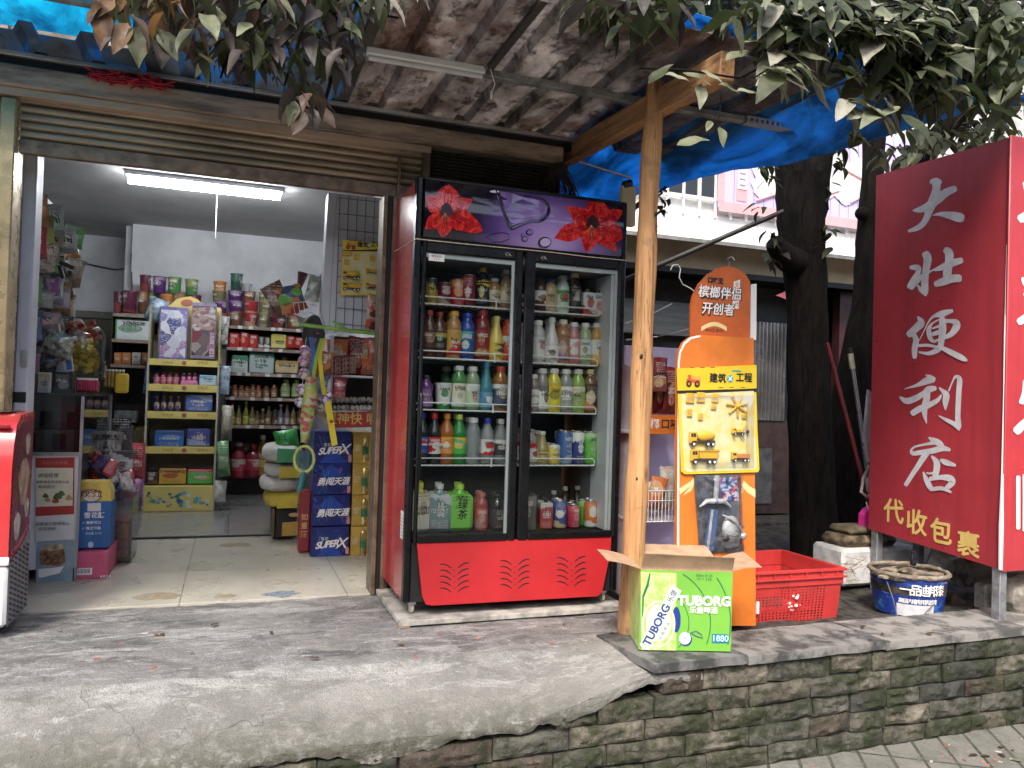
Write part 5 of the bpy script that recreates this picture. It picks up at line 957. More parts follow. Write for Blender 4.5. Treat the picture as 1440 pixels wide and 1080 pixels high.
def vinyl(name, c0):
    t = NT(name); c = t.mix(t.ramp(t.noise(1.6, 5, .6), [(.35, 0.), (.65, .7)]), c0, tuple(k*.72 for k in c0)); c = t.mix(t.ramp(t.noise(1., 6, .7, t.mapv((9, 9, .5))), [(.50, 0.), (.68, .45)]), c, tuple(k*.45+.01 for k in c0))
    c = t.mix(t.ramp(t.noise(3, 8, .8, t.mapv((1, 1, 1), (4, 4, 4))), [(.60, 0.), (.70, .35)]), c, (c0[0]*1.15, c0[1]*2.6, c0[2]*2.4)); c = t.mix(t.ramp(t.noise(1., 4, .8, t.mapv((40, 30, 9))), [(.70, 0.), (.73, .6)]), c, (.55, .38, .38))
    t.col(c); t.l(t.ramp(t.noise(4, 5), [(.3, .24), (.7, .48)]), t.b.inputs['Roughness']); t.bump(t.noise(2.4, 4, .5, t.mapv((1, 1, .6))), .35, .03); return t.m
M_SRED, M_SRED2 = vinyl('sign_red_shaded', (.40, .040, .052)), vinyl('sign_red_lit', (.56, .05, .06))  # one red, darker on the side, lighter in front: shade in the colour
def S3(px, py, e=0.): p = rx(px, py, SX); return Vector((SX-e, p.y, p.z))
sg = thing('street_sign', 'huge red two-sided shop sign on steel legs with white brush characters', 'sign', (SX, 3.3, 0))
zb_, zt_ = rx(1403, 800, SX).z, rx(1415, 195, SX).z; zbf, ztf = rx(1228, 745, SX).z, rx(1238, 245, SX).z
k = MB(); k.add([(SX, SYN, zb_), (SX, SYF, zbf), (SX, SYF, ztf), (SX, SYN, zt_), (SX+.9, SYN, zb_-.02), (SX+.9, SYF, zbf), (SX+.9, SYF, ztf), (SX+.9, SYN, zt_+.03)], [(0, 1, 2, 3), (1, 5, 6, 2), (3, 2, 6, 7), (0, 4, 5, 1), (5, 4, 7, 6)], M_SRED); k.build('side_panel', sg)
k = MB(); k.box(SX-.004, SX+.9, SYN-.014, SYN-.001, zb_-.01, zt_+.012, M_SRED2, .004); k.build('front_panel', sg)
k = MB(); k.tube([(SX-.006, SYN-.004, zb_+(zt_-zb_)*q) for q in (0, .1, .22)], [.010, .012, .006], M_WINK, 6); k.tube([(SX-.005, SYN-.003, zb_+(zt_-zb_)*q + 0) for q in (.22, .4, .55, .62, .75)], [.006, .004, .005, .003, .002], M_WINK, 5)
k.tube([(SX-.004, SYN-.006, zb_+(zt_-zb_)*.05), (SX-.004, SYN-.006, zt_)], .004, mat('seam_dark', (.10, .012, .016), .6), 5); k.build('worn_edge', sg)
STR = {
 (1260, 240): [[(560, 150, 130), (560, 250, 110), (530, 380, 130), (470, 520, 120), (430, 640, 90), (370, 740, 80), (280, 800, 70), (175, 835, 35)], [(480, 180, 20), (500, 150, 60), (560, 145, 90), (610, 170, 80)], [(240, 550, 20), (330, 540, 80), (450, 490, 110), (580, 390, 130), (700, 300, 110), (820, 250, 85)], [(510, 620, 8), (600, 600, 50), (740, 615, 100), (850, 640, 130), (915, 655, 120)]],
 (1260, 340): [[(410, 165, 110), (440, 240, 115), (415, 400, 95), (400, 560, 100), (405, 680, 90), (410, 740, 40)], [(205, 355, 55), (300, 360, 90), (310, 420, 70), (250, 520, 80), (195, 625, 90)], [(215, 640, 60), (300, 540, 70), (350, 480, 60), (500, 400, 26)], [(305, 600, 20), (345, 660, 60), (400, 710, 60)], [(500, 395, 16), (600, 370, 70), (700, 330, 100), (800, 290, 100), (910, 257, 80)], [(690, 115, 90), (740, 160, 120), (735, 300, 110), (715, 430, 120), (715, 540, 110)], [(555, 585, 80), (660, 550, 110), (780, 510, 110), (885, 505, 105)]],
 (1260, 430): [[(300, 150, 20), (350, 230, 105), (280, 310, 105), (180, 400, 90)], [(250, 400, 60), (280, 480, 80), (260, 600, 82), (262, 715, 60)], [(325, 480, 10), (400, 330, 16), (450, 230, 20), (520, 150, 40), (640, 110, 90), (780, 70, 50)], [(600, 190, 20), (500, 250, 30), (460, 330, 66), (470, 430, 66), (520, 490, 46), (600, 470, 30)], [(640, 220, 80), (740, 210, 50), (830, 230, 90), (840, 290, 105), (780, 380, 80), (700, 430, 60), (560, 480, 26)], [(640, 130, 60), (650, 300, 105), (640, 420, 90), (620, 560, 80), (560, 620, 76), (450, 660, 52), (325, 640, 24)], [(510, 315, 22), (620, 275, 40)], [(510, 395, 56), (620, 360, 70)], [(325, 552, 40), (450, 545, 42), (560, 570, 40)], [(560, 560, 30), (660, 590, 60), (800, 660, 80), (920, 720, 76), (985, 755, 36)]],
 (1260, 515): [[(125, 312, 12), (300, 260, 50), (430, 200, 100), (520, 180, 85)], [(415, 120, 16), (470, 150, 60), (530, 180, 60)], [(60, 430, 30), (150, 480, 85), (260, 450, 85), (400, 370, 80), (460, 320, 95), (545, 305, 66)], [(430, 340, 90), (430, 440, 90), (400, 560, 90), (400, 660, 68), (425, 785, 16)], [(232, 650, 80), (330, 590, 90), (450, 540, 80), (580, 470, 58), (632, 395, 22)], [(605, 300, 26), (660, 350, 60), (700, 400, 90), (690, 500, 80), (690, 605, 16)], [(735, 340, 22), (790, 210, 22), (830, 145, 40), (885, 180, 72), (875, 350, 74), (865, 550, 74), (860, 700, 74), (870, 820, 80), (875, 885, 24)], [(600, 685, 14), (700, 740, 48), (800, 790, 60), (870, 850, 56)]],
 (1260, 600): [[(455, 150, 20), (520, 190, 80), (600, 230, 85), (650, 275, 56)], [(520, 225, 50), (380, 250, 32), (260, 280, 28), (215, 330, 34), (240, 370, 58), (350, 355, 68), (500, 335, 80), (640, 300, 80), (745, 320, 44)], [(420, 370, 90), (330, 510, 74), (230, 660, 64), (138, 805, 58)], [(500, 410, 30), (560, 480, 80), (570, 560, 90), (545, 690, 76)], [(560, 620, 40), (490, 645, 26), (430, 640, 26)], [(625, 460, 40), (700, 495, 80), (825, 535, 36)], [(385, 630, 24), (420, 720, 66), (470, 820, 78), (500, 875, 40)], [(480, 720, 60), (620, 700, 66), (740, 710, 95), (790, 760, 85), (740, 820, 76), (700, 850, 56)], [(490, 865, 56), (620, 850, 56), (700, 870, 46), (765, 905, 36)]]}
def stroke(k, pts, off, sc, proj, m, e):
    """brush stroke: centre line with widths, rounded ends"""
    P = [(off[0]+u*sc, off[1]+v*sc, w_*sc/2) for u, v, w_ in pts]; Q = []
    for i in range(len(P)-1):                                   # smooth it
        p0, p1, p2, p3 = P[max(0, i-1)], P[i], P[i+1], P[min(len(P)-1, i+2)]
        for s_ in range(4):
            t_ = s_/4; Q.append(tuple(.5*((2*b)+(c-a)*t_+(2*a-5*b+4*c-d)*t_*t_+(3*b-a-3*c+d)*t_**3) for a, b, c, d in zip(p0, p1, p2, p3)))
    Q.append(P[-1]); vs = []; n = len(Q)
    for i, (x, y, r) in enumerate(Q):
        dx, dy = Q[min(n-1, i+1)][0]-Q[max(0, i-1)][0], Q[min(n-1, i+1)][1]-Q[max(0, i-1)][1]; L = math.hypot(dx, dy) or 1; dx /= L; dy /= L; r = max(.12, r)
        if i == 0: vs += [proj(x-dx*r*.55+dy*r*.6, y-dy*r*.55-dx*r*.6, e), proj(x-dx*r*.55-dy*r*.6, y-dy*r*.55+dx*r*.6, e)]
        vs += [proj(x+dy*r, y-dx*r, e), proj(x-dy*r, y+dx*r, e)]
        if i == n-1: vs += [proj(x+dx*r*.55+dy*r*.6, y+dy*r*.55-dx*r*.6, e), proj(x+dx*r*.55-dy*r*.6, y+dy*r*.55+dx*r*.6, e)]
    k.add(vs, [(2*i, 2*i+1, 2*i+3, 2*i+2) for i in range(len(vs)//2-1)], m)
M_BRUSH = mat('sign_white', (.60, .585, .60), .5, var=.10, vs=12)
for off, strokes in STR.items():
    k = MB()
    for i, s_ in enumerate(strokes): stroke(k, s_, off, 110/1080, S3, M_BRUSH, .0015+.0004*i)
    k.build('brush_character', sg)
k = MB(); M_SY = mat('sign_yellow', (.72, .52, .16), .5, var=.08)
for ch, px, py, s_ in (('代', 1257, 721, .150), ('收', 1289, 737, .150), ('包', 1323.5, 750, .145), ('裹', 1362, 768, .140)): k.text(ch, s_, S3(px, py, .001), Vector((0, -1, 0)), Z_, M_SY, 0, .0012, bold=.0035)
k.build('yellow_lettering', sg)
FS = lambda x, y, e: (ry(x, y, SYN).x, SYN-.0145-e, ry(x, y, SYN).z)
k = MB()
for i, s_ in enumerate((((1437, 258, 6), (1442, 268, 10), (1452, 262, 8)), ((1431, 309, 12), (1438, 304, 11), (1450, 297, 10), (1462, 300, 8)), ((1434, 392, 5), (1439, 400, 9), (1448, 405, 8)), ((1429, 453, 10), (1437, 448, 11), (1448, 441, 10), (1460, 446, 9)), ((1436, 415, 5), (1446, 412, 7)), ((1438, 536, 8), (1437, 552, 9), (1432, 566, 8)), ((1425, 606, 12), (1433, 598, 12), (1441, 590, 10), (1452, 575, 9)), ((1437, 560, 7), (1452, 556, 8)), ((1427, 670, 6), (1427, 700, 6), (1427, 742, 6)), ((1436.5, 668, 7), (1436.5, 700, 6.5), (1436, 745, 6)), ((1447, 664, 7), (1447, 752, 7)))): stroke(k, s_, (0, 0), 1, FS, M_WINK, .001+.0004*i)
k.build('front_lettering', sg)
M_GALV = mat('galvanised_leg', (.33, .34, .35), .5, .5, var=.25, vs=12)
for x, y, z0, z1 in ((SX+.03, SYN+.03, .0, zb_), (SX+.03, SYF-.04, -.05, zbf), (SX+.36, SYF-.04, -.05, zbf), (SX+.86, SYN+.03, .0, zb_)):
    k = MB(); k.box(x-.024, x+.024, y-.024, y+.024, z0-.02, z1+.02, M_GALV, .003); k.build('leg', sg)

# ------------------------------------------------ brooms, foam box, stones and clutter behind the wall
def stick(name, label, cat, a, b, r, m, top=None):
    k = MB(); k.tube([a, a.lerp(b, .5)+Vector((.004, 0, 0)), b], r, m, 10)
    if top: d = (b-a).normalized(); k.tube([b-d*.10, b], r*1.35, top, 10); k.tube([b, b+d*.035], r*1.0, M_INK, 10)
    return tag(k.build(name, loc=a), label, cat)
stick('broom_stick', 'dark red broom stick leaning in front of the black trunks', 'broom', ry(1228, 662, 3.86)+Vector((.05, 0, -.45)), ry(1163, 482, 3.95), .0125, mat('red_stick', (.17, .018, .022), .4, var=.2))
stick('mop_handle', 'grey metal mop handle with cream grip beside the red sign', 'mop', ry(1219, 612, 3.98)+Vector((.06, 0, -.5)), ry(1196, 497, 3.98), .013, mat('grey_metal', (.40, .42, .46), .3, .7, var=.1), mat('cream_grip', (.55, .50, .38), .5))
k = MB(); k.poly([ry(x, y, 3.90) for x, y in ((1216, 612), (1222, 548), (1226, 552), (1231, 640), (1222, 650))], (0, 1, 0), .02, mat('grey_white_sheet', (.50, .49, .52), .6, var=.2)); tag(k.build('plastic_sheet', loc=ry(1222, 640, 3.9)), 'pale pointed plastic sheet tucked behind the edge of the red sign', 'sheet')
k = MB(); pts = [ry(x, y, 3.84) for x, y in ((1222, 655), (1214, 672), (1211, 692), (1219, 699), (1227, 694), (1226, 660))]; k.tube(pts, .009, mat('worn_white', (.50, .47, .40), .5, var=.3), 8, closed=True); k.tube([ry(1219, 672, 3.83), ry(1221, 690, 3.83)], .012, M_STEEL, 8); tag(k.build('dustpan_handle', loc=pts[3]), 'white looped dustpan handle hanging beside the lower edge of the red sign', 'dustpan')
k = MB(); p = [ry(x, y, 3.80) for x, y in ((1215, 752), (1216, 724), (1222, 716), (1230, 712), (1233, 752))]; k.poly(p, (0, 1, 0), .05, mat('hot_pink', (.75, .04, .30), .4, var=.1)); k.tube([ry(1221, 716, 3.8), ry(1218, 706, 3.8)], .004, M_WINK, 6); tag(k.build('plastic_scoop', loc=p[0]), 'hot pink plastic scoop at the lower edge of the red sign', 'scoop')
k = MB(); a, b = ry(1181, 795, 3.75), ry(1288, 770, 3.75); k.box(a.x, b.x, 3.72, 4.0, -.03, ry(1230, 771, 3.72).z, mat('foam_white', (.66, .65, .63), .8, var=.15, vs=14, bump=.3), .02); k.box(a.x-.02, a.x+.16, 3.71, 3.72, .05, .17, M_CRUST) if False else None
tag(k.build('foam_box', loc=((a.x+b.x)/2, 3.86, -.03)), 'white foam box behind the blue paint bucket', 'box')
k = MB(); a = ry(1187, 768, 3.76); zt2 = ry(1200, 768, 3.76).z; k.box(a.x, a.x+.42, 3.74, 3.98, ry(1230, 771, 3.72).z+.001, zt2+.06, mat('tan_cushion', (.20, .15, .09), .9, var=.5, vs=12), .03); k.box(a.x+.05, a.x+.36, 3.76, 3.96, zt2+.061, zt2+.11, mat('olive_cloth', (.17, .14, .08), .9, var=.4), .02); tag(k.build('cushion', loc=(a.x+.2, 3.86, zt2)), 'worn tan seat cushion piled on the white foam box', 'cushion')
def rock(name, label, c, s, m, sc=(1, 1, 1), cat='stone', group=None):
    k = MB(); ph = c[0]*13; vs = []; n, kk = 14, 9
    for j in range(kk+1):
        for i in range(n):
            th, a = math.pi*j/kk, 2*math.pi*i/n; d = Vector((math.sin(th)*math.cos(a), math.sin(th)*math.sin(a), math.cos(th))); r = s*(1+.28*noise.noise(d*1.6+Vector((ph, 0, 0)))+.08*noise.noise(d*5+Vector((0, ph, 0)))); vs.append((c[0]+d.x*r*sc[0], c[1]+d.y*r*sc[1], c[2]+d.z*r*sc[2]))
    k.add(vs, [(j*n+i, j*n+(i+1) % n, (j+1)*n+(i+1) % n, (j+1)*n+i) for j in range(kk) for i in range(n)], m); return tag(k.build(name, loc=c, ang=25), label, cat, group)
M_ROCK = mat('pale_rock', (.33, .30, .25), .9, var=.4, vs=9, bump=.6, bs=40, col2=(.15, .14, .12)); M_LOG = mat('old_log', (.23, .20, .165), .9, var=.4, vs=8, bump=.6, stretch=(.4, 2, 2))
rock('stone', 'pale broken stone leaning on the near sign leg on the coping', ry(1432, 838, 2.98), .105, M_ROCK, (.9, .8, 1.1))
k = MB(); a = ry(1388, 842, 3.16); k.box(a.x-.06, a.x+.07, 3.12, 3.20, -.04, ry(1388, 821, 3.14).z, M_ROCK, .012); tag(k.build('concrete_block', loc=(a.x, 3.16, -.04)), 'small pale concrete block just behind the near sign leg', 'block')
k = MB(); a = ry(1352, 805, 3.45); k.tube([a+Vector((0, .0, .0)), a+Vector((.25, -.02, .01)), a+Vector((.8, -.05, .0))], [.085, .09, .085], M_LOG, 14); tag(k.build('log', loc=a), 'grey weathered log lying under the red sign', 'log')
bag('plastic_bag', 'crumpled white plastic bag under the red sign beside the bucket', 'bag', ry(1322, 798, 3.55)+Vector((0, 0, -.05)), .26, .15, .12, mat('bag_film', (.60, .59, .56), .4, var=.25, vs=12), None, .35)
k = MB(); p = [ry(x, y, 3.35) for x, y in ((1335, 868), (1345, 835), (1372, 858), (1366, 868))]; k.poly(p, (0, 1, .3), .02, mat('brown_plank', (.14, .09, .055), .8, var=.3)); tag(k.build('plank', loc=p[0]), 'brown broken plank between the paint bucket and the near sign leg', 'plank')
k = MB(); rr = random.Random(9)
for i in range(16): a = ry(1190+rr.uniform(-6, 30), 800+rr.uniform(-8, 18), 3.55); k.tube([a, a+Vector((rr.uniform(-.06, .08), rr.uniform(-.05, .05), rr.uniform(0, .07))), a+Vector((rr.uniform(-.1, .14), rr.uniform(-.08, .05), rr.uniform(-.03, .05)))], .0018, mat('dry_stalk', (.30, .25, .16), .9), 4)
o = k.build('dry_weeds', loc=ry(1195, 805, 3.55)); tag(o, 'tangle of dry stalks between the red crate and the bucket', 'weeds', kind='stuff')
# fallen petals and litter
k = MB(); rr = random.Random(4)
for i in range(70):
    if i < 44: p = rz(rr.uniform(960, 1438), rr.uniform(1030, 1078), -.4735); z = -.4745
    else: p = rz(rr.uniform(20, 860), rr.uniform(890, 985), 0.004); z = plat((min(1.8, p.x)+3.2)/5.05, .45+.55*max(0, (p.y-yfront(p.x)-.30)/(4.075-yfront(p.x)-.30)))[2]+.0015 if p.y > 3.05 else .004
    if i >= 44 and p.y < 3.05: continue
    if i < 44 and p.y > 2.68: continue
    s_ = rr.uniform(.004, .014); a = rr.uniform(0, 6.3); k.poly([(p.x+s_*math.cos(b)*math.cos(a)-s_*.5*math.sin(b)*math.sin(a), p.y+s_*math.cos(b)*math.sin(a)+s_*.5*math.sin(b)*math.cos(a), z) for b in [j*math.pi/4 for j in range(8)]], (0, 0, 1), .003, mat('petal_litter' if rr.random() < .6 else 'paper_litter', (.50, .16, .13) if rr.random() < .6 else (.55, .5, .42), .8, var=.3))
o = k.build('petal_litter'); tag(o, 'scattered pink petals and paper crumbs on the paving', 'litter', kind='stuff')
# ================================================================ inside the shop
def emission(name, c, s):
    t = NT(name); e = t.n('Emission'); e.inputs[0].default_value = (*c, 1); e.inputs[1].default_value = s; t.l(e.outputs[0], t.out.inputs[0]); return t.m
TUBE = emission('tube_light', (.93, .97, 1.0), 50)
lp_ = thing('ceiling_light', 'long lit fluorescent batten on the shop ceiling', 'light', (-.24, 6.1, 2.52))
k = MB(); k.box(-.78, .30, 6.07, 6.20, 2.548, 2.5795, M_WHT, .006); k.build('light_housing', lp_)
k = MB(); k.tube([(-.76, 6.13, 2.520), (.28, 6.13, 2.520)], .026, TUBE, 12); k.build('light_tube', lp_)
k = MB(); k.tube([(-.17, 6.18, 2.55), (-.17, 6.19, 2.2), (-.168, 6.19, 2.17)], .003, M_WINK, 5); tag(k.build('pull_cord', loc=(-.17, 6.18, 2.17)), 'thin white pull cord hanging from the lit ceiling light', 'cord')
lt = thing('awning_light', 'unlit white fluorescent batten under the awning', 'light', (.74, 3.30, 2.46))
a, b = ry(515, 76, 3.30), ry(681, 104, 3.30); k = MB(); d = (b-a).normalized(); M4 = Matrix.Translation(a) @ d.to_track_quat('X', 'Z').to_matrix().to_4x4(); L = (b-a).length
k.box(0, L, -.02, .02, -.004, .03, mat('batten_white', (.86, .86, .85), .4, var=.03), .006, M4); k.build('light_housing', lt); k = MB(); k.tube([M4 @ Vector((.01, 0, -.012)), M4 @ Vector((L-.01, 0, -.012))], .013, mat('unlit_tube', (.70, .70, .70), .25, var=.05), 10); k.build('light_tube', lt)
k = MB(); p = [b, b+Vector((.02, 0, .05)), b+Vector((.045, 0, -.02)), ry(696, 118, 3.30), ry(691, 132, 3.30)]; k.tube(p, .003, M_WINK, 5); k.lathe([(.002, .03), (.006, .025), (.007, .0), (.003, -.012)], M_WINK, p[-1]-Vector((0, 0, .012)), 10); k.build('pull_switch', lt)
k = MB(); c = ry(165, 113, 3.98); rr = random.Random(2)
for i in range(160): a = c+Vector((rr.uniform(-.10, .20), rr.uniform(-.04, .015), rr.uniform(-.012, .022))); k.tube([a, a+Vector((rr.uniform(-.06, .08), rr.uniform(-.03, .02), rr.uniform(-.02, .02)))], .0045, mat('red_mesh', (.38, .015, .03), .8, var=.3), 4)
tag(k.build('net_bag', loc=c), 'crumpled red net bag stuffed on the lintel beam under the awning edge', 'net bag')
k = MB(); c = ry(783, 262, 4.02); rr = random.Random(8)
for i in range(60): a = rr.uniform(-1, 1); k.tube([(c.x+.02+rr.uniform(-.03, .03), 4.0+rr.uniform(-.04, .03), 2.37), (c.x+a*.07, 4.0, 2.30+rr.uniform(-.03, .03)), (c.x+a*.12+rr.uniform(-.02, .02), 3.98+rr.uniform(-.05, .05), 2.20+rr.uniform(-.05, .04))], .003, mat('straw_dark', (.07, .055, .04), .9, var=.4), 4)
tag(k.build('straw_bundle', loc=c), 'dark bundle of dry straw hanging between the fridge top and the beam', 'straw bundle')

# ---- helpers for goods: px corners on the plane y = Y give size and place
def carton(name, label, cat, x0, y0, x1, y1, Y, dp, mt, front=None, group=None, bev=.004, top=None, txt=None):
    a, b = ry(x0, y1, Y), ry(x1, y0, Y); zb = a.z; k = MB(); k.box(a.x, b.x, Y, Y+dp, zb, b.z, mt, bev)
    if front: k.box(a.x+(b.x-a.x)*.05, b.x-(b.x-a.x)*.05, Y-.0012, Y+.001, zb+(b.z-zb)*.06, b.z-(b.z-zb)*.06, front)
    if txt:
        for t_, u, v, s, m in txt: k.text(t_, s, (a.x+(b.x-a.x)*u, Y-.0014, zb+(b.z-zb)*v), X_, Z_, m, s*.015, .0006)
    return tag(k.build(name, loc=((a.x+b.x)/2, Y+dp/2, zb)), label, cat, group)
M_SHELF = mat('shelf_brown', (.13, .075, .06), .45, var=.2, vs=6); M_SHELFD = mat('shelf_dark', (.035, .025, .022), .6, var=.2)
M_LIP = mat('shelf_lip', (.30, .22, .19), .4, var=.2, vs=9); M_TAGW = mat('price_white', (.62, .62, .60), .5, var=.05)
def shelf_unit(name, label, x0, x1, y0, y1, zs, loc):
    o = thing(name, label, 'shelf', loc)
    for z in zs:
        k = MB(); k.box(x0, x1, y0, y1, z-.018, z-.002, M_SHELF, .002); k.box(x0-.004, x1+.004, y0-.008, y0-.0005, z-.026, z+.004, M_LIP, .002); k.build('shelf_board', o)
    k = MB(); k.box(x0, x1, y1+.0005, y1+.012, .03, zs[0], M_SHELFD); k.build('back_panel', o)
    for x in (x0-.012, x1+.0045): k = MB(); k.box(x, x+.0075, y0, y1, .03, zs[0]+.01, M_SHELFD); k.build('side_panel', o)
    return o
YR = 7.66
zs = [ry(375, y, YR).z for y in (461, 491, 526, 560, 599)]
xa, xb = ry(319, 520, YR).x, ry(431, 520, YR).x
shelf_unit('grocery_shelf', 'brown grocery shelf on the rear wall, right of the yellow rack', xa, xb, YR, 8.04, zs, ((xa+xb)/2, 7.85, .03))
zsl = [ry(200, y, YR).z for y in (443, 479, 514)] + [.52, .30]
xla, xlb = ry(158, 480, YR).x, ry(306, 480, YR).x
shelf_unit('grocery_shelf', 'brown grocery shelf on the rear wall, left of the yellow rack', xla, xlb, YR, 8.04, zsl, ((xla+xlb)/2, 7.85, .03))
# noodle buckets stacked on the two shelf tops
BK = {}
def bucket_proto(key, c1, c2):
    m_ = pmat('tub_'+key, [c1, c1, c2, tuple(x*.5 for x in c1), W_], 26, (1, 1, .8), .35, thr=[0, .45, .62, .74, .93]); return m_
COLS = {'maroon': ((.10, .015, .04), (.22, .05, .05)), 'purple': ((.08, .02, .13), (.28, .18, .30)), 'green': ((.07, .22, .06), (.30, .30, .12)), 'orange': ((.48, .17, .04), (.5, .3, .1)), 'red': ((.34, .025, .03), (.5, .3, .2)), 'olive': ((.17, .15, .07), (.30, .26, .12)), 'dark green': ((.02, .06, .045), (.05, .12, .09)), 'brown': ((.16, .07, .035), (.35, .2, .1))}
def tub(px, py_top, py_bot, col, Y, label, wpx=18):
    a = ry(px, py_bot, Y); h = ry(px, py_top, Y).z-a.z; r = (ry(px+wpx/2, py_bot, Y).x-a.x); o = thing('noodle_tub', label, 'noodle tub', a, 'noodle tubs on the shelf tops', local=True, rz_=random.uniform(0, 6))
    k = MB(); k.lathe([(r*.80, .001), (r*.84, .006), (r*.97, h*.93)], bucket_proto(col, *COLS[col]), n=20); k.build('tub_wall', o)
    k = MB(); k.lathe([(r*.97, h*.925), (r*1.04, h*.935), (r*1.04, h*.98), (r*.98, h*.995), (.01, h*.995)], mat('lid_'+col, tuple(min(1, c*1.6+.03) for c in COLS[col][0]), .35, var=.1), n=20); k.build('lid', o)
T1 = 'on the left rear shelf'
for px, a, b, c, w_, lb in ((166, 410, 440, 'maroon', 15, 'leftmost maroon noodle tub '+T1), (182, 409, 440, 'maroon', 22, 'wide maroon tub with white cap second from left '+T1), (200, 410, 440, 'brown', 15, 'brown noodle tub at the bottom of the first tall stack '+T1), (204, 387, 411, 'maroon', 17, 'maroon noodle tub topping the first tall stack '+T1), (216, 412, 440, 'green', 15, 'green noodle tub at the bottom of the second stack '+T1), (224, 389, 413, 'purple', 20, 'purple noodle tub topping the second stack '+T1), (234, 414, 440, 'orange', 18, 'copper orange noodle tub below the green one '+T1), (245, 390, 414, 'green', 20, 'green noodle tub topping the third stack beside the purple one'), (252, 412, 440, 'brown', 18, 'brown noodle tub hidden behind the arch of the yellow rack'), (269, 393, 416, 'green', 19, 'green noodle tub above the yellow rack arch'), (272, 415, 440, 'maroon', 21, 'maroon noodle tub under the green one behind the yellow rack')): tub(px, a, b, c, 7.75 if w_ > 17 else 7.82, lb, w_)
T2 = 'on the right rear shelf'
for px, a, b, c, w_, lb in ((309, 396, 410, 'orange', 19, 'orange noodle tub on top of the olive one '+T2), (308, 409, 424, 'olive', 20, 'olive noodle tub under the orange one '+T2), (310, 423, 442, 'purple', 18, 'purple noodle tub below the olive one near the rack edge'), (312, 441, 461, 'red', 17, 'red noodle tub at the bottom beside the yellow rack edge'), (332, 385, 411, 'dark green', 18, 'dark green noodle tub topping the tallest stack '+T2), (331, 409, 424, 'purple', 22, 'upper purple noodle tub of the tallest stack '+T2), (331, 423, 439, 'purple', 21, 'lower purple noodle tub of the tallest stack '+T2), (332, 438, 461, 'brown', 18, 'brown noodle tub at the bottom of the tallest stack '+T2), (350, 410, 425, 'brown', 19, 'silver topped brown noodle tub of the red stack '+T2), (353, 424, 441, 'red', 20, 'upper bright red noodle tub '+T2), (352, 440, 461, 'red', 20, 'lower bright red noodle tub '+T2), (372, 411, 425, 'olive', 18, 'top olive noodle tub of the olive stack '+T2), (372, 424, 441, 'olive', 18, 'middle olive noodle tub of the olive stack '+T2), (371, 440, 462, 'olive', 16, 'bottom olive noodle tub of the olive stack '+T2), (391, 414, 432, 'brown', 18, 'brown noodle tub topping the maroon stack '+T2), (391, 431, 447, 'maroon', 22, 'upper wide maroon noodle tub '+T2), (391, 446, 463, 'maroon', 23, 'lower wide maroon noodle tub '+T2), (412, 428, 446, 'maroon', 19, 'maroon noodle tub topping the stack nearest the hanging toys'), (412, 445, 463, 'brown', 19, 'brown noodle tub under the maroon one nearest the hanging toys')): tub(px, a, b, c, 7.78, lb, w_)
k = MB(); a = ry(347, 410, 7.79); k.lathe([(.03, 0), (.03, .035), (.05, .07), (.05, .071)], M_STEEL, a, 14); tag(k.build('metal_cap', loc=a), 'shiny metal cup lid sitting on the red noodle tub stack', 'lid')
# goods on the right grocery shelf
GR = [pmat('foil_red', [(.40, .03, .03), (.25, .015, .02), (.6, .3, .2)], 28, (1, 1, 1), .25, fine=1), pmat('foil_bw', [(.05, .05, .05), (.6, .6, .58), (.1, .1, .1)], 30), pmat('foil_yellow', [(.55, .50, .12), (.62, .58, .25), (.12, .12, .05)], 24), pmat('tissue_green', [(.55, .62, .60), (.08, .24, .14), (.60, .65, .62)], 18), pmat('tissue_teal', [(.42, .50, .50), (.04, .22, .14), (.50, .56, .55), (.06, .28, .18)], 12, (1, 1, .35)), pmat('tissue_tan', [(.58, .46, .26), (.45, .30, .10), (.62, .58, .48)], 14, (.5, 1, 2))]
B3 = 'on the second board of the right grocery shelf'
for x0, x1, y0, i, lb in ((321, 337, 468, 0, 'first red snack packet from the left '+B3), (337, 350, 466, 0, 'tall red snack packet second from left '+B3), (349, 363, 470, 0, 'red packet touching the black and white striped pair'), (363, 372, 473, 1, 'left black and white striped packet '+B3), (371, 381, 474, 1, 'right black and white striped packet '+B3), (381, 403, 470, 2, 'pale yellow snack bag with dark print '+B3), (403, 415, 472, 0, 'red packet just right of the pale yellow bag'), (414, 427, 474, 0, 'last red packet at the right end '+B3)): carton('snack_packet', lb, 'snack packet', x0, y0, x1, 490, 7.70, .12, GR[i], None, 'packets on the grocery shelf', .012)
for x0, x1, y0, i, lb in ((325, 349, 500, 3, 'green and white tissue pack at the left of the third board'), (350, 386, 496, 4, 'large grey and teal tissue pack in the middle of the third board'), (387, 420, 508, 5, 'white and ochre tissue pack at the right of the third board')): carton('tissue_pack', lb, 'tissue pack', x0, y0, x1, 525, 7.70, .18, GR[i], None, 'tissue packs on the grocery shelf', .012)
def jar(name, label, cat, px, py0, py1, Y, wpx, body, lab, cap, group, kind='wide', op=.9):
    a = ry(px, py1, Y); h = ry(px, py0, Y).z-a.z; r = ry(px+wpx/2, py1, Y).x-a.x; bottle(name, label, cat, a, kind, h, r, body, lab, cap, group, op)
for i, px in enumerate((330, 339, 347, 355, 363, 374, 385)): jar('sauce_jar', 'small brown sauce jar with red cap, %s of seven on the fourth board' % ('first', 'second', 'third', 'fourth', 'fifth', 'sixth', 'last')[i], 'jar', px, 541+(i % 3), 559, 7.74, 9, (.18, .07, .03), ((.30, .13, .06), (.5, .35, .2)), ((.30, .06, .04), (.15, .1, .06))[i % 2], 'sauce jars on the fourth board')
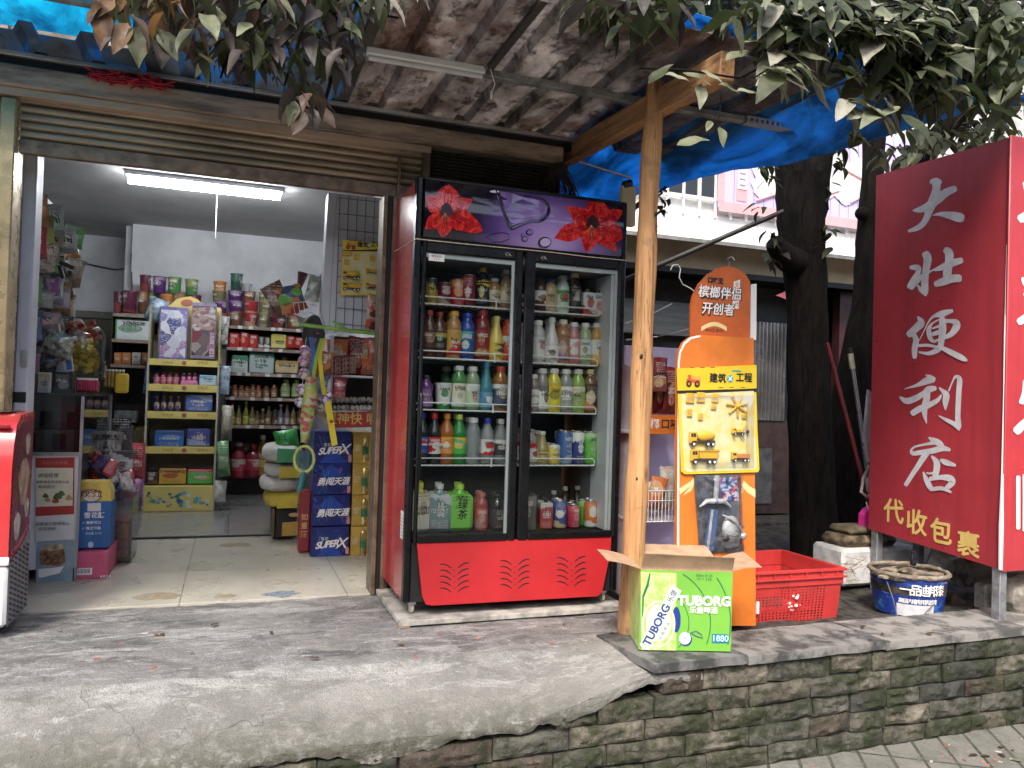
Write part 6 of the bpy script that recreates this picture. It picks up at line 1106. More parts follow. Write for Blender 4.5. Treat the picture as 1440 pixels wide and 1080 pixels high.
for i, px in enumerate((401, 416)): jar('pickle_jar', 'pale green pickle jar, %s one on the fourth board' % ('left', 'right')[i], 'jar', px, 534, 559, 7.74, 13, (.20, .26, .08), ((.30, .36, .16), (.45, .5, .3)), (.15, .3, .1), 'pickle jars')
for i, (px, c, h) in enumerate(((326, (.50, .42, .08), 566), (335, (.40, .33, .14), 570), (345, (.42, .44, .08), 564), (354, (.35, .33, .12), 572), (361, (.25, .16, .08), 578), (369, (.16, .09, .05), 575), (377, (.28, .2, .08), 571), (386, (.10, .07, .05), 576), (394, (.22, .20, .26), 569), (403, (.26, .22, .26), 569), (412, (.3, .22, .08), 572), (421, (.16, .1, .06), 570))):
    jar('sauce_bottle', '%s sauce bottle from the left end of the bottom board, %s' % (('first', 'second', 'third', 'fourth', 'fifth', 'sixth', 'seventh', 'eighth', 'ninth', 'tenth', 'eleventh', 'last')[i], ('yellow', 'tan', 'olive', 'greenish', 'brown', 'dark', 'amber', 'black', 'mauve', 'grey mauve', 'ochre', 'dark brown')[i]), 'sauce bottle', px, h, 598, 7.74, 8.5, tuple(x*.6 for x in c), (c, tuple(min(1, x*1.6) for x in c), (.5, .45, .3)), ((.4, .05, .03), (.08, .08, .08), (.6, .5, .1))[i % 3], 'sauce bottles on the bottom board', 'slimneck')
for i, (px, h, c, cap, lb) in enumerate(((334, 622, (.30, .03, .05), (.5, .5, .5), 'left large red-topped bottle on the floor under the grocery shelf'), (355, 624, (.30, .03, .05), (.4, .05, .05), 'right large red-topped bottle on the floor under the grocery shelf'), (368, 612, (.42, .24, .05), (.6, .6, .58), 'amber oil bottle on the floor under the grocery shelf'), (388, 606, (.06, .06, .07), (.5, .5, .5), 'dark tall bottle on the floor under the grocery shelf near the sacks'))):
    jar('large_bottle', lb, 'bottle', px, h, 672-i*2, 7.9, 23 if i < 2 else 18, c, (tuple(x*1.3 for x in c), (.5, .4, .35)), cap, 'large bottles under the grocery shelf', 'pet', .8)
carton('drink_case', 'dark red case of drinks behind the two large red-topped bottles', 'case', 322, 622, 366, 674, 8.0, .04, pmat('case_red', [(.20, .03, .035), (.12, .02, .03), (.4, .3, .3)], 16), bev=.01)
# goods on the left grocery shelf
carton('milk_carton_case', 'white and green milk carton case on the left grocery shelf', 'carton', 161, 450, 215, 478, 7.70, .2, mat('milk_green', (.10, .34, .09), .4, var=.1), pmat('milk_front', [(.60, .66, .66), (.55, .62, .60), (.10, .28, .10), (.65, .70, .68)], 20, (1.5, 1, .4)))
for i, (x0, x1, lb, c) in enumerate(((160, 171, 'left orange biscuit pack below the milk case', (.55, .20, .06)), (171, 184, 'right orange biscuit pack below the milk case', (.55, .20, .06)), (185, 198, 'white biscuit pack beside the orange ones', (.50, .48, .44)), (199, 208, 'brown spice jar at the end of the biscuit row', (.28, .12, .05)))): carton('biscuit_pack', lb, 'biscuit pack', x0, 496, x1, 512, 7.70, .15, pmat('biscuit_%d' % (0 if i < 2 else i), [c, tuple(x*.7 for x in c), tuple(min(.8, x*1.5) for x in c)], 40, (1, 1, 2.2)), None, 'biscuit packs', .003)
carton('cardboard_box', 'plain brown cardboard box low on the left grocery shelf', 'box', 157, 605, 200, 636, 7.68, .3, mat('old_cardboard', (.15, .12, .06), .85, var=.15), bev=.004)
carton('paper_stack', 'pale stack of leaflets above the brown cardboard box', 'papers', 160, 578, 192, 594, 7.72, .2, mat('grey_leaflets', (.22, .24, .24), .7, var=.3, vs=20))

# ---- yellow rack of sweets
YK = 6.95
def PK(px, py, e=0.): p = ry(px, py, YK); return Vector((p.x, YK-e, p.z))
M_RY = mat('rack_yellow', (.62, .52, .16), .5, var=.06, vs=4); M_RYD = mat('rack_back', (.35, .32, .22), .6, var=.1)
rk = thing('sweet_rack', 'yellow free standing sweet rack with arched top and printed base', 'rack', (-.40, YK+.15, .03))
xl, xr = PK(206, 600).x, PK(303, 600).x; zt = PK(258, 512).z
k = MB()
for x in (xl-.012, xr): k.box(x, x+.012, YK, YK+.32, .03, PK(258, 432).z, M_RYD, .002); k.box(x-.001, x+.013, YK-.006, YK-.0004, .03, zt, mat('rack_edge', (.45, .42, .34), .4))
k.build('side_panel', rk)
k = MB(); k.box(xl, xr, YK+.305, YK+.317, .03, zt+.25, M_RYD); k.build('back_panel', rk)
ztop = [PK(0, 0).z]; k = MB(); pts = [(222, 512), (222, 436), (224, 433), (240, 428), (248, 421), (258, 418), (268, 417), (278, 421), (286, 428), (298, 430), (310, 433), (312, 436), (312, 512)]
k.poly([ry(x, y, YK+.20) for x, y in pts], (0, 1, 0), .012, M_RY); k.poly([ry(263+9*math.cos(a), 426+5*math.sin(a), YK+.198) for a in [j*math.pi/8 for j in range(16)]], (0, 1, 0), .001, mat('rack_logo', (.35, .10, .06), .5)); k.build('arched_top', rk)
for y0, y1 in ((506, 515), (541, 551), (579, 589), (628, 638)):
    za, zb = PK(258, y1).z, PK(258, y0).z; k = MB(); k.box(xl+.0005, xr-.0005, YK-.012, YK-.001, za, zb, M_RY, .002); k.box(xl+.0005, xr-.0005, YK, YK+.30, za+.01, za+.018, M_RYD)
    for px in (236, 285): k.text('好吃点', .028, PK(px, (y0+y1)/2, .0128), X_, Z_, mat('rack_ink', (.30, .14, .05), .5, var=0), 0, .0006)
    k.poly([PK(259+3.5*math.cos(a), (y0+y1)/2+3*math.sin(a), .0135) for a in [j*math.pi/6 for j in range(12)]], (0, 1, 0), .001, MATS['rack_logo']); k.build('shelf_board', rk)
zb = PK(250, 683).z; k = MB(); k.box(xl+.0005, xr-.0005, YK-.014, YK+.3, .03, zb, M_RY, .004); k.build('base', rk)
k = MB(); rr = random.Random(12); MBL = [mat('figure_blue', (.05, .16, .26), .5, var=.3), mat('figure_teal', (.10, .32, .36), .5, var=.3), mat('figure_pale', (.55, .60, .45), .5)]
for i in range(46): x, y = 205+rr.uniform(2, 88), 703+rr.gauss(0, 6.5); s_ = rr.uniform(1.2, 4.5); k.poly([PK(x+s_*math.cos(a)*rr.uniform(.4, 1.4), y+s_*math.sin(a)*rr.uniform(.4, 1.1), .0145+.0001*i) for a in [j*math.pi/4 for j in range(8)]], (0, 1, 0), .0003, rr.choice(MBL))
k.build('base_print', rk)
G5 = 'on the yellow rack'
def rackbox(nm, lb, cat, x0, y0, x1, y1, mt, dp=.16, grp=None, bev=.006): carton(nm, lb, cat, x0, y0, x1, y1, YK+.02, dp, mt, None, grp, bev)
for i in range(4): jar('sweet_tin', ('first', 'second', 'third', 'last')[i]+' pink sweet tin from the left on the top shelf of the yellow rack', 'tin', 220+i*9.2, 524, 541, YK+.06, 9, (.35, .05, .10), ((.40, .08, .14), (.5, .3, .32), (.25, .03, .07)), (.30, .08, .08), 'pink sweet tins')
for i in range(3): jar('sweet_bottle', ('left', 'middle', 'right')[i]+' magenta bottle with white cap on the top shelf of the yellow rack', 'bottle', 258+i*8, 525, 537, YK+.06, 7, (.45, .05, .22), ((.5, .08, .28), (.6, .3, .4)), (.65, .6, .62), 'magenta sweet bottles')
rackbox('sweet_box', 'pink box under the magenta bottles '+G5, 'box', 254, 536, 278, 542, mat('pink_box', (.62, .22, .36), .5, var=.15), .10); rackbox('sweet_box', 'white and light blue box at the right of the top shelf '+G5, 'box', 280, 528, 305, 542, pmat('box_ltblue', [(.45, .58, .66), (.20, .40, .58), (.6, .66, .68)], 30, (1, 1, .7)))
for i in range(4): jar('drink_vial', ('first', 'second', 'third', 'last')[i]+' dark vial with orange cap on the second shelf of the yellow rack', 'vial', 220+i*10, 557, 578, YK+.06, 8, (.06, .04, .12), ((.50, .36, .28), (.08, .06, .16)), (.40, .20, .06), 'dark vials with orange caps')
rackbox('sweet_box', 'blue box of wrapped sweets on the second shelf '+G5, 'box', 260, 556, 299, 579, pmat('box_blueviolet', [(.10, .16, .42), (.35, .45, .62), (.06, .08, .25), (.45, .25, .45), (.5, .55, .62)], 34, (1.4, 1, .7)), bev=.012)
rackbox('sweet_box', 'royal blue slanted box on the third shelf '+G5, 'box', 217, 606, 259, 628, pmat('box_royal', [(.03, .13, .40), (.03, .13, .40), (.04, .09, .25), (.12, .25, .5)], 24)); rackbox('sweet_box', 'navy tray of chocolate bars on the third shelf '+G5, 'box', 262, 603, 296, 628, pmat('box_navybars', [(.05, .06, .22), (.22, .26, .45), (.02, .02, .1), (.5, .5, .55)], 40, (1.6, 1, .35)), bev=.01)
rackbox('sweet_box', 'small dark box with white swirl at the bottom left '+G5, 'box', 205, 664, 222, 681, pmat('box_dark', [(.05, .03, .03), (.15, .08, .05), (.5, .45, .4)], 30)); rackbox('sweet_box', 'yellow and red biscuit box at the bottom middle '+G5, 'box', 223, 659, 262, 681, pmat('box_biscuit', [(.55, .34, .06), (.35, .16, .04), (.45, .06, .04), (.62, .45, .12)], 16, (1, 1, 1.8))); rackbox('sweet_box', 'green tray of red and green rolls at the bottom right '+G5, 'box', 263, 660, 300, 681, pmat('box_greenrolls', [(.10, .38, .08), (.45, .06, .08), (.50, .30, .12), (.15, .45, .1)], 30, (1.5, 1, .5)), bev=.01)
# two big boxed toys standing on the rack's top
YT = YK+.05
o = carton('toy_box', 'silver and violet boxed toy standing on the yellow rack, the left one', 'toy box', 222, 433, 265, 506, YT, .09, mat('toybox_violet', (.20, .16, .36), .3, var=.2), pmat('toybox_silver', [(.24, .22, .42), (.50, .52, .62), (.10, .10, .24), (.36, .20, .36), (.62, .62, .68)], 13, (1, 1, .9), .2, fine=1), 'boxed toys on the rack')
o = carton('toy_box', 'dark boxed toy with grey rounded window standing on the yellow rack, the right one', 'toy box', 267, 427, 305, 504, YT, .09, mat('toybox_grey', (.22, .20, .28), .3, var=.2), pmat('toybox_dark', [(.05, .04, .045), (.16, .12, .12), (.20, .05, .06), (.34, .30, .30), (.10, .09, .12)], 14, (1, 1, .8), .2, fine=1), 'boxed toys on the rack')
k = MB(); k.poly([ry(x, y, YT-.003) for x, y in ((272, 433), (300, 432), (303, 436), (303, 458), (298, 464), (274, 465), (270, 460), (270, 437))], (0, 1, 0), .001, pmat('toy_window', [(.30, .26, .28), (.20, .12, .12), (.45, .42, .44), (.35, .22, .15)], 26)); k.box(ry(294, 500, YT).x, ry(300.5, 500, YT).x, YT-.0045, YT-.0032, ry(294, 502, YT).z, ry(294, 467, YT).z, mat('toy_strip', (.55, .42, .50), .5))
for i, c in enumerate('超能勇士'): k.text(c, .045, (ry(297.2, 500, YT).x, YT-.0046, ry(297, 471+i*8.5, YT).z), X_, Z_, mat('strip_ink', (.28, .06, .15), .5), .001, .0004)
w = k.build('toy_window', o); w.location = -Vector(o.location); w.parent = o

# ---- glass counter at the left with its goods
CYF = 4.66
ct = thing('glass_counter', 'dark glass shop counter with advertising sheets on its lower front', 'counter', (-1.1, CYF+.4, .006))
M_GLD = glass('counter_glass', (.45, .45, .45), .25, .04, (.03, .03, .035), 1.)
M_ALU = mat('aluminium', (.42, .43, .44), .4, .8, var=.1)
cxr = ry(105, 820, CYF).x; ctop = ry(100, 557, CYF).z; czm = ry(90, 637, CYF).z
k = MB(); k.box(-1.75, cxr, CYF, CYF+.012, czm, ctop, M_GLD); k.box(cxr-.012, cxr, CYF+.0125, CYF+1.0, .40, ctop, M_GLD); k.build('glass_panel', ct)
k = MB(); k.box(-1.75, cxr+.01, CYF-.01, CYF+1.02, ctop, ctop+.014, mat('counter_top', (.05, .05, .055), .12, var=.1), .003); k.build('counter_top', ct)
k = MB()
for x, y in ((cxr-.004, CYF-.004), (cxr-.004, CYF+1.0)): k.box(x, x+.014, y-.006, y+.008, .01, ctop-.0005, M_ALU)
k.box(-1.75, cxr-.0045, CYF-.010, CYF-.0005, czm-.014, czm+.004, M_ALU); k.build('metal_edge', ct)
k = MB(); k.box(-1.75, cxr-.0045, CYF+.003, CYF+.30, .07, czm-.0145, M_WHT); k.box(-1.74, cxr-.02, CYF+.32, CYF+.98, .07, .40, M_DARK); k.box(-1.74, cxr-.03, CYF+.05, CYF+.95, czm+.12, czm+.126, M_GLD); k.build('cupboard', ct)
for i in range(9):
    x = cxr-.06-i*.075; z = czm+.004 if i % 2 else czm+.127; c = ((.20, .16, .08), (.12, .03, .03), (.25, .24, .22), (.05, .06, .1))[i % 4]
    k = MB(); k.box(x-.03, x+.03, CYF+.12+.05*(i % 3), CYF+.22, z, z+.085, mat('counter_pack_%d' % (i % 4), c, .5, var=.4, vs=40), .004); tag(k.build('cigarette_pack', loc=(x, CYF+.15, z)), 'small packs lying inside the dark glass counter', 'pack', 'packs inside the glass counter')
def sheet(name, label, quad, Y, mt, extra):
    k = MB(); k.poly([ry(x, y, Y) for x, y in quad], (0, 1, 0), .0015, mt); extra(k, Y-.0012); return tag(k.build(name, loc=ry(*quad[3], Y)), label, 'poster')
M_PRED = mat('poster_red', (.36, .035, .03), .5, var=.05); M_PCREAM = mat('poster_cream', (.66, .62, .48), .5, var=.05)
def ex(k, Y):
    def q(pts, m, e): k.poly([ry(x, y, Y-e) for x, y in pts], (0, 1, 0), .0006, m)
    q([(50, 644), (105, 643), (104, 723), (50, 726)], M_PRED, 0); q([(50, 658), (103, 658), (102, 711), (50, 713)], M_PCREAM, .0008)
    for x, y, r_, m in ((81, 698, 6, mat('veg_green', (.10, .20, .05), .6, var=.3)), (86, 694, 5, MATS['veg_green']), (78, 704, 5, mat('veg_red', (.42, .10, .05), .6, var=.3)), (64, 697, 4, MATS['veg_green']), (97, 700, 5, mat('veg_tan', (.45, .30, .12), .6, var=.2)), (67, 703, 4, MATS['veg_tan'])): k.poly([ry(x+r_*math.cos(a)*(1+.3*math.sin(3*a)), y+r_*.8*math.sin(a), Y-.0016) for a in [j*math.pi/6 for j in range(12)]], (0, 1, 0), .0004+.00002*x, m)
    for s, x, y, sz in (('诚信经营', 68, 669, .024), ('居民食品安全放心店', 74, 678, .017), ('明码标价', 66, 685, .020), ('买得放心吃得安心', 74, 737, .020), ('欢迎选购', 66, 744, .020)): k.text(s, sz, ry(x, y, Y-.0018), X_, Z_, M_INK, 0, .0005)
    k.text('食品安全承诺', .020, ry(77, 651, Y-.001), X_, Z_, mat('faint_red', (.55, .20, .18), .5), 0, .0005)
sheet('poster', 'red and cream food safety poster on the counter front above the picture sheet', [(50, 641), (107, 640), (104, 758), (50, 762)], CYF-.004, mat('poster_white', (.60, .61, .63), .5, var=.05), ex)
def ex2(k, Y):
    def q(pts, m, e): k.poly([ry(x, y, Y-e) for x, y in pts], (0, 1, 0), .0005, m)
    q([(56, 776), (70, 768), (90, 769), (92, 790), (84, 796), (56, 794)], mat('food_brown', (.26, .13, .07), .5, var=.5, vs=40), .0005); q([(54, 800), (72, 799), (90, 796), (84, 806), (60, 812), (54, 812)], M_WINK, .0010); q([(56, 772), (68, 766), (88, 765), (90, 772), (70, 775)], mat('food_beige', (.45, .38, .24), .5, var=.4, vs=30), .0015)
sheet('poster', 'picture sheet of food on a blue ground at the foot of the counter', [(52, 763), (104, 760), (102, 817), (50, 822)], CYF-.004, mat('picture_blue', (.16, .24, .30), .5, var=.4, vs=12, col2=(.30, .38, .42)), ex2)
M_PINK = mat('pink_carton', (.56, .10, .19), .5, var=.06)
PY = 4.68
o = carton('pink_box', 'large pink carton on the floor beside the counter', 'carton', 106, 775, 152, 815, PY, .42, M_PINK, None); k = MB(); a = ry(107, 812, PY); k.box(a.x+.005, a.x+.075, PY-.0012, PY-.0002, a.z+.012, a.z+.048, M_WINK)
for i in range(9): k.box(a.x+.01+i*.0065, a.x+.013+i*.0065, PY-.002, PY-.0013, a.z+.02, a.z+.044, M_INK)
for i in range(4): c = ry(141+i*4, 812-i*.3, PY); k.box(c.x, c.x+.008, PY-.0012, PY-.0002, c.z, c.z+.01, M_WINK)
w = k.build('printed_marks', o); w.location = -Vector(o.location); w.parent = o
carton('flat_box', 'flattened pink tray under the pink carton', 'tray', 103, 815, 140, 820, PY-.01, .4, mat('dusty_pink', (.45, .16, .20), .6, var=.2), bev=.002)
def bluefront(k, a): pass
o = carton('blue_box', 'dark blue upright carton with white logo standing on the pink carton', 'carton', 108, 705, 156, 772, PY+.05, .20, mat('carton_blue', (.03, .12, .34), .45, var=.08), None, txt=(('雪花酥', .5, .70, .034, M_WINK), ('✓ 香脆可口', .42, .55, .018, M_WINK), ('✓ 独立包装', .42, .43, .018, M_WINK), ('净含量 500克', .5, .32, .014, mat('pale_ink', (.45, .55, .7), .5)),))
Yb = PY+.049; k = MB(); k.poly([ry(x, y, Yb) for x, y in ((123, 708), (142, 707), (142, 719), (123, 719))], (0, 1, 0), .0008, M_TAGW); k.poly([ry(127.5+4*math.cos(t_), 766+4.5*math.sin(t_), Yb) for t_ in [j*math.pi/8 for j in range(16)]], (0, 1, 0), .0008, MATS['pale_ink']); w = k.build('printed_patch', o); w.location = -Vector(o.location); w.parent = o
k = MB(); p4 = [(112, 706), (113, 678), (150, 678), (156, 690), (156, 706)]; Yc = PY+.06; k.poly([ry(x, y, Yc) for x, y in p4], (0, 1, 0), .14, mat('bag_yellow', (.62, .48, .10), .4, var=.12)); k.poly([ry(128+14.5*math.cos(t_), 697+9.5*math.sin(t_), Yc-.001) for t_ in [j*math.pi/12 for j in range(24)]], (0, 1, 0), .0008, mat('logo_dark', (.18, .08, .06), .5)); k.poly([ry(128+13*math.cos(t_), 697+8.3*math.sin(t_), Yc-.002) for t_ in [j*math.pi/12 for j in range(24)]], (0, 1, 0), .0008, mat('logo_cream', (.68, .62, .48), .5))
for c, px, m in (('炒', 119.5, MATS['logo_dark']), ('彩', 129, M_PRED), ('粒', 138, MATS['logo_dark'])): k.text(c, .042, ry(px, 695, Yc-.003), X_, Z_, m, .001, .0005)
tag(k.build('yellow_bag', loc=ry(130, 706, Yc)), 'yellow packet with oval emblem standing on the blue carton', 'packet')
# bin of bright toy packs behind the yellow packet
bn = thing('toy_bin', 'sloping clear bin full of red and blue toy packs behind the yellow packet', 'bin', (-.62, 5.1, .3))
k = MB(); a, b = ry(150, 705, 5.05), ry(188, 690, 5.05); k.box(a.x, b.x, 5.04, 5.35, a.z-.35, a.z+.02, glass('bin_plastic', (.8, .8, .8), .15, .1, (.3, .3, .3))); k.box(a.x+.02, b.x-.02, 5.06, 5.33, a.z-.33, a.z-.12, pmat('bin_goods', [(.35, .06, .05), (.2, .18, .16), (.45, .2, .1)], 30)); k.build('bin_wall', bn)
k = MB(); k.box(ry(176, 800, 5.3).x-.02, ry(188, 800, 5.3).x, 5.25, 5.3, .008, a.z-.355, M_DARK); k.box(a.x, b.x, 5.06, 5.34, .008, a.z-.36, mat('beige_crate', (.34, .30, .22), .6, var=.2), .01); k.build('bin_stand', bn)
rr = random.Random(21)
for i in range(16):
    px, py = 128+rr.uniform(0, 56), 0; py = 650+ (px-128)*.45 + rr.uniform(-8, 12); c = ((.42, .03, .05), (.06, .10, .42), (.50, .08, .08), (.08, .06, .16), (.45, .42, .42))[i % 5]; Y = 5.02+rr.uniform(0, .2); p = ry(px, py, Y)
    k = MB(); M4 = Matrix.Translation(p) @ Matrix.Rotation(rr.uniform(-.7, .7), 4, 'Y') @ Matrix.Rotation(rr.uniform(-.5, .2), 4, 'X'); k.box(-.035, .035, -.02, .02, -.05, .05, mat('toy_foil_%d' % (i % 5), c, .25, var=.4, vs=30), .012, M4)
    tag(k.build('toy_pack', loc=p), 'glossy red or blue toy pack heaped in the sloping bin', 'toy pack', 'toy packs in the sloping bin')
k = MB(); a = ry(170, 655, 5.2); k.box(a.x-.05, a.x+.06, 5.18, 5.24, a.z-.06, a.z+.09, pmat('pack_bw', [(.55, .55, .55), (.06, .06, .07), (.4, .4, .42)], 36), .004); tag(k.build('toy_box', loc=a), 'black and white printed box on top of the toy pack bin', 'toy box')
# things on the counter
Yq = CYF+.10
carton('paper_box', 'brown and white leaflet box on the counter nearest the door frame', 'box', 52, 524, 72, 554, Yq, .10, M_WHT, pmat('leaflet', [(.58, .58, .55), (.55, .42, .15), (.60, .60, .58), (.45, .42, .38)], 22)); carton('paper_box', 'small brown box left of the white leaflet box', 'box', 42, 525, 52, 554, Yq, .09, mat('brown_box', (.20, .09, .05), .6))
carton('card_reader_box', 'black box with printed figure on the counter', 'box', 73, 524, 102, 554, Yq+.02, .10, M_BLKM, pmat('black_print', [(.02, .025, .025), (.02, .025, .025), (.05, .09, .07), (.25, .25, .26)], 30))
def lolly(lb, x0, x1, yt, yb, n, c, Y, grp):
    a = ry(x0, yb, Y); b = ry(x1, yt, Y); o = thing('lollipop_stand', lb, 'lollipop stand', a, grp); k = MB(); k.box(a.x, b.x, Y, Y+.07, a.z, a.z+(b.z-a.z)*.75, mat('rack_'+lb[:4], tuple(x*.45 for x in c), .4, var=.3, vs=40), .003); k.build('holder', o)
    for i in range(n): x = a.x+(b.x-a.x)*(i+.5)/n; k = MB(); k.tube([(x, Y-.008, a.z+.01), (x, Y-.008, b.z-.012)], .0075, mat('stick_'+lb[:4], c, .3, var=.2), 8); k.tube([(x, Y-.008, b.z-.012), (x, Y-.008, b.z)], .0085, M_WINK, 8); k.build('lollipop', o)
lolly('pink rack of tubes with white tops on the counter edge', 108, 138, 532, 551, 8, (.52, .06, .12), CYF+.25, 'tube racks')
lolly('cream topped rack of tubes behind the pink one', 146, 176, 520, 545, 6, (.48, .36, .12), CYF+.65, 'tube racks')
lolly('grey topped short rack of tubes beside the sweet jar', 134, 148, 508, 532, 4, (.35, .33, .30), CYF+.55, 'tube racks')
k = MB(); a = ry(171, 548, CYF+.66); k.box(a.x-.035, a.x+.04, CYF+.62, CYF+.66, a.z-.02, a.z+.10, M_YEL, .01); tag(k.build('price_card', loc=a), 'yellow folded price card hanging on the cream topped rack', 'card')
# weighing scale and card machine
sc_ = thing('shop_scale', 'grey shop scale with slanting arm and blue keypad on the counter', 'scale', ry(60, 524, CYF+.2)); M_GP = mat('grey_casing', (.30, .31, .34), .35, var=.08)
k = MB(); Ys = CYF+.22
for seg in (((14, 497), (70, 462), 6), ((70, 462), (84, 461), 7)): a, b = ry(*seg[0], Ys), ry(*seg[1], Ys); k.tube([a, b], .028, M_GP, 10)
k.build('arm', sc_); k = MB(); k.poly([ry(x, y, Ys+.02) for x, y in ((36, 498), (54, 486), (60, 500), (60, 525), (42, 525))], (0, 1, 0), .12, M_GP); k.poly([ry(x, y, Ys) for x, y in ((58, 510), (88, 508), (92, 522), (84, 524), (60, 520))], (0, 1, 0), .14, mat('pale_casing', (.55, .57, .62), .35, var=.05)); k.build('casing', sc_)
k = MB(); k.poly([ry(x, y, Ys-.03) for x, y in ((86, 480), (97, 476), (103, 522), (92, 523))], (0, 1, 0), .03, MATS['pale_casing']); k.poly([ry(x, y, Ys-.032) for x, y in ((92, 505), (99.5, 503), (101.5, 519), (94, 520))], (0, 1, 0), .002, mat('keypad_blue', (.05, .16, .45), .4)); 
for i in range(3): k.poly([ry(x, y, Ys-.032) for x, y in ((89+i*3, 487), (90.3+i*3, 487), (92.5+i*3, 502), (91+i*3, 502))], (0, 1, 0), .002, M_INK)
k.build('keypad', sc_)
k = MB(); c = ry(33, 478, Ys+.05); k.box(c.x-.055, c.x+.055, Ys, Ys+.05, c.z-.06, c.z+.06, M_GP, .02); k.lathe([(.03, 0), (.03, .004), (.001, .005)], M_INK, n=14, M=Matrix.Translation((c.x, Ys-.001, c.z-.01)) @ Matrix.Rotation(rad(90), 4, 'X')); tag(k.build('web_camera', loc=c), 'grey camera unit with black lens above the shop scale', 'camera')
k = MB(); a = ry(18, 480, CYF+.3); k.box(a.x-.02, a.x+.045, CYF+.3, CYF+.34, a.z-.08, a.z+.06, mat('blue_folder', (.06, .16, .36), .5)); tag(k.build('folder', loc=a), 'blue folder beside the golden door frame behind the scale', 'folder')
for i, (x, y, w_, h_, c, lb) in enumerate(((77, 493, .16, .14, (.40, .42, .38), 'silver crinkled bag lying on the arm of the shop scale'), (63, 516, .10, .10, (.07, .07, .08), 'black tangled cable bundle on the scale casing'))): bag('plastic_bag' if i == 0 else 'cable_bundle', lb, 'bag' if i == 0 else 'cables', ry(x, y+8, Ys-.06), w_, h_, .06, mat('crinkle_%d' % i, c, .25, var=.5, vs=30, metal=.4*(1-i)), None, .3, .2)
# sweet jar with yellow packets behind
k = MB(); a = ry(117, 530, CYF+.45); 
o = thing('sweet_jar', 'tall clear jar of yellow packets and red sweets on the counter', 'jar', a); r = .105; h = ry(117, 462, CYF+.45).z-a.z
k.shell([(r, 0), (r*1.05, h*.1), (r*1.05, h*.85), (r*.85, h)], glass('jar_clear', (.95, .95, .9), .02, .05), (a.x, CYF+.45, a.z), 20); k.build('jar_wall', o); rr = random.Random(31)
for i in range(80):
    q = i/80; ang = rr.uniform(0, 6.3); rad_ = r*.7*rr.random()**.5; c = (.62, .50, .05) if q < .62 else ((.36, .05, .04), (.6, .55, .5), (.45, .12, .06))[i % 3]; p = Vector((a.x+rad_*math.cos(ang), CYF+.45+rad_*math.sin(ang), a.z+.04+h*.98*q)); k = MB(); k.box(-.024, .024, -.008, .008, -.015, .015, mat('sweet_%d' % (int(c[0]*100)), c, .3, var=.3), .008, Matrix.Translation(p) @ Matrix.Rotation(rr.uniform(-1, 1), 4, 'Y') @ Matrix.Rotation(rr.uniform(-1, 1), 4, 'Z')); k.build('wrapped_sweet', o)
# peg rack on the left wall with hanging goods
pg_ = thing('wall_rack', 'cluttered white wall rack on the left wall behind the bluish pillar', 'rack', (-1.06, 4.9, 1.1)); k = MB(); k.box(-1.10, -1.085, 4.5, 5.7, 1.0, 2.15, M_WALLW)
for z in (1.25, 1.5, 1.75, 2.0): k.tube([(-1.07, 4.5, z), (-1.07, 5.7, z)], .006, M_WIRE, 5)
k.build('rack_panel', pg_)
HG = ((52, 288, .10, .12, (.45, .47, .47), 'silver bag at the top of the left wall rack'), (58, 322, .14, .15, (.28, .42, .12), 'lime green bag high on the left wall rack'), (70, 350, .12, .16, (.20, .26, .18), 'dark green bag under the lime green one'), (60, 362, .13, .17, (.46, .42, .40), 'pale striped packet on the left wall rack'), (85, 376, .10, .12, (.05, .05, .055), 'black tool packet hanging on the left wall rack'), (66, 403, .12, .10, (.22, .08, .26), 'purple packet on the left wall rack shelf'), (78, 418, .15, .12, (.52, .54, .62), 'white packet with blue lettering on the left wall rack'), (92, 400, .10, .16, (.05, .045, .04), 'black packet hanging lower on the left wall rack'), (56, 450, .18, .10, (.38, .30, .32), 'pinkish packets on the lowest rack shelf'), (76, 452, .13, .12, (.34, .33, .26), 'grey ribbed packet on the lowest rack shelf'), (54, 418, .14, .10, (.30, .31, .32), 'grey packet behind the white one on the rack'), (50, 405, .04, .16, (.55, .55, .55), 'white slim tubes hanging beside the bluish pillar'))
for i, (px, py, w_, h_, c, lb) in enumerate(HG):
    p = rx(px, py, -1.0); p = ry(px, py, 4.5+.02*i) if not (4.3 < p.y < 6) else p; cc = tuple(min(.7, x*1.5) for x in c); bag('hanging_packet', lb, 'packet', p-Vector((0, 0, h_*.5)), w_, h_, .07, pmat('hang_%d' % i, [c, c, tuple(x*.5 for x in c), cc], 26, rough=.3), 'packets on the left wall rack', random.uniform(-.3, .3), random.uniform(-.1, .2))
k = MB(); a, b = ry(84, 368, 4.8), ry(104, 377, 4.8); k.tube([a, b], .012, M_INK, 8); k.tube([a+Vector((0, 0, -.02)), a+Vector((.02, 0, -.09))], .012, M_INK, 8); tag(k.build('torch', loc=a), 'black torch like tool sticking out of the left wall rack', 'tool')

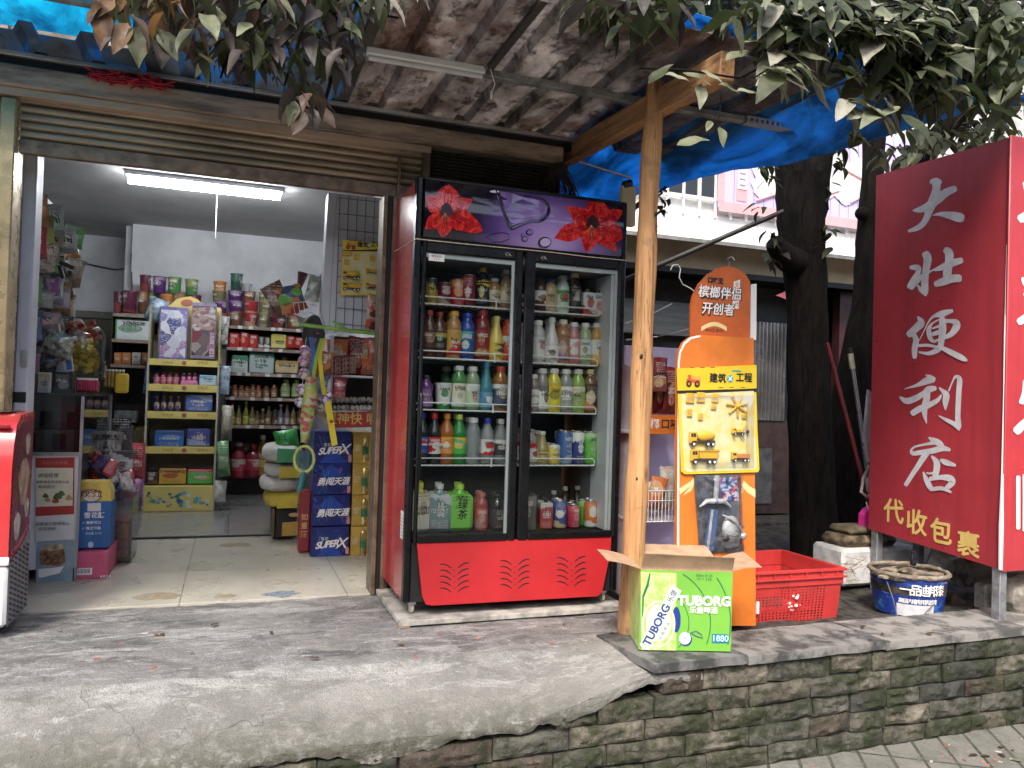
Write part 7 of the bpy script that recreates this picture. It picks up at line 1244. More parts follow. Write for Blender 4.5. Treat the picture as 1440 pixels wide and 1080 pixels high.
# ---- right hand side by the door: wire panel, hanging toys, snack shelf, stacked drink boxes
YW = 4.62
def PW(px, py, e=0., Y=YW): p = ry(px, py, Y); return Vector((p.x, Y-e, p.z))
wp = thing('wire_grid_display', 'white panel with wire grid just inside the right door frame', 'display panel', ((PW(500, 400).x), YW+.03, 1.3))
k = MB(); k.poly([PW(x, y) for x, y in ((474, 272), (548, 280), (540, 470), (462, 468))], (0, 1, 0), .02, mat('panel_white', (.56, .57, .64), .5, var=.06, vs=3)); k.poly([PW(x, y, 0, YW+.0) for x, y in ((462, 271), (473.5, 272), (461.5, 468), (452, 440))], (0, 1, 0), .14, MATS['panel_white']); k.build('panel_board', wp)
k = MB(); M_GRID = mat('grid_wire', (.16, .16, .20), .4, .5)
for i in range(6): x = 478+i*12.2; k.tube([PW(x, 274+i*1.2, .010), PW(x-7, 468, .010)], .0022, M_GRID, 4)
for j in range(9): y = 279+j*22; k.tube([PW(474, y, .013), PW(546, y+7, .013)], .0022, M_GRID, 4)
k.build('wire_grid', wp)
toy_card('yellow card of toy construction trucks hanging on the white wire panel', YW-.03, [(482, 337), (538, 343), (538, 353), (482, 352)], [(481, 353), (538, 354), (537, 415), (479, 415)], .5, (PW(510, 400).x, YW-.03, 1.4))
tc2 = [o_ for o_ in COL.objects if o_.name.startswith('toy_card')][-1]
for px, py, s_, kd in ((484, 391, .022, 'mixer'), (484, 407, .022, 'tipper'), (516, 406, .018, 'fire'), (516, 384, .014, 'digger')): k = MB(); truck(k, px, py, s_, YW-.034, M_TOY, kd); k.build('toy_truck', tc2)
k = MB()
for px, py in ((484, 358), (490, 358), (500, 363), (486, 370), (522, 365)): c = PW(px, py, .04); k.box(c.x-.015, c.x+.015, c.y-.004, c.y+.004, c.z-.015, c.z+.015, M_TOY, .002)
k.build('toy_road_sign', tc2)
bag('toy_packet', 'clear packet with red toy figure on the white wire panel under the truck card', 'toy', PW(522, 464, .04), .09, .20, .03, pmat('red_figure', [(.25, .05, .04), (.42, .10, .06), (.12, .03, .04), (.45, .3, .2)], 22, rough=.2), None, .05)
# baskets and hanging bags left of the panel
YB = 4.78
k = MB()
for (x0, y0, x1, y1) in ((412, 426, 434, 442), (433, 411, 455, 427), (450, 394, 472, 410)):
    q = [PW(x0, y0, 0, YB), PW(x1, y0-2, 0, YB), PW(x1+2, y1-3, 0, YB), PW(x0+3, y1, 0, YB)]; k.tube(q, .004, M_WIRE, 5, closed=True)
    for t_ in (.33, .66): k.tube([q[0].lerp(q[1], t_), q[3].lerp(q[2], t_)], .002, M_WIRE, 4)
    for c in q: k.tube([c, c+Vector((.06, .16, 0))], .003, M_WIRE, 4)
tag(k.build('wire_basket', loc=PW(440, 427, 0, YB)), 'stepped white wire baskets holding toy bags left of the wire panel', 'basket')
for px, py, w_, h_, tl, mt, lb, dy in ((448, 412, .085, .36, .42, pmat('gun_violet', [(.36, .22, .50), (.24, .14, .38), (.50, .38, .60)], 24, rough=.2), 'slanting clear packet with violet toy in the wire baskets', .02), (459, 404, .08, .34, .28, pmat('gun_dark', [(.06, .07, .12), (.40, .44, .50), (.03, .03, .05), (.25, .3, .4)], 20, rough=.15), 'slanting clear packet with black and silver toy in the wire baskets', .05), (437, 424, .09, .16, .2, pmat('bag_clearish', [(.32, .36, .34), (.50, .52, .50), (.25, .32, .22)], 22, rough=.15), 'crinkly clear packet between the violet toy and the baskets', 0.), (416, 438, .16, .16, -.35, pmat('snack_tigr', [(.10, .07, .07), (.50, .20, .06), (.16, .45, .10), (.3, .06, .05), (.08, .1, .2)], 16, rough=.2), 'dark snack bag with green and orange print in the lowest wire basket', .03), (404, 440, .13, .20, -.55, pmat('snack_dark', [(.16, .07, .06), (.08, .04, .04), (.35, .2, .15)], 18, rough=.25), 'dark brown foil bag leaning out of the lowest wire basket', .06), (462, 410, .05, .08, 0, pmat('bag_white', [(.5, .55, .62), (.62, .62, .64)], 20, rough=.15), 'small white packet in the top wire basket', -.02)): bag('toy_bag', lb, 'bag', PW(px, py, -dy, YB), w_, h_, .05, mt, 'bags in the wire baskets', tl)
k = MB(); p = PW(421, 405, 0, 5.2); k.tube([p+Vector((-.02, 0, -.12)), p, p+Vector((.02, 0, .10))], [.03, .014, .035], mat('dark_red_gun', (.08, .02, .025), .4), 8); tag(k.build('toy_hammer', loc=p), 'dark red toy hanging in front of the rear wall above the baskets', 'toy')
k = MB(); a, b = PW(411, 455, 0, 4.55), PW(534, 470, 0, 4.45); k.tube([a, a.lerp(b, .08)], .015, mat('pole_cream', (.55, .58, .30), .35), 10); k.tube([a.lerp(b, .081), b], .011, mat('pole_green', (.22, .42, .06), .3, var=.2), 10); k.tube([PW(468, 452, 0, 4.5), PW(490, 464, 0, 4.49), PW(520, 465, 0, 4.48)], .007, MATS['pole_green'], 8)
tag(k.build('fishing_net_pole', loc=a), 'bright green pole with pale grip lying across in front of the wire panel', 'pole')
k = MB(); p = PW(441, 470, 0, 4.9); k.sphere(p, .10, mat('dark_mesh', (.05, .05, .045), .8, var=.3), 14, 10, (.7, .5, 1.2)); tag(k.build('net_bag', loc=p), 'dark mesh bag hanging below the wire baskets', 'bag')
# hanging strings of balls, lanyards
YH = 4.66
for i, (px, py, r, c, lb) in enumerate(((429, 494, 8, (.34, .20, .30), 'mauve'), (427, 508, 8, (.42, .22, .26), 'pink'), (428, 526, 8, (.42, .30, .28), 'rose'), (425, 548, 8, (.40, .36, .44), 'lilac grey'), (422, 566, 7, (.42, .44, .48), 'pale blue'), (463, 556, 5, (.50, .48, .44), 'cream'), (457, 563, 6, (.45, .35, .55), 'violet'))):
    p = PW(px, py, 0, YH); k = MB(); k.sphere(p, r*.0043, pmat('ball_%d' % i, [c, tuple(min(.8, x*1.5) for x in c), (.5, .12, .1), (.1, .15, .4), (.6, .6, .6)], 50, rough=.25), 14, 9); k.tube([p+Vector((0, 0, r*.0043)), p+Vector((.005, 0, .08))], .0015, M_WINK, 4); tag(k.build('toy_ball', loc=p), lb+' patterned toy ball hanging beside the lanyards by the snack shelf', 'toy ball', 'toy balls on strings')
M_YL = mat('lanyard_yellow', (.70, .58, .04), .5, var=.1)
for pts, wd, mt, lb in ((((456, 476), (449, 500), (452, 530), (456, 555)), .012, M_YL, 'bright yellow lanyard hanging from the green pole'), (((452, 476), (444, 505), (439, 540), (442, 560)), .010, mat('lanyard_lime', (.35, .50, .06), .5, var=.1), 'lime green lanyard left of the yellow one'), (((437, 474), (441, 500), (440, 522)), .013, mat('lanyard_blue', (.05, .16, .45), .5, var=.2), 'blue lanyard clip hanging from the green pole'), (((447, 468), (436, 492), (430, 516)), .007, mat('lanyard_pink', (.50, .10, .22), .5, var=.2), 'pink cord hanging left of the blue clip'), (((443, 470), (447, 488), (446, 510)), .022, mat('cloth_navy', (.05, .06, .10), .8, var=.3), 'navy cloth bunched on the green pole')):
    k = MB(); P0 = [PW(x, y, .02, YH) for x, y in pts]; k.add([q+Vector((s_*wd, .003*i, 0)) for i, q in enumerate(P0) for s_ in (-1, 1)]+[q+Vector((s_*wd, .003*i+.003, 0)) for i, q in enumerate(P0) for s_ in (-1, 1)], [(2*i, 2*i+1, 2*i+3, 2*i+2) for i in range(len(P0)-1)]+[(2*len(P0)+2*i, 2*len(P0)+2*i+1, 2*len(P0)+2*i+3, 2*len(P0)+2*i+2) for i in range(len(P0)-1)], mt); tag(k.build('lanyard', loc=P0[0]), lb, 'lanyard')
k = MB(); P0 = [PW(x, y, .03, YH) for x, y in ((437, 530), (436, 560), (431, 590), (427, 622))]; k.tube(P0, [.03, .045, .04, .02], pmat('spotted_bag', [(.45, .45, .12), (.30, .42, .12), (.45, .10, .10), (.5, .48, .30)], 30, rough=.25), 10); tag(k.build('toy_bag', loc=P0[3]), 'long bag of spotted green and red toys hanging in front of the rice sacks', 'toy bag')
k = MB(); c = PW(427, 645, .04, YH); k.tube([c+Vector((.055*math.cos(a), 0, .075*math.sin(a))) for a in [j*math.pi/9 for j in range(18)]], .009, mat('ring_lime', (.45, .52, .15), .35), 7, closed=True); k.tube([c+Vector((-.0, 0, -.07)), PW(420, 690, .04, YH)], .016, mat('grip_teal', (.03, .16, .18), .4), 8); k.box(c.x-.03, c.x+.03, c.y-.004, c.y+.004, c.z-.05, c.z+.05, glass('racket_film', (.4, .6, .7), .3, .1, (.15, .25, .32))); tag(k.build('toy_racket', loc=c), 'lime ring bubble wand with teal handle hanging by the rice sacks', 'toy')
k = MB(); k.poly([PW(x, y, .06, YH) for x, y in ((455, 567), (463, 562), (473, 624), (465, 627))], (0, 1, 0), .003, M_YL); k.sphere(PW(464, 592, .064, YH), .010, mat('bulb_red', (.4, .05, .03), .4), 8, 6, (1, .3, 1)); tag(k.build('price_ruler', loc=PW(464, 627, .06, YH)), 'yellow paper thermometer strip hanging over the blue drink boxes', 'card')
# snack shelf behind: orange bags, eggs, red banner
YS2 = 4.84
ss = thing('snack_shelf', 'narrow snack shelf by the door with red banner and orange bags', 'shelf', (PW(500, 600, 0, YS2).x, YS2+.1, .9))
xa2, xb2 = PW(467, 560, 0, YS2).x, .955; k = MB()
for py in (528, 578): z = PW(500, py, 0, YS2).z; k.box(xa2, xb2, YS2, YS2+.26, z-.012, z, M_WHT)
k.box(xa2-.018, xa2-.0005, YS2, YS2+.26, .9, PW(500, 474, 0, YS2).z, MATS['panel_white']); k.box(xa2, xb2, YS2+.265, YS2+.28, .9, PW(500, 470, 0, YS2).z, M_SHELFD); k.build('shelf_frame', ss)
k = MB(); k.poly([PW(x, y, .004, YS2) for x, y in ((466, 580), (541, 578), (540, 600), (464, 602))], (0, 1, 0), .003, M_PRED); k.text('提神快 嚼口味', .078, PW(512, 590, .0055, YS2), X_, Z_, mat('banner_gold', (.62, .45, .16), .5, var=.05), 0, .0008, bold=.0012); k.build('banner', ss)
for px, w_, h_, mt, lb in ((478, .14, .22, 'bag_orange', 'left orange snack bag on the narrow shelf by the door'), (500, .13, .24, 'bag_maroon', 'dark bag with orange print in the middle of the narrow shelf'), (520, .14, .23, 'bag_orange', 'right orange snack bag on the narrow shelf by the door')): bag('snack_bag', lb, 'snack bag', PW(px, 527, 0, YS2)+Vector((0, .06, 0)), w_, h_, .08, MATS[mt], 'snack bags on the narrow shelf', random.uniform(-.1, .1))
k = MB(); k.poly([PW(x, y, .012, YS2) for x, y in ((457, 512), (462, 503), (478, 500), (500, 499), (497, 520), (478, 528), (463, 527))], (0, 1, 0), .01, mat('board_maroon', (.16, .02, .03), .4, var=.2)); 
for j in range(3): k.text('特价优惠', .045, PW(480, 508+j*7, .0135, YS2), Vector((1, 0, .10)).normalized(), Z_, mat('maroon_ink', (.55, .40, .28), .5), 0, .0006)
tag(k.build('price_board', loc=PW(478, 527, .01, YS2)), 'spiky dark maroon price board with pale lettering under the orange bags', 'price board')
rr = random.Random(17)
for i in range(22): p = PW(470+(i % 11)*6.4+rr.uniform(-1, 1), 574-(i//11)*11, 0, YS2)+Vector((0, .03+.05*(i//11), 0)); k = MB(); k.sphere(p, .0165, mat('wrapped_pale', (.50, .46, .42), .4, var=.3, vs=30), 9, 6, (1, 1, 1.25)); tag(k.build('wrapped_egg', loc=p), 'pale wrapped egg in the rows above the red banner', 'egg', 'wrapped eggs above the red banner')
# stacked drink boxes
YX = 5.03
M_SXB = mat('superx_blue', (.012, .022, .16), .35, var=.25, vs=7)
def sx_graph(k, px0, py0, px1, py1, alt):
    def Q(u, v, e=.0012): p = ry(px0+(px1-px0)*u, py0+(py1-py0)*v, YX); return Vector((p.x, YX-e, p.z))
    MX = mat('sx_bright', (.02, .06, .34), .35, var=.1); k.poly([Q(*p) for p in (((.5, .0), (.82, .35), (.5, .7), (.18, .35)) if alt else ((.5, .45), (.85, .99), (.15, .99)))], (0, 1, 0), .0008, MX)
    rr = random.Random(int(py0)); C4 = [mat('sx_pink', (.45, .08, .16), .4), mat('sx_cyan', (.05, .25, .45), .4), mat('sx_violet', (.16, .08, .30), .4)]
    for i in range(14): u, v, s_ = rr.choice((rr.uniform(.02, .25), rr.uniform(.75, .98))), rr.uniform(.05, .95), rr.uniform(.03, .10); d_ = 1 if u < .5 else -1; k.poly([Q(u, v, .002+i*.00005), Q(u+s_*d_, v+s_*1.3, .002+i*.00005), Q(u+s_*d_, v+s_*1.7, .002+i*.00005), Q(u, v+s_*.35, .002+i*.00005)], (0, 1, 0), .00004, rr.choice(C4))
    for i in range(6): u = rr.uniform(.1, .8); k.tube([Q(u, rr.random(), .0016), Q(u+rr.uniform(-.2, .2), rr.random(), .0016)], .0012, C4[1], 4)
    if alt: k.text('勇闯天涯', .052, Q(.54, .58, .003), Vector((1, 0, .03)).normalized(), Z_, M_WINK, 0, .0006, shear=.25, space=.92, bold=.0016)
    else: k.text('SUPER', .058, Q(.42, .60, .003), Vector((1, 0, .10)).normalized(), Z_, M_WINK, .0022, .0006, shear=.3, space=.86); k.text('X', .095, Q(.79, .56, .003), X_, Z_, M_WINK, .001, .0006, shear=.25); k.text('雪花', .024, Q(.36, .42, .003), X_, Z_, M_WINK, 0, .0006)
    k.box(Q(.90, .92).x, Q(.985, .92).x, YX-.002, YX-.001, Q(0, .95).z, Q(0, .72).z, mat('sx_badge', (.55, .25, .28), .5, var=.1))
for i, (y0, y1, lb) in enumerate(((607, 652, 'topmost blue and pink beer box of the stack beside the golden cans'), (652, 696, 'second blue beer box from the top, with white Chinese characters'), (696, 740, 'third blue beer box from the top, with white Chinese characters'), (740, 783, 'lowest blue beer box of the stack, standing on the tiles'))):
    dx = (0, -1.5, -2.5, -4)[i]; o = carton('beer_box', lb, 'beer box', 441+dx, y0, 495+dx, y1, YX, .28, M_SXB, None, 'blue beer boxes stacked by the door', .003); k = MB(); sx_graph(k, 441+dx, y0, 495+dx, y1, i in (1, 2)); w = k.build('box_print', o); w.location = -Vector(o.location); w.parent = o
M_GOLDB = mat('gold_box', (.55, .36, .08), .35, .3, var=.12, vs=6)
for i, (y0, y1, lb) in enumerate(((608, 652, 'topmost golden beer box with can picture by the right door frame'), (652, 696, 'second golden beer box from the top by the right door frame'), (696, 740, 'third golden beer box from the top by the right door frame'), (740, 783, 'lowest golden beer box standing on the tiles by the right door frame'))):
    dx = (0, -1, -2, -3.5)[i]; o = carton('beer_box', lb, 'beer box', 496+dx, y0, 524+dx, y1, YX, .28, M_GOLDB, None, 'golden beer boxes stacked by the door', .003)
    k = MB(); c = ry(514+dx, y1-2, YX-.002); h = (ry(514, y0+6, YX).z-ry(514, y1-2, YX).z); r = .030
    k.shell([(r*.9, 0), (r, h*.05), (r, h*.88), (r*.85, h*.95), (r*.8, h)], mat('can_gold', (.50, .38, .14), .22, .7, var=.15, vs=10), (c.x, YX+.02, c.z), 14, a0=math.pi, a1=2*math.pi); k.shell([(r*1.01, h*.3), (r*1.01, h*.62)], mat('can_green', (.04, .16, .08), .3, .3, var=.2), (c.x, YX+.02, c.z), 8, a0=rad(200), a1=rad(300)); 
    k.text('金', .05, ry(502+dx, (y0+y1)/2, YX-.0015), X_, Z_, mat('gold_ink', (.70, .62, .40), .4), 0, .0006, shear=.2); w = k.build('box_print', o); w.location = -Vector(o.location); w.parent = o
o = carton('gift_box', 'upright maroon gift box with gold brush writing left of the blue beer boxes', 'box', 419, 690, 437, 776, YX+.12, .10, mat('gift_maroon', (.26, .025, .03), .4, var=.06), mat('gift_upper', (.25, .03, .035), .4, var=.06), bev=.003, txt=(('如', .5, .56, .045, MATS['banner_gold']), ('意', .5, .42, .045, MATS['banner_gold']), ('酒', .5, .28, .045, MATS['banner_gold'])))
# rice sacks
def sack(lb, x0, y0, x1, y1, Y, mt, band=None):
    a, b = ry(x0, y1, Y), ry(x1, y0, Y); cx, cz, W, H = (a.x+b.x)/2, a.z, (b.x-a.x), (b.z-a.z); k = MB(); ph = random.random()*30; D = .26
    def fn(u, v):
        th, p = 2*math.pi*u, math.pi*(v-.5); s_ = lambda q, e: math.copysign(abs(q)**e, q); ear = .07*max(0, abs(math.cos(th))-.7)*math.cos(p)
        x = (W/2+ear)*s_(math.cos(th), .45)*max(.02, math.cos(p))**.5; y = D*s_(math.sin(th), .5)*max(.02, math.cos(p))**.5; z = H*.5*(1+s_(math.sin(p), .8))
        return (cx+x, Y+.22+y+.01*noise.noise((u*9, v*6, ph)), cz+z+.012*noise.noise((x*9+ph, y*9, v*3)))
    k.grid(fn, 36, 14, mt); 
    if band: k.poly([(cx+W*q, Y+.22-D*1.015-.012*(1-abs(q)), cz+H*z) for q, z in ((-.22, .12), (.40, .15), (.42, .80), (-.20, .86))], (0, -1, 0), .004, band)
    tag(k.build('rice_sack', loc=(cx, Y+.2, cz)), lb, 'rice sack', 'rice sacks piled on the black box')
M_SACK = mat('sack_white', (.52, .52, .48), .6, var=.12, vs=6, bump=.2); M_SACKY = mat('sack_yellow', (.60, .48, .06), .5, var=.12, vs=6); M_SACKG = mat('sack_green', (.06, .30, .14), .5, var=.2)
YQ = 5.62
sack('white rice sack with green print, topmost of the pile', 374, 626, 424, 653, YQ, M_SACK, M_SACKG); sack('white rice sack with yellow panel, second from the top', 377, 652, 428, 674, YQ, M_SACK, M_SACKY); sack('grey white rice sack with tied corner, third from the top', 370, 672, 420, 694, YQ, M_SACK); sack('yellow rice sack at the bottom of the pile', 376, 691, 422, 717, YQ, M_SACKY, M_SACKY)
bag('green_bag', 'bright green packet lying on top of the rice sacks', 'packet', ry(406, 634, YQ+.1), .17, .15, .10, mat('packet_green', (.04, .34, .08), .3, var=.2, vs=10), None, -.2)
o = carton('black_box', 'black box with golden picture under the rice sacks', 'box', 387, 716, 418, 756, YQ, .30, mat('black_carton', (.015, .013, .012), .35, var=.2), None); k = MB(); k.poly([ry(x, y, YQ-.0015) for x, y in ((397, 735), (421, 733), (420, 753), (396, 754))], (0, 1, 0), .001, mat('gold_label', (.55, .34, .08), .4, var=.12)); k.sphere(ry(414, 724, YQ-.004), .03, mat('gold_mid', (.5, .36, .16), .4, var=.3), 10, 6, (1.3, .15, .5)); w = k.build('box_print', o); w.location = -Vector(o.location); w.parent = o
carton('cardboard_box', 'low brown carton side behind the black box under the sacks', 'box', 382, 716, 387, 756, YQ+.02, .28, MATS['old_cardboard'])
bag('plastic_bag', 'white plastic bag standing on the floor at the right foot of the yellow rack', 'bag', ry(308, 706, 6.95), .10, .18, .10, MATS['bag_film'], None, .05)
for i, (px, py, c, lb) in enumerate(((312, 470, (.40, .40, .38), 'white hanging basket packet at the right side of the yellow rack'), (314, 540, (.34, .42, .52), 'pale blue packet clipped to the right side of the yellow rack'), (212, 540, (.05, .12, .28), 'blue bag hanging at the left side of the yellow rack'), (216, 560, (.06, .14, .32), 'lower blue bag hanging at the left side of the yellow rack'))): bag('hanging_packet', lb, 'packet', ry(px, py+14, 7.05 if px > 250 else 7.2), .09 if px > 250 else .13, .24, .05, mat('clip_%d' % i, c, .3, var=.4, vs=20), None, .05)
bag('plastic_bag', 'blue grey toy bag perched beside the arched top of the yellow rack', 'bag', ry(214, 452, 7.1), .15, .20, .08, mat('blue_grey_bag', (.20, .27, .34), .3, var=.4, vs=20), None, .3)

# ---- red ice cream freezer at the left edge
fz = thing('ice_cream_freezer', 'red and white chest freezer with pictures on its side at the left edge', 'freezer', (-1.2, 3.9, 0))
fxr, fy0, fy1 = -.838, 3.66, 4.00; zt = ry(20, 585, 3.68).z; zm = rx(20, 782, -.838).z
k = MB(); prof = [(fy0, .30), (fy0, zt-.22), (fy0+.015, zt-.12), (fy0+.05, zt-.04), (fy0+.11, zt), (fy1, zt+.012), (fy1, .30)]
k.poly([(fxr, y, z) for y, z in prof], (-1, 0, 0), .9, mat('freezer_red', (.60, .045, .05), .25, var=.08, vs=3, coat=.5)); k.build('freezer_body', fz)
k = MB(); k.box(fxr-.9, fxr+.002, fy0-.008, fy1, .05, .2995, mat('freezer_white', (.66, .66, .66), .35, var=.05), .012); k.build('plinth', fz)
k = MB(); k.box(fxr-.9, fxr+.006, fy0-.012, fy0-.0005, .30, .335, M_WINK, .004); k.build('bumper_strip', fz)
k = MB(); k.poly([(fxr+.0025, y, z) for y, z in ((fy0+.01, .05), (fy1, .05), (fy1, .40), (fy0+.16, .335), (fy0+.01, .30))], (1, 0, 0), .002, mat('grille_grey', (.24, .24, .26), .5)); 
for i in range(13):
    for j in range(5): y = fy0+.03+j*.062; z = .07+i*.022; k.box(fxr+.0046, fxr+.007, y, y+.04, z, z+.007, M_DARK, M=Matrix.Translation((0, y, z)) @ Matrix.Rotation(-.35, 4, 'X') @ Matrix.Translation((0, -y, -z)))
k.build('side_grille', fz)
k = MB(); k.poly([(fxr+.001, y, z) for y, z in ((fy0+.02, .34), (fy1-.01, .42), (fy1-.01, zt-.02), (fy0+.13, zt-.03), (fy0+.06, zt-.07), (fy0+.02, zt-.2))], (1, 0, 0), .001, mat('side_print', (.22, .03, .05), .3, var=.3, vs=4)); 
for y, z, r, c in ((fy0+.19, .62, .085, (.50, .34, .24)), (fy0+.24, .78, .04, (.55, .46, .36)), (fy0+.11, .44, .05, (.60, .52, .46)), (fy0+.26, .50, .035, (.58, .56, .44)), (fy0+.2, .55, .03, (.28, .10, .10))): k.poly([(fxr+.0022+r*.01, y+r*math.cos(a)*(1+.2*math.sin(3*a)), z+r*1.2*math.sin(a)) for a in [j*math.pi/8 for j in range(16)]], (1, 0, 0), .0006, mat('ice_%d' % (r*1000), c, .35, var=.3, vs=20))
k.build('picture_print', fz)
k = MB(); k.tube([(fxr-.10, fy0+.05, zt-.02), (fxr-.08, fy0+.03, zt-.045), (fxr-.02, fy0+.03, zt-.045)], .010, mat('handle_red', (.35, .02, .03), .3), 8); k.box(fxr-.9, fxr-.05, fy0+.12, fy1-.01, zt+.0125, zt+.018, glass('lid_glass', (.8, .85, .85), .1, .03)); k.build('sliding_lid', fz)

# ---- more of the shop's clutter
rr = random.Random(101)
CL = ((.34, .30, .24), (.42, .06, .08), (.10, .20, .36), (.46, .44, .40), (.30, .12, .30), (.14, .32, .14), (.52, .38, .10), (.08, .08, .09), (.50, .24, .10), (.36, .42, .46))
CN = ('tan', 'red', 'blue', 'white', 'violet', 'green', 'yellow', 'black', 'orange', 'pale blue')
WH = ('the top', 'the second', 'the third', 'the fourth', 'the lowest')
for j in range(5):
    for i in range(8):
        y = 4.62+.145*i+rr.uniform(-.02, .02); z = 1.97-.20*j+rr.uniform(-.03, .03); ci = rr.randrange(10); c = CL[ci]
        bag('hanging_packet', 'small crinkled packet on %s peg row of the left wall rack' % WH[j], 'packet', Vector((-1.03+rr.uniform(-.02, .05), y, z-.1)), rr.uniform(.09, .14), rr.uniform(.13, .20), .06, pmat('peg_%d' % ci, [c, tuple(x*.55 for x in c), tuple(min(.8, x*1.6) for x in c)], 26, rough=.25), 'packets on %s peg row' % WH[j], rr.uniform(-.25, .25), rr.uniform(-.15, .2))
# second rows on the grocery shelves and low goods in the dark corners
for s_, (z, x0, x1, n, hh) in enumerate(((zs[1], xa, xb, 11, .13), (zs[2], xa, xb, 9, .16), (zs[3], xa, xb, 12, .10), (zs[4], xa, xb, 13, .13))):
    for i in range(n):
        ci = rr.randrange(10); c = CL[ci]; x = x0+.03+(x1-x0-.06)*i/(n-1); k = MB(); k.box(x-.028, x+.028, 7.88, 7.95, z, z+hh*rr.uniform(.75, 1.15), pmat('peg_%d' % ci, [c, tuple(x_*.55 for x_ in c), tuple(min(.8, x_*1.6) for x_ in c)], 26, rough=.25), .005)
        tag(k.build('grocery_pack', loc=(x, 7.91, z)), 'pack in the rear row of the %s board of the right grocery shelf' % ('second', 'third', 'fourth', 'bottom')[s_], 'pack', 'rear packs on the %s board' % ('second', 'third', 'fourth', 'bottom')[s_])
for s_, (z, n, hh) in enumerate(((zsl[3], 7, .16), (zsl[4], 6, .15), (.035, 6, .2))):
    for i in range(n):
        ci = rr.randrange(10); c = tuple(x*.7 for x in CL[ci]); x = xla+.05+.10*i; k = MB(); k.box(x-.042, x+.042, 7.70+rr.uniform(0, .05), 7.86, z, z+hh*rr.uniform(.6, 1.1), pmat('low_%d' % ci, [c, tuple(x_*.55 for x_ in c), tuple(min(.8, x_*1.6) for x_ in c)], 26, rough=.3), .006)
        tag(k.build('grocery_pack', loc=(x, 7.78, z)), 'box on the %s of the left grocery shelf' % ('fourth board', 'lowest board', 'floor under the boards')[s_], 'box', 'boxes on the %s, left grocery shelf' % ('fourth board', 'lowest board', 'floor')[s_])
# price tags along the boards
for z in zs: 
    for i in range(5):
        x = xa+.08+(xb-xa-.16)*i/4+rr.uniform(-.04, .04); k = MB(); k.box(x-.02, x+.02, YR-.012, YR-.009, z-.024, z+.006, M_TAGW); tag(k.build('price_tag', loc=(x, YR-.01, z)), 'small white price tag on a board edge of the right grocery shelf', 'price tag', 'price tags on the right grocery shelf')
# loose goods between counter and rack
for i, (px, py, w_, h_, Y, ci, lb) in enumerate(((150, 640, .16, .22, 5.6, 3, 'pale crinkled bag behind the toy bin'), (172, 628, .14, .26, 5.9, 7, 'black bag standing behind the toy bin'), (192, 668, .13, .30, 6.3, 1, 'red bag leaning on the left foot of the yellow rack'), (186, 700, .14, .2, 6.2, 4, 'violet bag on the floor at the left of the yellow rack'), (316, 660, .10, .3, 6.9, 5, 'green bag hanging low at the right of the yellow rack'), (318, 610, .09, .3, 6.95, 0, 'tan packet hanging at the right of the yellow rack'))): c = CL[ci]; bag('shop_bag', lb, 'bag', ry(px, py, Y)-Vector((0, 0, .06)), w_, h_, .1, pmat('peg_%d' % ci, [c, tuple(x*.55 for x in c), tuple(min(.8, x*1.6) for x in c)], 26, rough=.25), None, rr.uniform(-.2, .2), .1)
k = MB(); k.tube([(-1.6, 8.86, 2.3), (-1.2, 8.86, 2.24), (-.96, 8.86, 2.28), (-.955, 8.10, 2.30), (-.93, 8.06, 1.9)], .006, M_INK, 5); tag(k.build('wall_cable', loc=(-.96, 8.5, 2.3)), 'black cable running along the rear wall corner of the shop', 'cable')
# ================================================================ neighbour building beyond
YN = 6.0
M_BEIGE = mat('beige_fascia', (.62, .52, .36), .75, var=.10, vs=3)
M_WPAINT = mat('white_painted', (.76, .76, .74), .6, var=.08, vs=4)
M_DSHUT = mat('shaded_shopfront', (.045, .04, .038), .5, var=.3, vs=4)  # near black: the recess's shade and dim interior put into the colour
nb = thing('neighbour_building', 'white building with beige fascia, railed balcony and dark shopfront behind the trees', 'building', (6.2, 6.2, -.05))
zf0, zf1 = ry(1000, 384, YN).z, ry(1000, 334, YN).z
k = MB(); k.box(1.9, 13, YN, YN+.15, zf0, zf1-.002, M_BEIGE, .01); k.box(1.9, 13, YN-.03, YN-.001, zf0-.03, zf0+.02, M_DARK); k.build('fascia', nb)
k = MB(); e0, e1 = ry(1000, 336, YN-.25).z, ry(1000, 306, YN+.05).z
k.grid(lambda u, v: (1.9+11*u, YN-.28+.40*math.sin(v*math.pi/2), e0-.02+(e1-e0+.06)*(1-math.cos(v*math.pi/2))*1.0), 30, 8, M_WPAINT, th=(0, .02, .02))
k.box(1.9, 12.9, YN-.30, YN-.27, e0-.055, e0-.022, mat('eave_edge', (.24, .24, .23), .7))
for i in range(18): x = 2.2+i*.55; k.tube([(x, YN-.285, e0-.01), (x+.10, YN-.14, e0+.06), (x+.16, YN+.10, e1+.05)], .004, mat('seam_grey', (.30, .30, .30), .7), 4)
k.build('eave', nb)
zr0 = e1+.04; zr1 = zr0+.95
k = MB(); k.box(1.9, 13, YN+.14, YN+.30, zf1-.10, zr0+.16, M_WPAINT); k.build('balcony_base', nb)
k = MB()
for i in range(60): x = 2.6+i*.17; k.tube([(x, YN+.10, zr0-.02), (x, YN+.10, zr0+1.6)], .014, M_WPAINT, 6)
for z in (zr0+.14, zr0+.58, zr0+.62+.35, zr0+1.6): k.box(2.5, 12.9, YN+.085, YN+.115, z-.016, z+.016, M_WPAINT)
k.build('railing', nb)
k = MB(); k.box(1.9, 13, 8.0, 8.2, 1.5, 9, mat('upper_wall', (.50, .50, .48), .8, var=.1)); k.build('upper_wall', nb)
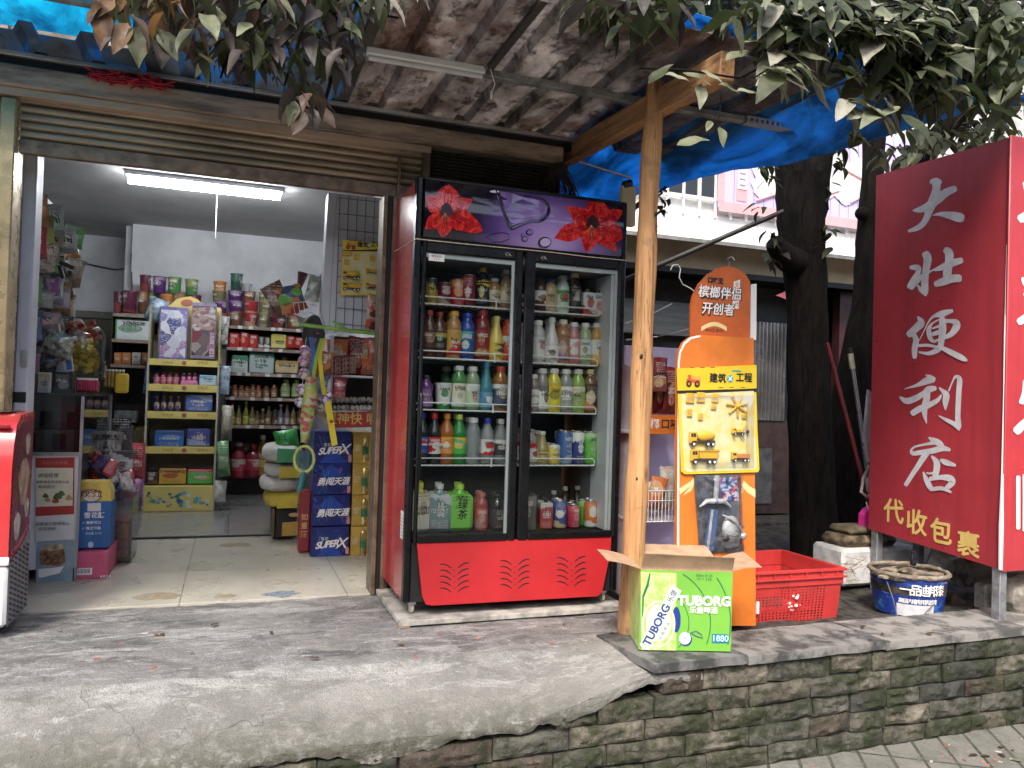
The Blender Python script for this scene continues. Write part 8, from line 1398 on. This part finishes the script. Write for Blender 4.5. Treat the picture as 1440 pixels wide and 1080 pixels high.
for i in range(6): k = MB(); x = 2.8+i*1.7; k.box(x, x+1.3, 7.96, 7.998, zr0+.25, zr0+1.7, mat('dark_window', (.03, .035, .04), .15, var=0)); k.box(x-.05, x-.001, 7.94, 7.998, zr0+.2, zr0+1.75, M_WPAINT); k.box(x+.63, x+.67, 7.94, 7.9595, zr0+.25, zr0+1.7, M_WPAINT); k.build('window', nb)
k = MB(); k.box(1.9, 13, YN+.5, YN+.6, -.1, zf0, M_DSHUT); k.box(1.9, 13, YN+.02, 8.2, zf0+.03, zf0+.08, M_DSHUT); k.box(5.6, 13, YN+.1, YN+.2, -.1, zf0-.035, mat('maroon_door', (.055, .018, .02), .45, var=.3, vs=3)); k.build('shopfront', nb)
k = MB(); k.box(3.35, 4.5, YN+.35, YN+.45, ry(1080, 490, YN).z+.1, zf0-.24, mat('grey_shutter', (.17, .19, .19), .5, var=.15, stretch=(.3, 1, 6))); k.build('roller_shutter', nb)
k = MB(); a, b = ry(1072, 592, YN), ry(1135, 452, YN); MG1 = mat('corrugated_mirror', (.45, .43, .42), .18, .85, var=.2, vs=3)
nfl = 11
for i in range(nfl): x = a.x+(b.x-a.x)*i/nfl; k.shell([(.030, a.z), (.030, b.z)], MG1, (x+.025, YN+.31, 0), 8, a0=math.pi, a1=2*math.pi)
k.box(a.x, b.x+.05, YN+.315, YN+.34, a.z-.02, b.z+.02, M_DARK); k.build('ribbed_window', nb)
k = MB(); c, d = ry(1066, 790, YN), ry(1144, 590, YN); k.box(c.x-.05, d.x, YN+.30, YN+.345, .0, d.z-.02, mat('brown_door', (.06, .035, .03), .5, var=.25)); k.box(c.x+.02, d.x-.24, YN+.285, YN+.2995, .1, d.z-.30, mat('grey_panel', (.10, .10, .10), .5, var=.3)); k.build('door', nb)
k = MB(); k.grid(lambda u, v: (ry(1092, 400, 5.7).x+.28*u, 5.7-.06*math.sin(u*5), ry(1100, 402, 5.7).z-.20*(u*.8+.2)+.32*v*(u)-.05), 6, 6, mat('pink_cloth', (.45, .10, .14), .7, var=.2), th=(0, .01, 0)); tag(k.build('cloth', loc=ry(1100, 395, 5.7)), 'dusty pink cloth hanging at the fascia behind the thick black trunk', 'cloth')
# banner on the balcony
bn2 = thing('balcony_banner', 'pink and lilac striped banner on the balcony railing behind the trees', 'banner', (5.4, YN+.06, zr0+.1))
zb0, zb1 = ry(1020, 292, YN+.06).z, ry(1020, 150, YN+.06).z; xb0, xb1 = ry(1011, 250, YN+.06).x, ry(1300, 250, YN+.06).x
def banner_mat():
    t = NT('banner_print'); sx = t.n('SeparateXYZ'); t.l(t.tc.outputs['Object'], sx.inputs[0])
    st = t.math('LESS_THAN', t.math('FRACT', t.math('MULTIPLY', sx.outputs[0], 9.)), .10)
    c = t.mix(st, (.60, .52, .84), (.36, .28, .62)); t.col(c); t.b.inputs['Roughness'].default_value = .6; return t.m
k = MB(); k.box(xb0, xb1, YN+.05, YN+.07, zb0, zb1, banner_mat()); k.build('banner_sheet', bn2)
M_SPK = mat('salmon_print', (.86, .40, .42), .6, var=.05); k = MB(); k.box(xb0, xb1, YN+.045, YN+.0495, zb0-.04, zb0+.05, M_SPK); k.box(xb0-.02, xb0+.055, YN+.044, YN+.0494, zb0+.051, zb1, M_SPK); 
a, b = ry(1040, 262, YN), ry(1056, 222, YN); k.box(a.x, b.x, YN+.044, YN+.0494, a.z-.12, b.z+.14, M_SPK); k.build('banner_border', bn2)
k = MB(); a, b = ry(1041, 264, YN), ry(1055, 230, YN); k.box(a.x, b.x, YN+.038, YN+.0435, a.z, b.z, M_WPAINT)
for i in range(4): z = a.z+(b.z-a.z)*(i+.6)/4.3; k.box(a.x+.02, b.x-.02, YN+.034, YN+.0375, z, z+.012, mat('banner_grey', (.35, .33, .45), .6))
for px, py, r in ((1080, 245, .17), (1095, 258, .14), (1072, 262, .12), (1190, 260, .20), (1208, 245, .16), (1178, 235, .15), (1165, 262, .12)):
    c = ry(px, py, YN+.04); k.poly([(c.x+r*math.cos(q)*(1+.15*math.sin(5*q)), YN+.040, c.z+r*.9*math.sin(q)*(1+.15*math.cos(4*q))) for q in [j*math.pi/12 for j in range(24)]], (0, -1, 0), .001+px*1e-6, M_WPAINT)
for (p0, p1) in (((1060, 232), (1098, 222)), ((1064, 282), (1100, 270)), ((1190, 240), (1212, 252)), ((1160, 275), (1180, 268)), ((1196, 285), (1214, 275))): k.tube([ry(*p0, YN+.035), ry(*p1, YN+.035)], .012, M_SPK, 5)
k.build('banner_picture', bn2)
k = MB(); a, b = ry(862, 401, 4.9), ry(1102, 297, 4.3); k.tube([a, b], .017, mat('dark_pole', (.05, .05, .05), .5, .3), 10); pl = tag(k.build('hanging_pole', loc=a), 'dark pole slanting up from the timber post to the thick black trunk', 'pole')
k = MB(); c = ry(949, 372, 4.62)
k.tube([ry(x, y, 4.6) for x, y in ((943, 380), (946, 373), (953, 372), (957, 378), (955, 390), (960, 400), (970, 405), (977, 410))], .004, M_WIRE, 6); tag(k.build('wire_hanger', loc=c), 'white wire hook hanging on the dark slanting pole', 'hook')
for i, (p0, p1, lb) in enumerate((((878, 455), (945, 427), 'upper pale stick poking out from behind the timber post'), ((880, 478), (972, 462), 'lower pale stick running from the timber post to the orange header'))): k = MB(); m_ = ry((p0[0]+p1[0])/2, (p0[1]+p1[1])/2+3, 3.9); k.tube([ry(*p0, 3.9), m_, ry(*p1, 3.9 if i == 0 else 3.4)], .004, M_WIRE, 6); tag(k.build('wire_rod', loc=m_), lb, 'rod')
k = MB(); c = ry(893, 262, 3.62); k.box(1.87, 1.95, 3.60, 3.64, ry(893, 318, 3.6).z, ry(893, 262, 3.6).z, M_BEIGE, .003); k.tube([(1.875, 3.605, ry(893, 262, 3.6).z), (1.92, 3.605, ry(893, 258, 3.6).z)], .02, M_INK, 8); k.build; tag(k.build('wall_bracket', loc=c), 'small pale bracket with black clip between fridge top and timber post', 'bracket')

# ================================================================ trees
def bark():
    t = NT('bark'); v = t.mapv((3, 3, .7)); f = t.noise(7, 8, .75, v, .5)
    t.col(t.mix(t.ramp(f, [(.36, 0.), (.66, 1.)]), (.006, .0055, .005), (.026, .022, .019))); t.b.inputs['Roughness'].default_value = .95; t.b.inputs['Specular IOR Level'].default_value = .15; t.bump(f, 1., .03); return t.m
M_BARK = bark()
def limb(k, pts, R, n=14, rough=.012):
    P = []; Q = []; m_ = len(pts)
    for i in range(m_-1):
        for s_ in range(5):
            q = s_/5; p0, p1, p2, p3 = (Vector(pts[max(0, i-1)]), Vector(pts[i]), Vector(pts[i+1]), Vector(pts[min(m_-1, i+2)])); P.append(.5*((2*p1)+(p2-p0)*q+(2*p0-5*p1+4*p2-p3)*q*q+(3*p1-p0-3*p2+p3)*q**3)); Q.append(R[i]+(R[i+1]-R[i])*q)
    P.append(Vector(pts[-1])); Q.append(R[-1]); o = len(k.v); k.tube(P, Q, M_BARK, n)
    for i in range(o, len(k.v)): v = Vector(k.v[i]); k.v[i] = tuple(v+Vector((noise.noise(v*9), noise.noise(v*9+Vector((5, 0, 0))), 0))*rough+Vector((noise.noise(v*28), noise.noise(v*28+Vector((0, 7, 0))), 0))*rough*.4)
LEAF = [mat('leaf_%d' % i, c, .55, var=.30, vs=22, transl=tl, bump=.2, bs=90, col2=c2, lo=.45, hi=.65) for i, (c, c2, tl) in enumerate((((.036, .050, .018), (.022, .030, .013), .30), ((.060, .072, .030), (.034, .042, .02), .28), ((.17, .185, .11), (.09, .105, .05), .22), ((.25, .26, .18), (.14, .155, .09), .15), ((.082, .050, .034), (.045, .030, .022), .30), ((.17, .085, .03), (.085, .05, .025), .35), ((.046, .036, .030), (.026, .022, .018), .25), ((.26, .25, .20), (.14, .14, .10), .08)))]  # paler tones also carry the light on the leaves in their colour
def leaf(k, p, d, nrm, L, W, m, curl=.25, fold=.35):
    """one broad leaf: folded along the midrib, drooping towards the tip, wavy edge"""
    d = Vector(d).normalized(); s_ = d.cross(Vector(nrm)); s_.normalize(); n_ = s_.cross(d); N = 6; vs = []; ph = random.random()*9
    for i in range(N+1):
        q = i/N; w_ = W*(math.sin(math.pi*min(1, q**.82*.97+.03))**.9)*(1.08-.30*q) if 0 < i < N else .001
        c = Vector(p)+d*(L*q*(1-.12*curl*q))-n_*(L*curl*q*q); wob = .13*W*math.sin(q*9+ph)
        for e in (-1, -.5, 0, .5, 1): vs.append(c+s_*(w_*e)+n_*(abs(e)*w_*fold+wob*e*e))
    k.add(vs, [(r*5+c, r*5+c+1, (r+1)*5+c+1, (r+1)*5+c) for r in range(N) for c in range(4)], m)
def rleaf(k, rr, p, down, size, mats, spread=1.):
    a = rr.uniform(0, 6.3); d = Vector((math.cos(a)*spread, math.sin(a)*spread, -down+rr.uniform(-.35, .35))); n_ = Vector((rr.uniform(-.5, .5), rr.uniform(-.6, .2), 1)); L = size*rr.uniform(.75, 1.25); leaf(k, p, d, n_, L, L*rr.uniform(.18, .27), rr.choice(mats), rr.uniform(.05, .5), rr.uniform(.1, .5))
def twig(k, pts, r0, r1, m=None): k.tube(pts, [r0+(r1-r0)*i/(len(pts)-1) for i in range(len(pts))], m or M_BARK, 6)

t1 = thing('tree', 'thick dark tree with a stub, between the orange display and the red sign', 'tree', (3.80, 4.4, -.06))
k = MB(); yt = 4.4; Tp = lambda px, py, Y=yt: ry(px, py, Y)
limb(k, [Tp(1149, 830), Tp(1143, 700), Tp(1138, 560), Tp(1135, 430), Tp(1130, 360), Tp(1127, 300), Tp(1128, 250)], [.175, .155, .145, .138, .148, .165, .185])
limb(k, [Tp(1127, 290), Tp(1112, 215), Tp(1102, 130), Tp(1086, 40), Tp(1070, -60)], [.16, .115, .10, .09, .07]); limb(k, [Tp(1130, 290), Tp(1150, 215), Tp(1166, 150), Tp(1186, 60), Tp(1215, -60)], [.16, .105, .09, .085, .06])
limb(k, [Tp(1128, 372), Tp(1105, 362, 4.32), Tp(1088, 340, 4.28)], [.12, .085, .06]); k.build('trunk', t1)
t2 = thing('tree', 'slender dark tree trunk right behind the far edge of the red sign', 'tree', (4.45, 4.55, -.06))
k = MB(); Y2 = 4.55; limb(k, [Tp(1196, 830, Y2), Tp(1196, 640, Y2), Tp(1207, 500, Y2), Tp(1217, 430, Y2), Tp(1221, 340, Y2), Tp(1227, 250, Y2), Tp(1229, 160, Y2), Tp(1230, 60, Y2), Tp(1226, -80, Y2)], [.24, .19, .125, .10, .088, .078, .082, .08, .07])
limb(k, [Tp(1228, 300, Y2), Tp(1262, 255, 4.4), Tp(1310, 205, 4.2), Tp(1360, 150, 4.0), Tp(1430, 90, 3.7)], [.05, .075, .085, .08, .06]); k.sphere(Tp(1212, 300, Y2-.05), .05, M_BARK, 8, 6); k.build('trunk', t2)
rr = random.Random(42)
def crown(parent, name, blobs, size, mats, down=.6, seed=1, twigs=True):
    """blobs: (px, py, radius px x, radius px y, plane y, spread in y, how many leaves)"""
    r_ = random.Random(seed); k = MB()
    for px, py, rx__, ry__, Y, dy, n in blobs:
        for i in range(n):
            a, q = r_.uniform(0, 6.3), r_.random()**.55; yy = Y+r_.uniform(-dy, dy); p = ry(px+rx__*q*math.cos(a), py+ry__*q*math.sin(a), yy); rleaf(k, r_, p, down, size, mats)
            if twigs and i % 4 == 0: c = ry(px, py-ry__*.5, Y); twig(k, [c.lerp(p, .35), c.lerp(p, .7)+Vector((0, 0, .03)), p], .006, .0025)
    return k.build(name, parent, ang=150)
# crown of the thick tree: dark mass over the awning's front edge and behind the red sign's top
crown(t1, 'crown', [(880, 8, 90, 26, 2.75, .25, 90), (1000, -10, 110, 38, 3.0, .4, 130), (1090, 30, 60, 50, 3.2, .5, 70), (1180, -10, 120, 40, 3.4, .6, 150), (1320, -10, 140, 45, 3.2, .6, 170)], .14, [LEAF[0], LEAF[0], LEAF[1], LEAF[6]], .5, 5)
crown(t2, 'crown', [(1120, 20, 100, 34, 2.5, .12, 60), (1250, 55, 110, 55, 2.52, .12, 90), (1370, 70, 90, 75, 2.46, .12, 100), (1330, 40, 110, 65, 2.75, .3, 170), (1400, 90, 70, 70, 2.65, .3, 150), (1290, 95, 60, 40, 2.6, .2, 60), (1410, 40, 60, 60, 3.6, .5, 120), (1330, 185, 60, 22, 3.9, .3, 40), (1270, 215, 40, 14, 4.0, .2, 26), (1380, 190, 60, 26, 3.9, .3, 50)], .135, [LEAF[0], LEAF[0], LEAF[1], LEAF[1], LEAF[2]], .65, 6)
# pale leaves of the lower twigs, dust and light both in their colour, each spray hung along its twig
k = MB(); r_ = random.Random(77)
SPR = [((1085, 30), (1210, 40), 10), ((1090, 50), (1320, 70), 16), ((1075, 80), (1130, 110), 8), ((1180, 45), (1290, 40), 9), ((1230, 70), (1330, 110), 12), ((1160, 110), (1260, 125), 10), ((1230, 120), (1345, 130), 11), ((1180, 150), (1260, 160), 7), ((1100, 60), (1080, 10), 6), ((1130, 20), (1170, 5), 5), ((1240, 20), (1310, 20), 8), ((1060, 120), (1120, 90), 6), ((1200, 90), (1245, 75), 6)]
for (x0, y0), (x1, y1), n in SPR:
    Y = 2.48+r_.uniform(-.1, .18); a, b = ry(x0, y0-10, Y), ry(x1, y1-4, Y-.05); twig(k, [a, a.lerp(b, .5)+Vector((0, 0, .02)), b], .004, .002)
    for i in range(n*2):
        i = i/2; p = a.lerp(b, (i+.3)/n)+Vector((0, r_.uniform(-.05, .03), r_.uniform(-.03, .03))); sg_ = 1 if r_.random() < .62 else -1; d = Vector((sg_*r_.uniform(.5, 1.), r_.uniform(-.9, .2), r_.uniform(-.75, .05))); L = r_.uniform(.115, .18); leaf(k, p, d, (r_.uniform(-.4, .4), r_.uniform(-1.1, -.4), 1), L, L*r_.uniform(.22, .30), r_.choice((LEAF[2], LEAF[3], LEAF[2], LEAF[7], LEAF[3], LEAF[1], LEAF[0])), r_.uniform(.1, .5), r_.uniform(.05, .35))
for (px, py, dx, dz, L) in ((912, 118, .35, .45, .115), (935, 105, .9, -.05, .10), (960, 103, .9, -.15, .12), (985, 100, .8, -.3, .11), (1010, 118, .7, -.2, .09), (1035, 128, .8, .05, .09), (952, 205, .8, .35, .13), (1012, 178, .1, -.9, .09), (1000, 170, -.5, -.7, .06), (985, 118, -.1, -.9, .11), (1020, 85, .8, .5, .12), (1050, 60, .9, .2, .13), (1045, 78, .9, -.3, .12), (1210, 190, -.6, -.4, .14), (1190, 185, .9, -.3, .13)):
    leaf(k, ry(px, py, 2.56), Vector((dx, -.35, dz)), (0, -.75, .8), L, L*.25, r_.choice((LEAF[2], LEAF[1], LEAF[3])), .2, .2)
twig(k, [ry(900, 96, 2.6), ry(960, 98, 2.57), ry(1040, 110, 2.57), ry(1100, 80, 2.55)], .003, .005); twig(k, [ry(1015, 130, 2.6), ry(1012, 160, 2.57), ry(1005, 185, 2.56)], .003, .002)
k.build('lower_leaves', t2, ang=150)
# little sprigs beside the trunks
k = MB()
for px, py, n, s_ in ((1075, 228, 8, .10), (1083, 248, 6, .09), (1190, 205, 10, .11), (1180, 228, 6, .10), (1160, 255, 5, .07), (1168, 276, 5, .07), (1072, 290, 5, .10), (1160, 325, 7, .10), (1163, 340, 5, .11), (930, 270, 10, .09), (936, 288, 9, .07), (905, 282, 6, .09)):
    k = MB()
    for i in range(n): rleaf(k, r_, ry(px+r_.uniform(-10, 10), py+r_.uniform(-9, 9), 4.25), .5, s_, (LEAF[0], LEAF[1], LEAF[1]))
    k.build('sprig', t1, ang=150)
k = MB()
for i in range(14): rleaf(k, r_, Tp(1088+r_.uniform(-12, 12), 345+r_.uniform(-22, 24), 4.22), .6, .10, (LEAF[6], LEAF[6], LEAF[0]))
k.build('sprig', t1)
# the branch hanging down in front of the awning at the upper left
hb = thing('hanging_branch', 'leafy branch with brown and olive leaves hanging in front of the awning, upper left', 'branch', ry(420, -60, 2.3)); r_ = random.Random(15)
k = MB(); A0 = ry(450, -160, 2.35)
BR = [((450, -160), (300, -50), (210, -10), (165, 20)), ((450, -160), (340, -30), (265, 30), (215, 75)), ((450, -160), (390, -20), (330, 50), (310, 110)), ((450, -160), (440, -20), (420, 60), (400, 120)), ((450, -160), (470, 0), (472, 90), (455, 150), (425, 172)), ((450, -160), (500, -30), (530, 20), (560, 25)), ((450, -160), (490, 0), (495, 70), (486, 110)), ((450, -160), (250, -60), (170, -30))]
for br in BR: twig(k, [ry(x, y, 2.34+.02*i) for i, (x, y) in enumerate(br)], .012, .003)
k.build('branch', hb)
k = MB(); BL = [((190, 20, 62, 36), 26, (4, 5, 5, 2, 1)), ((255, 45, 55, 45), 30, (4, 5, 1, 2, 6)), ((300, 85, 45, 32), 22, (1, 2, 6, 4, 0)), ((345, 60, 50, 50), 34, (1, 6, 0, 4, 2)), ((400, 90, 40, 46), 34, (6, 0, 1, 6)), ((470, 60, 48, 55), 40, (6, 0, 6, 1)), ((480, 105, 30, 26), 20, (6, 6, 0)), ((428, 160, 22, 16), 13, (6, 4, 1)), ((545, 15, 40, 28), 22, (6, 2, 1, 7)), ((400, 5, 110, 25), 46, (1, 4, 0, 6)), ((250, -5, 100, 22), 34, (5, 4, 1)), ((345, 118, 30, 20), 10, (6, 1)), ((505, 20, 30, 26), 14, (2, 7, 1))]
for (px, py, a, b), n, ms in BL:
    for i in range(int(n*1.25)):
        t_, q = r_.uniform(0, 6.3), r_.random()**.6; p = ry(px+a*q*math.cos(t_), py-36+b*q*math.sin(t_), 2.30+r_.uniform(-.16, .16))
        rleaf(k, r_, p, .8, .090, [LEAF[j] for j in ms], 1.)
for (px, py, dx, dz, L, j) in ((140, 20, .2, -1, .15, 5), (150, 30, -.1, -1, .14, 4), (195, 45, .05, -1, .16, 1), (180, 40, -.3, -.9, .14, 5), (232, 60, -.05, -1, .13, 6), (225, 50, .5, -.8, .13, 2), (430, 165, -.45, -.9, .12, 4), (440, 160, .15, -1, .10, 6), (450, 160, .6, -.7, .10, 4), (415, 150, -.2, -1, .11, 1), (160, 5, -.6, -.8, .13, 5)): leaf(k, ry(px, py-8, 2.24), Vector((dx, -.25, dz)), (0, -1, .25), L*.72, L*.19, LEAF[j], .15, .25)
k.build('leaves', hb, ang=150)
# wood of trees across the lot seen through gaps above the awning
bt = thing('background_tree', 'dense dark green tree rising above the awning behind the shop', 'tree', (4.5, 9.6, -.3)); k = MB(); limb(k, [(4.5, 9.6, -.3), (4.6, 9.6, 2.5), (4.4, 9.5, 5.0)], [.22, .18, .1]); k.build('trunk', bt)
r_ = random.Random(3); k = MB()
for i in range(2600):
    c = r_.choice(((4.2, 9.4, 5.6, 2.6), (6.5, 9.8, 5.2, 2.2), (2.2, 9.6, 5.4, 2.4), (8.5, 9.6, 4.8, 2.4), (5.5, 9.2, 7.4, 2.3), (10.5, 9.2, 5.6, 2.4))); d = Vector((r_.gauss(0, 1), r_.gauss(0, 1), r_.gauss(0, 1))).normalized()*r_.random()**.4*c[3]; p = Vector(c[:3])+Vector((d.x, d.y*.6, d.z*.75)); rleaf(k, r_, p, .4, .34, (LEAF[0], LEAF[1], LEAF[0]))
k.build('crown', bt)

# ================================================================ unseen building added across the street to darken the fridge's reflections
ob = thing('unseen_opposite_building', 'unseen grey building added across the street to darken reflections in the fridge glass', 'building', (1, -11, -.475)); ob['kind'] = 'thing'
k = MB(); k.box(-30, 34, -12, -11, -.475, 5.5, mat('opposite_wall', (.16, .155, .15), .8, var=.25, vs=.8)); k.build('wall', ob)
for i in range(14): k = MB(); x = -27+i*4.3; k.box(x, x+1.8, -10.99, -10.95, .4, 2.2, MATS['dark_window'], .02); k.box(x, x+1.8, -10.99, -10.95, 3.0, 4.6, MATS['dark_window'], .02); k.build('window', ob)

k = MB(); r_ = random.Random(64)
for i in range(46):
    if i < 20: p = rz(r_.uniform(40, 900), r_.uniform(868, 960), .006)
    elif i < 34: p = rz(r_.uniform(1060, 1438), r_.uniform(880, 900), .008)
    else: p = rz(r_.uniform(1000, 1438), r_.uniform(1040, 1078), -.470)
    if (i < 20 and p.y < 3.08) or (20 <= i < 34 and not 2.74 < p.y < 3.0) or (i >= 34 and p.y > 2.66): continue
    a = r_.uniform(0, 6.3); L = r_.uniform(.02, .05); leaf(k, p, (math.cos(a), math.sin(a), .05), (0, 0, 1), L, L*.24, LEAF[r_.choice((4, 5, 4, 2))], .1, .3)
o = k.build('leaf_litter', ang=150); tag(o, 'small dry fallen leaves on the cement, coping and paving', 'leaves', kind='stuff')
for i, (px, py, w_, h_, c, lb) in enumerate(((452, 520, .09, .16, (.45, .16, .05), 'orange foil packet hanging left of the maroon price board'), (447, 545, .08, .16, (.10, .22, .42), 'blue foil packet hanging under the lanyards'), (450, 575, .09, .15, (.42, .40, .36), 'silver packet hanging over the topmost blue beer box'), (474, 548, .08, .13, (.30, .05, .07), 'dark red packet hanging in front of the wrapped eggs'), (524, 500, .08, .16, (.42, .10, .05), 'red orange packet hanging next to the right door frame'), (533, 545, .06, .14, (.16, .28, .10), 'green packet hanging next to the right door frame'))): bag('hanging_packet', lb, 'packet', PW(px, py+12, .05, 4.75), w_, h_, .05, pmat('doorpack_%d' % i, [c, tuple(x*.5 for x in c), tuple(min(.8, x*1.7) for x in c)], 26, rough=.22), 'packets hanging by the right door edge', r_.uniform(-.2, .2))
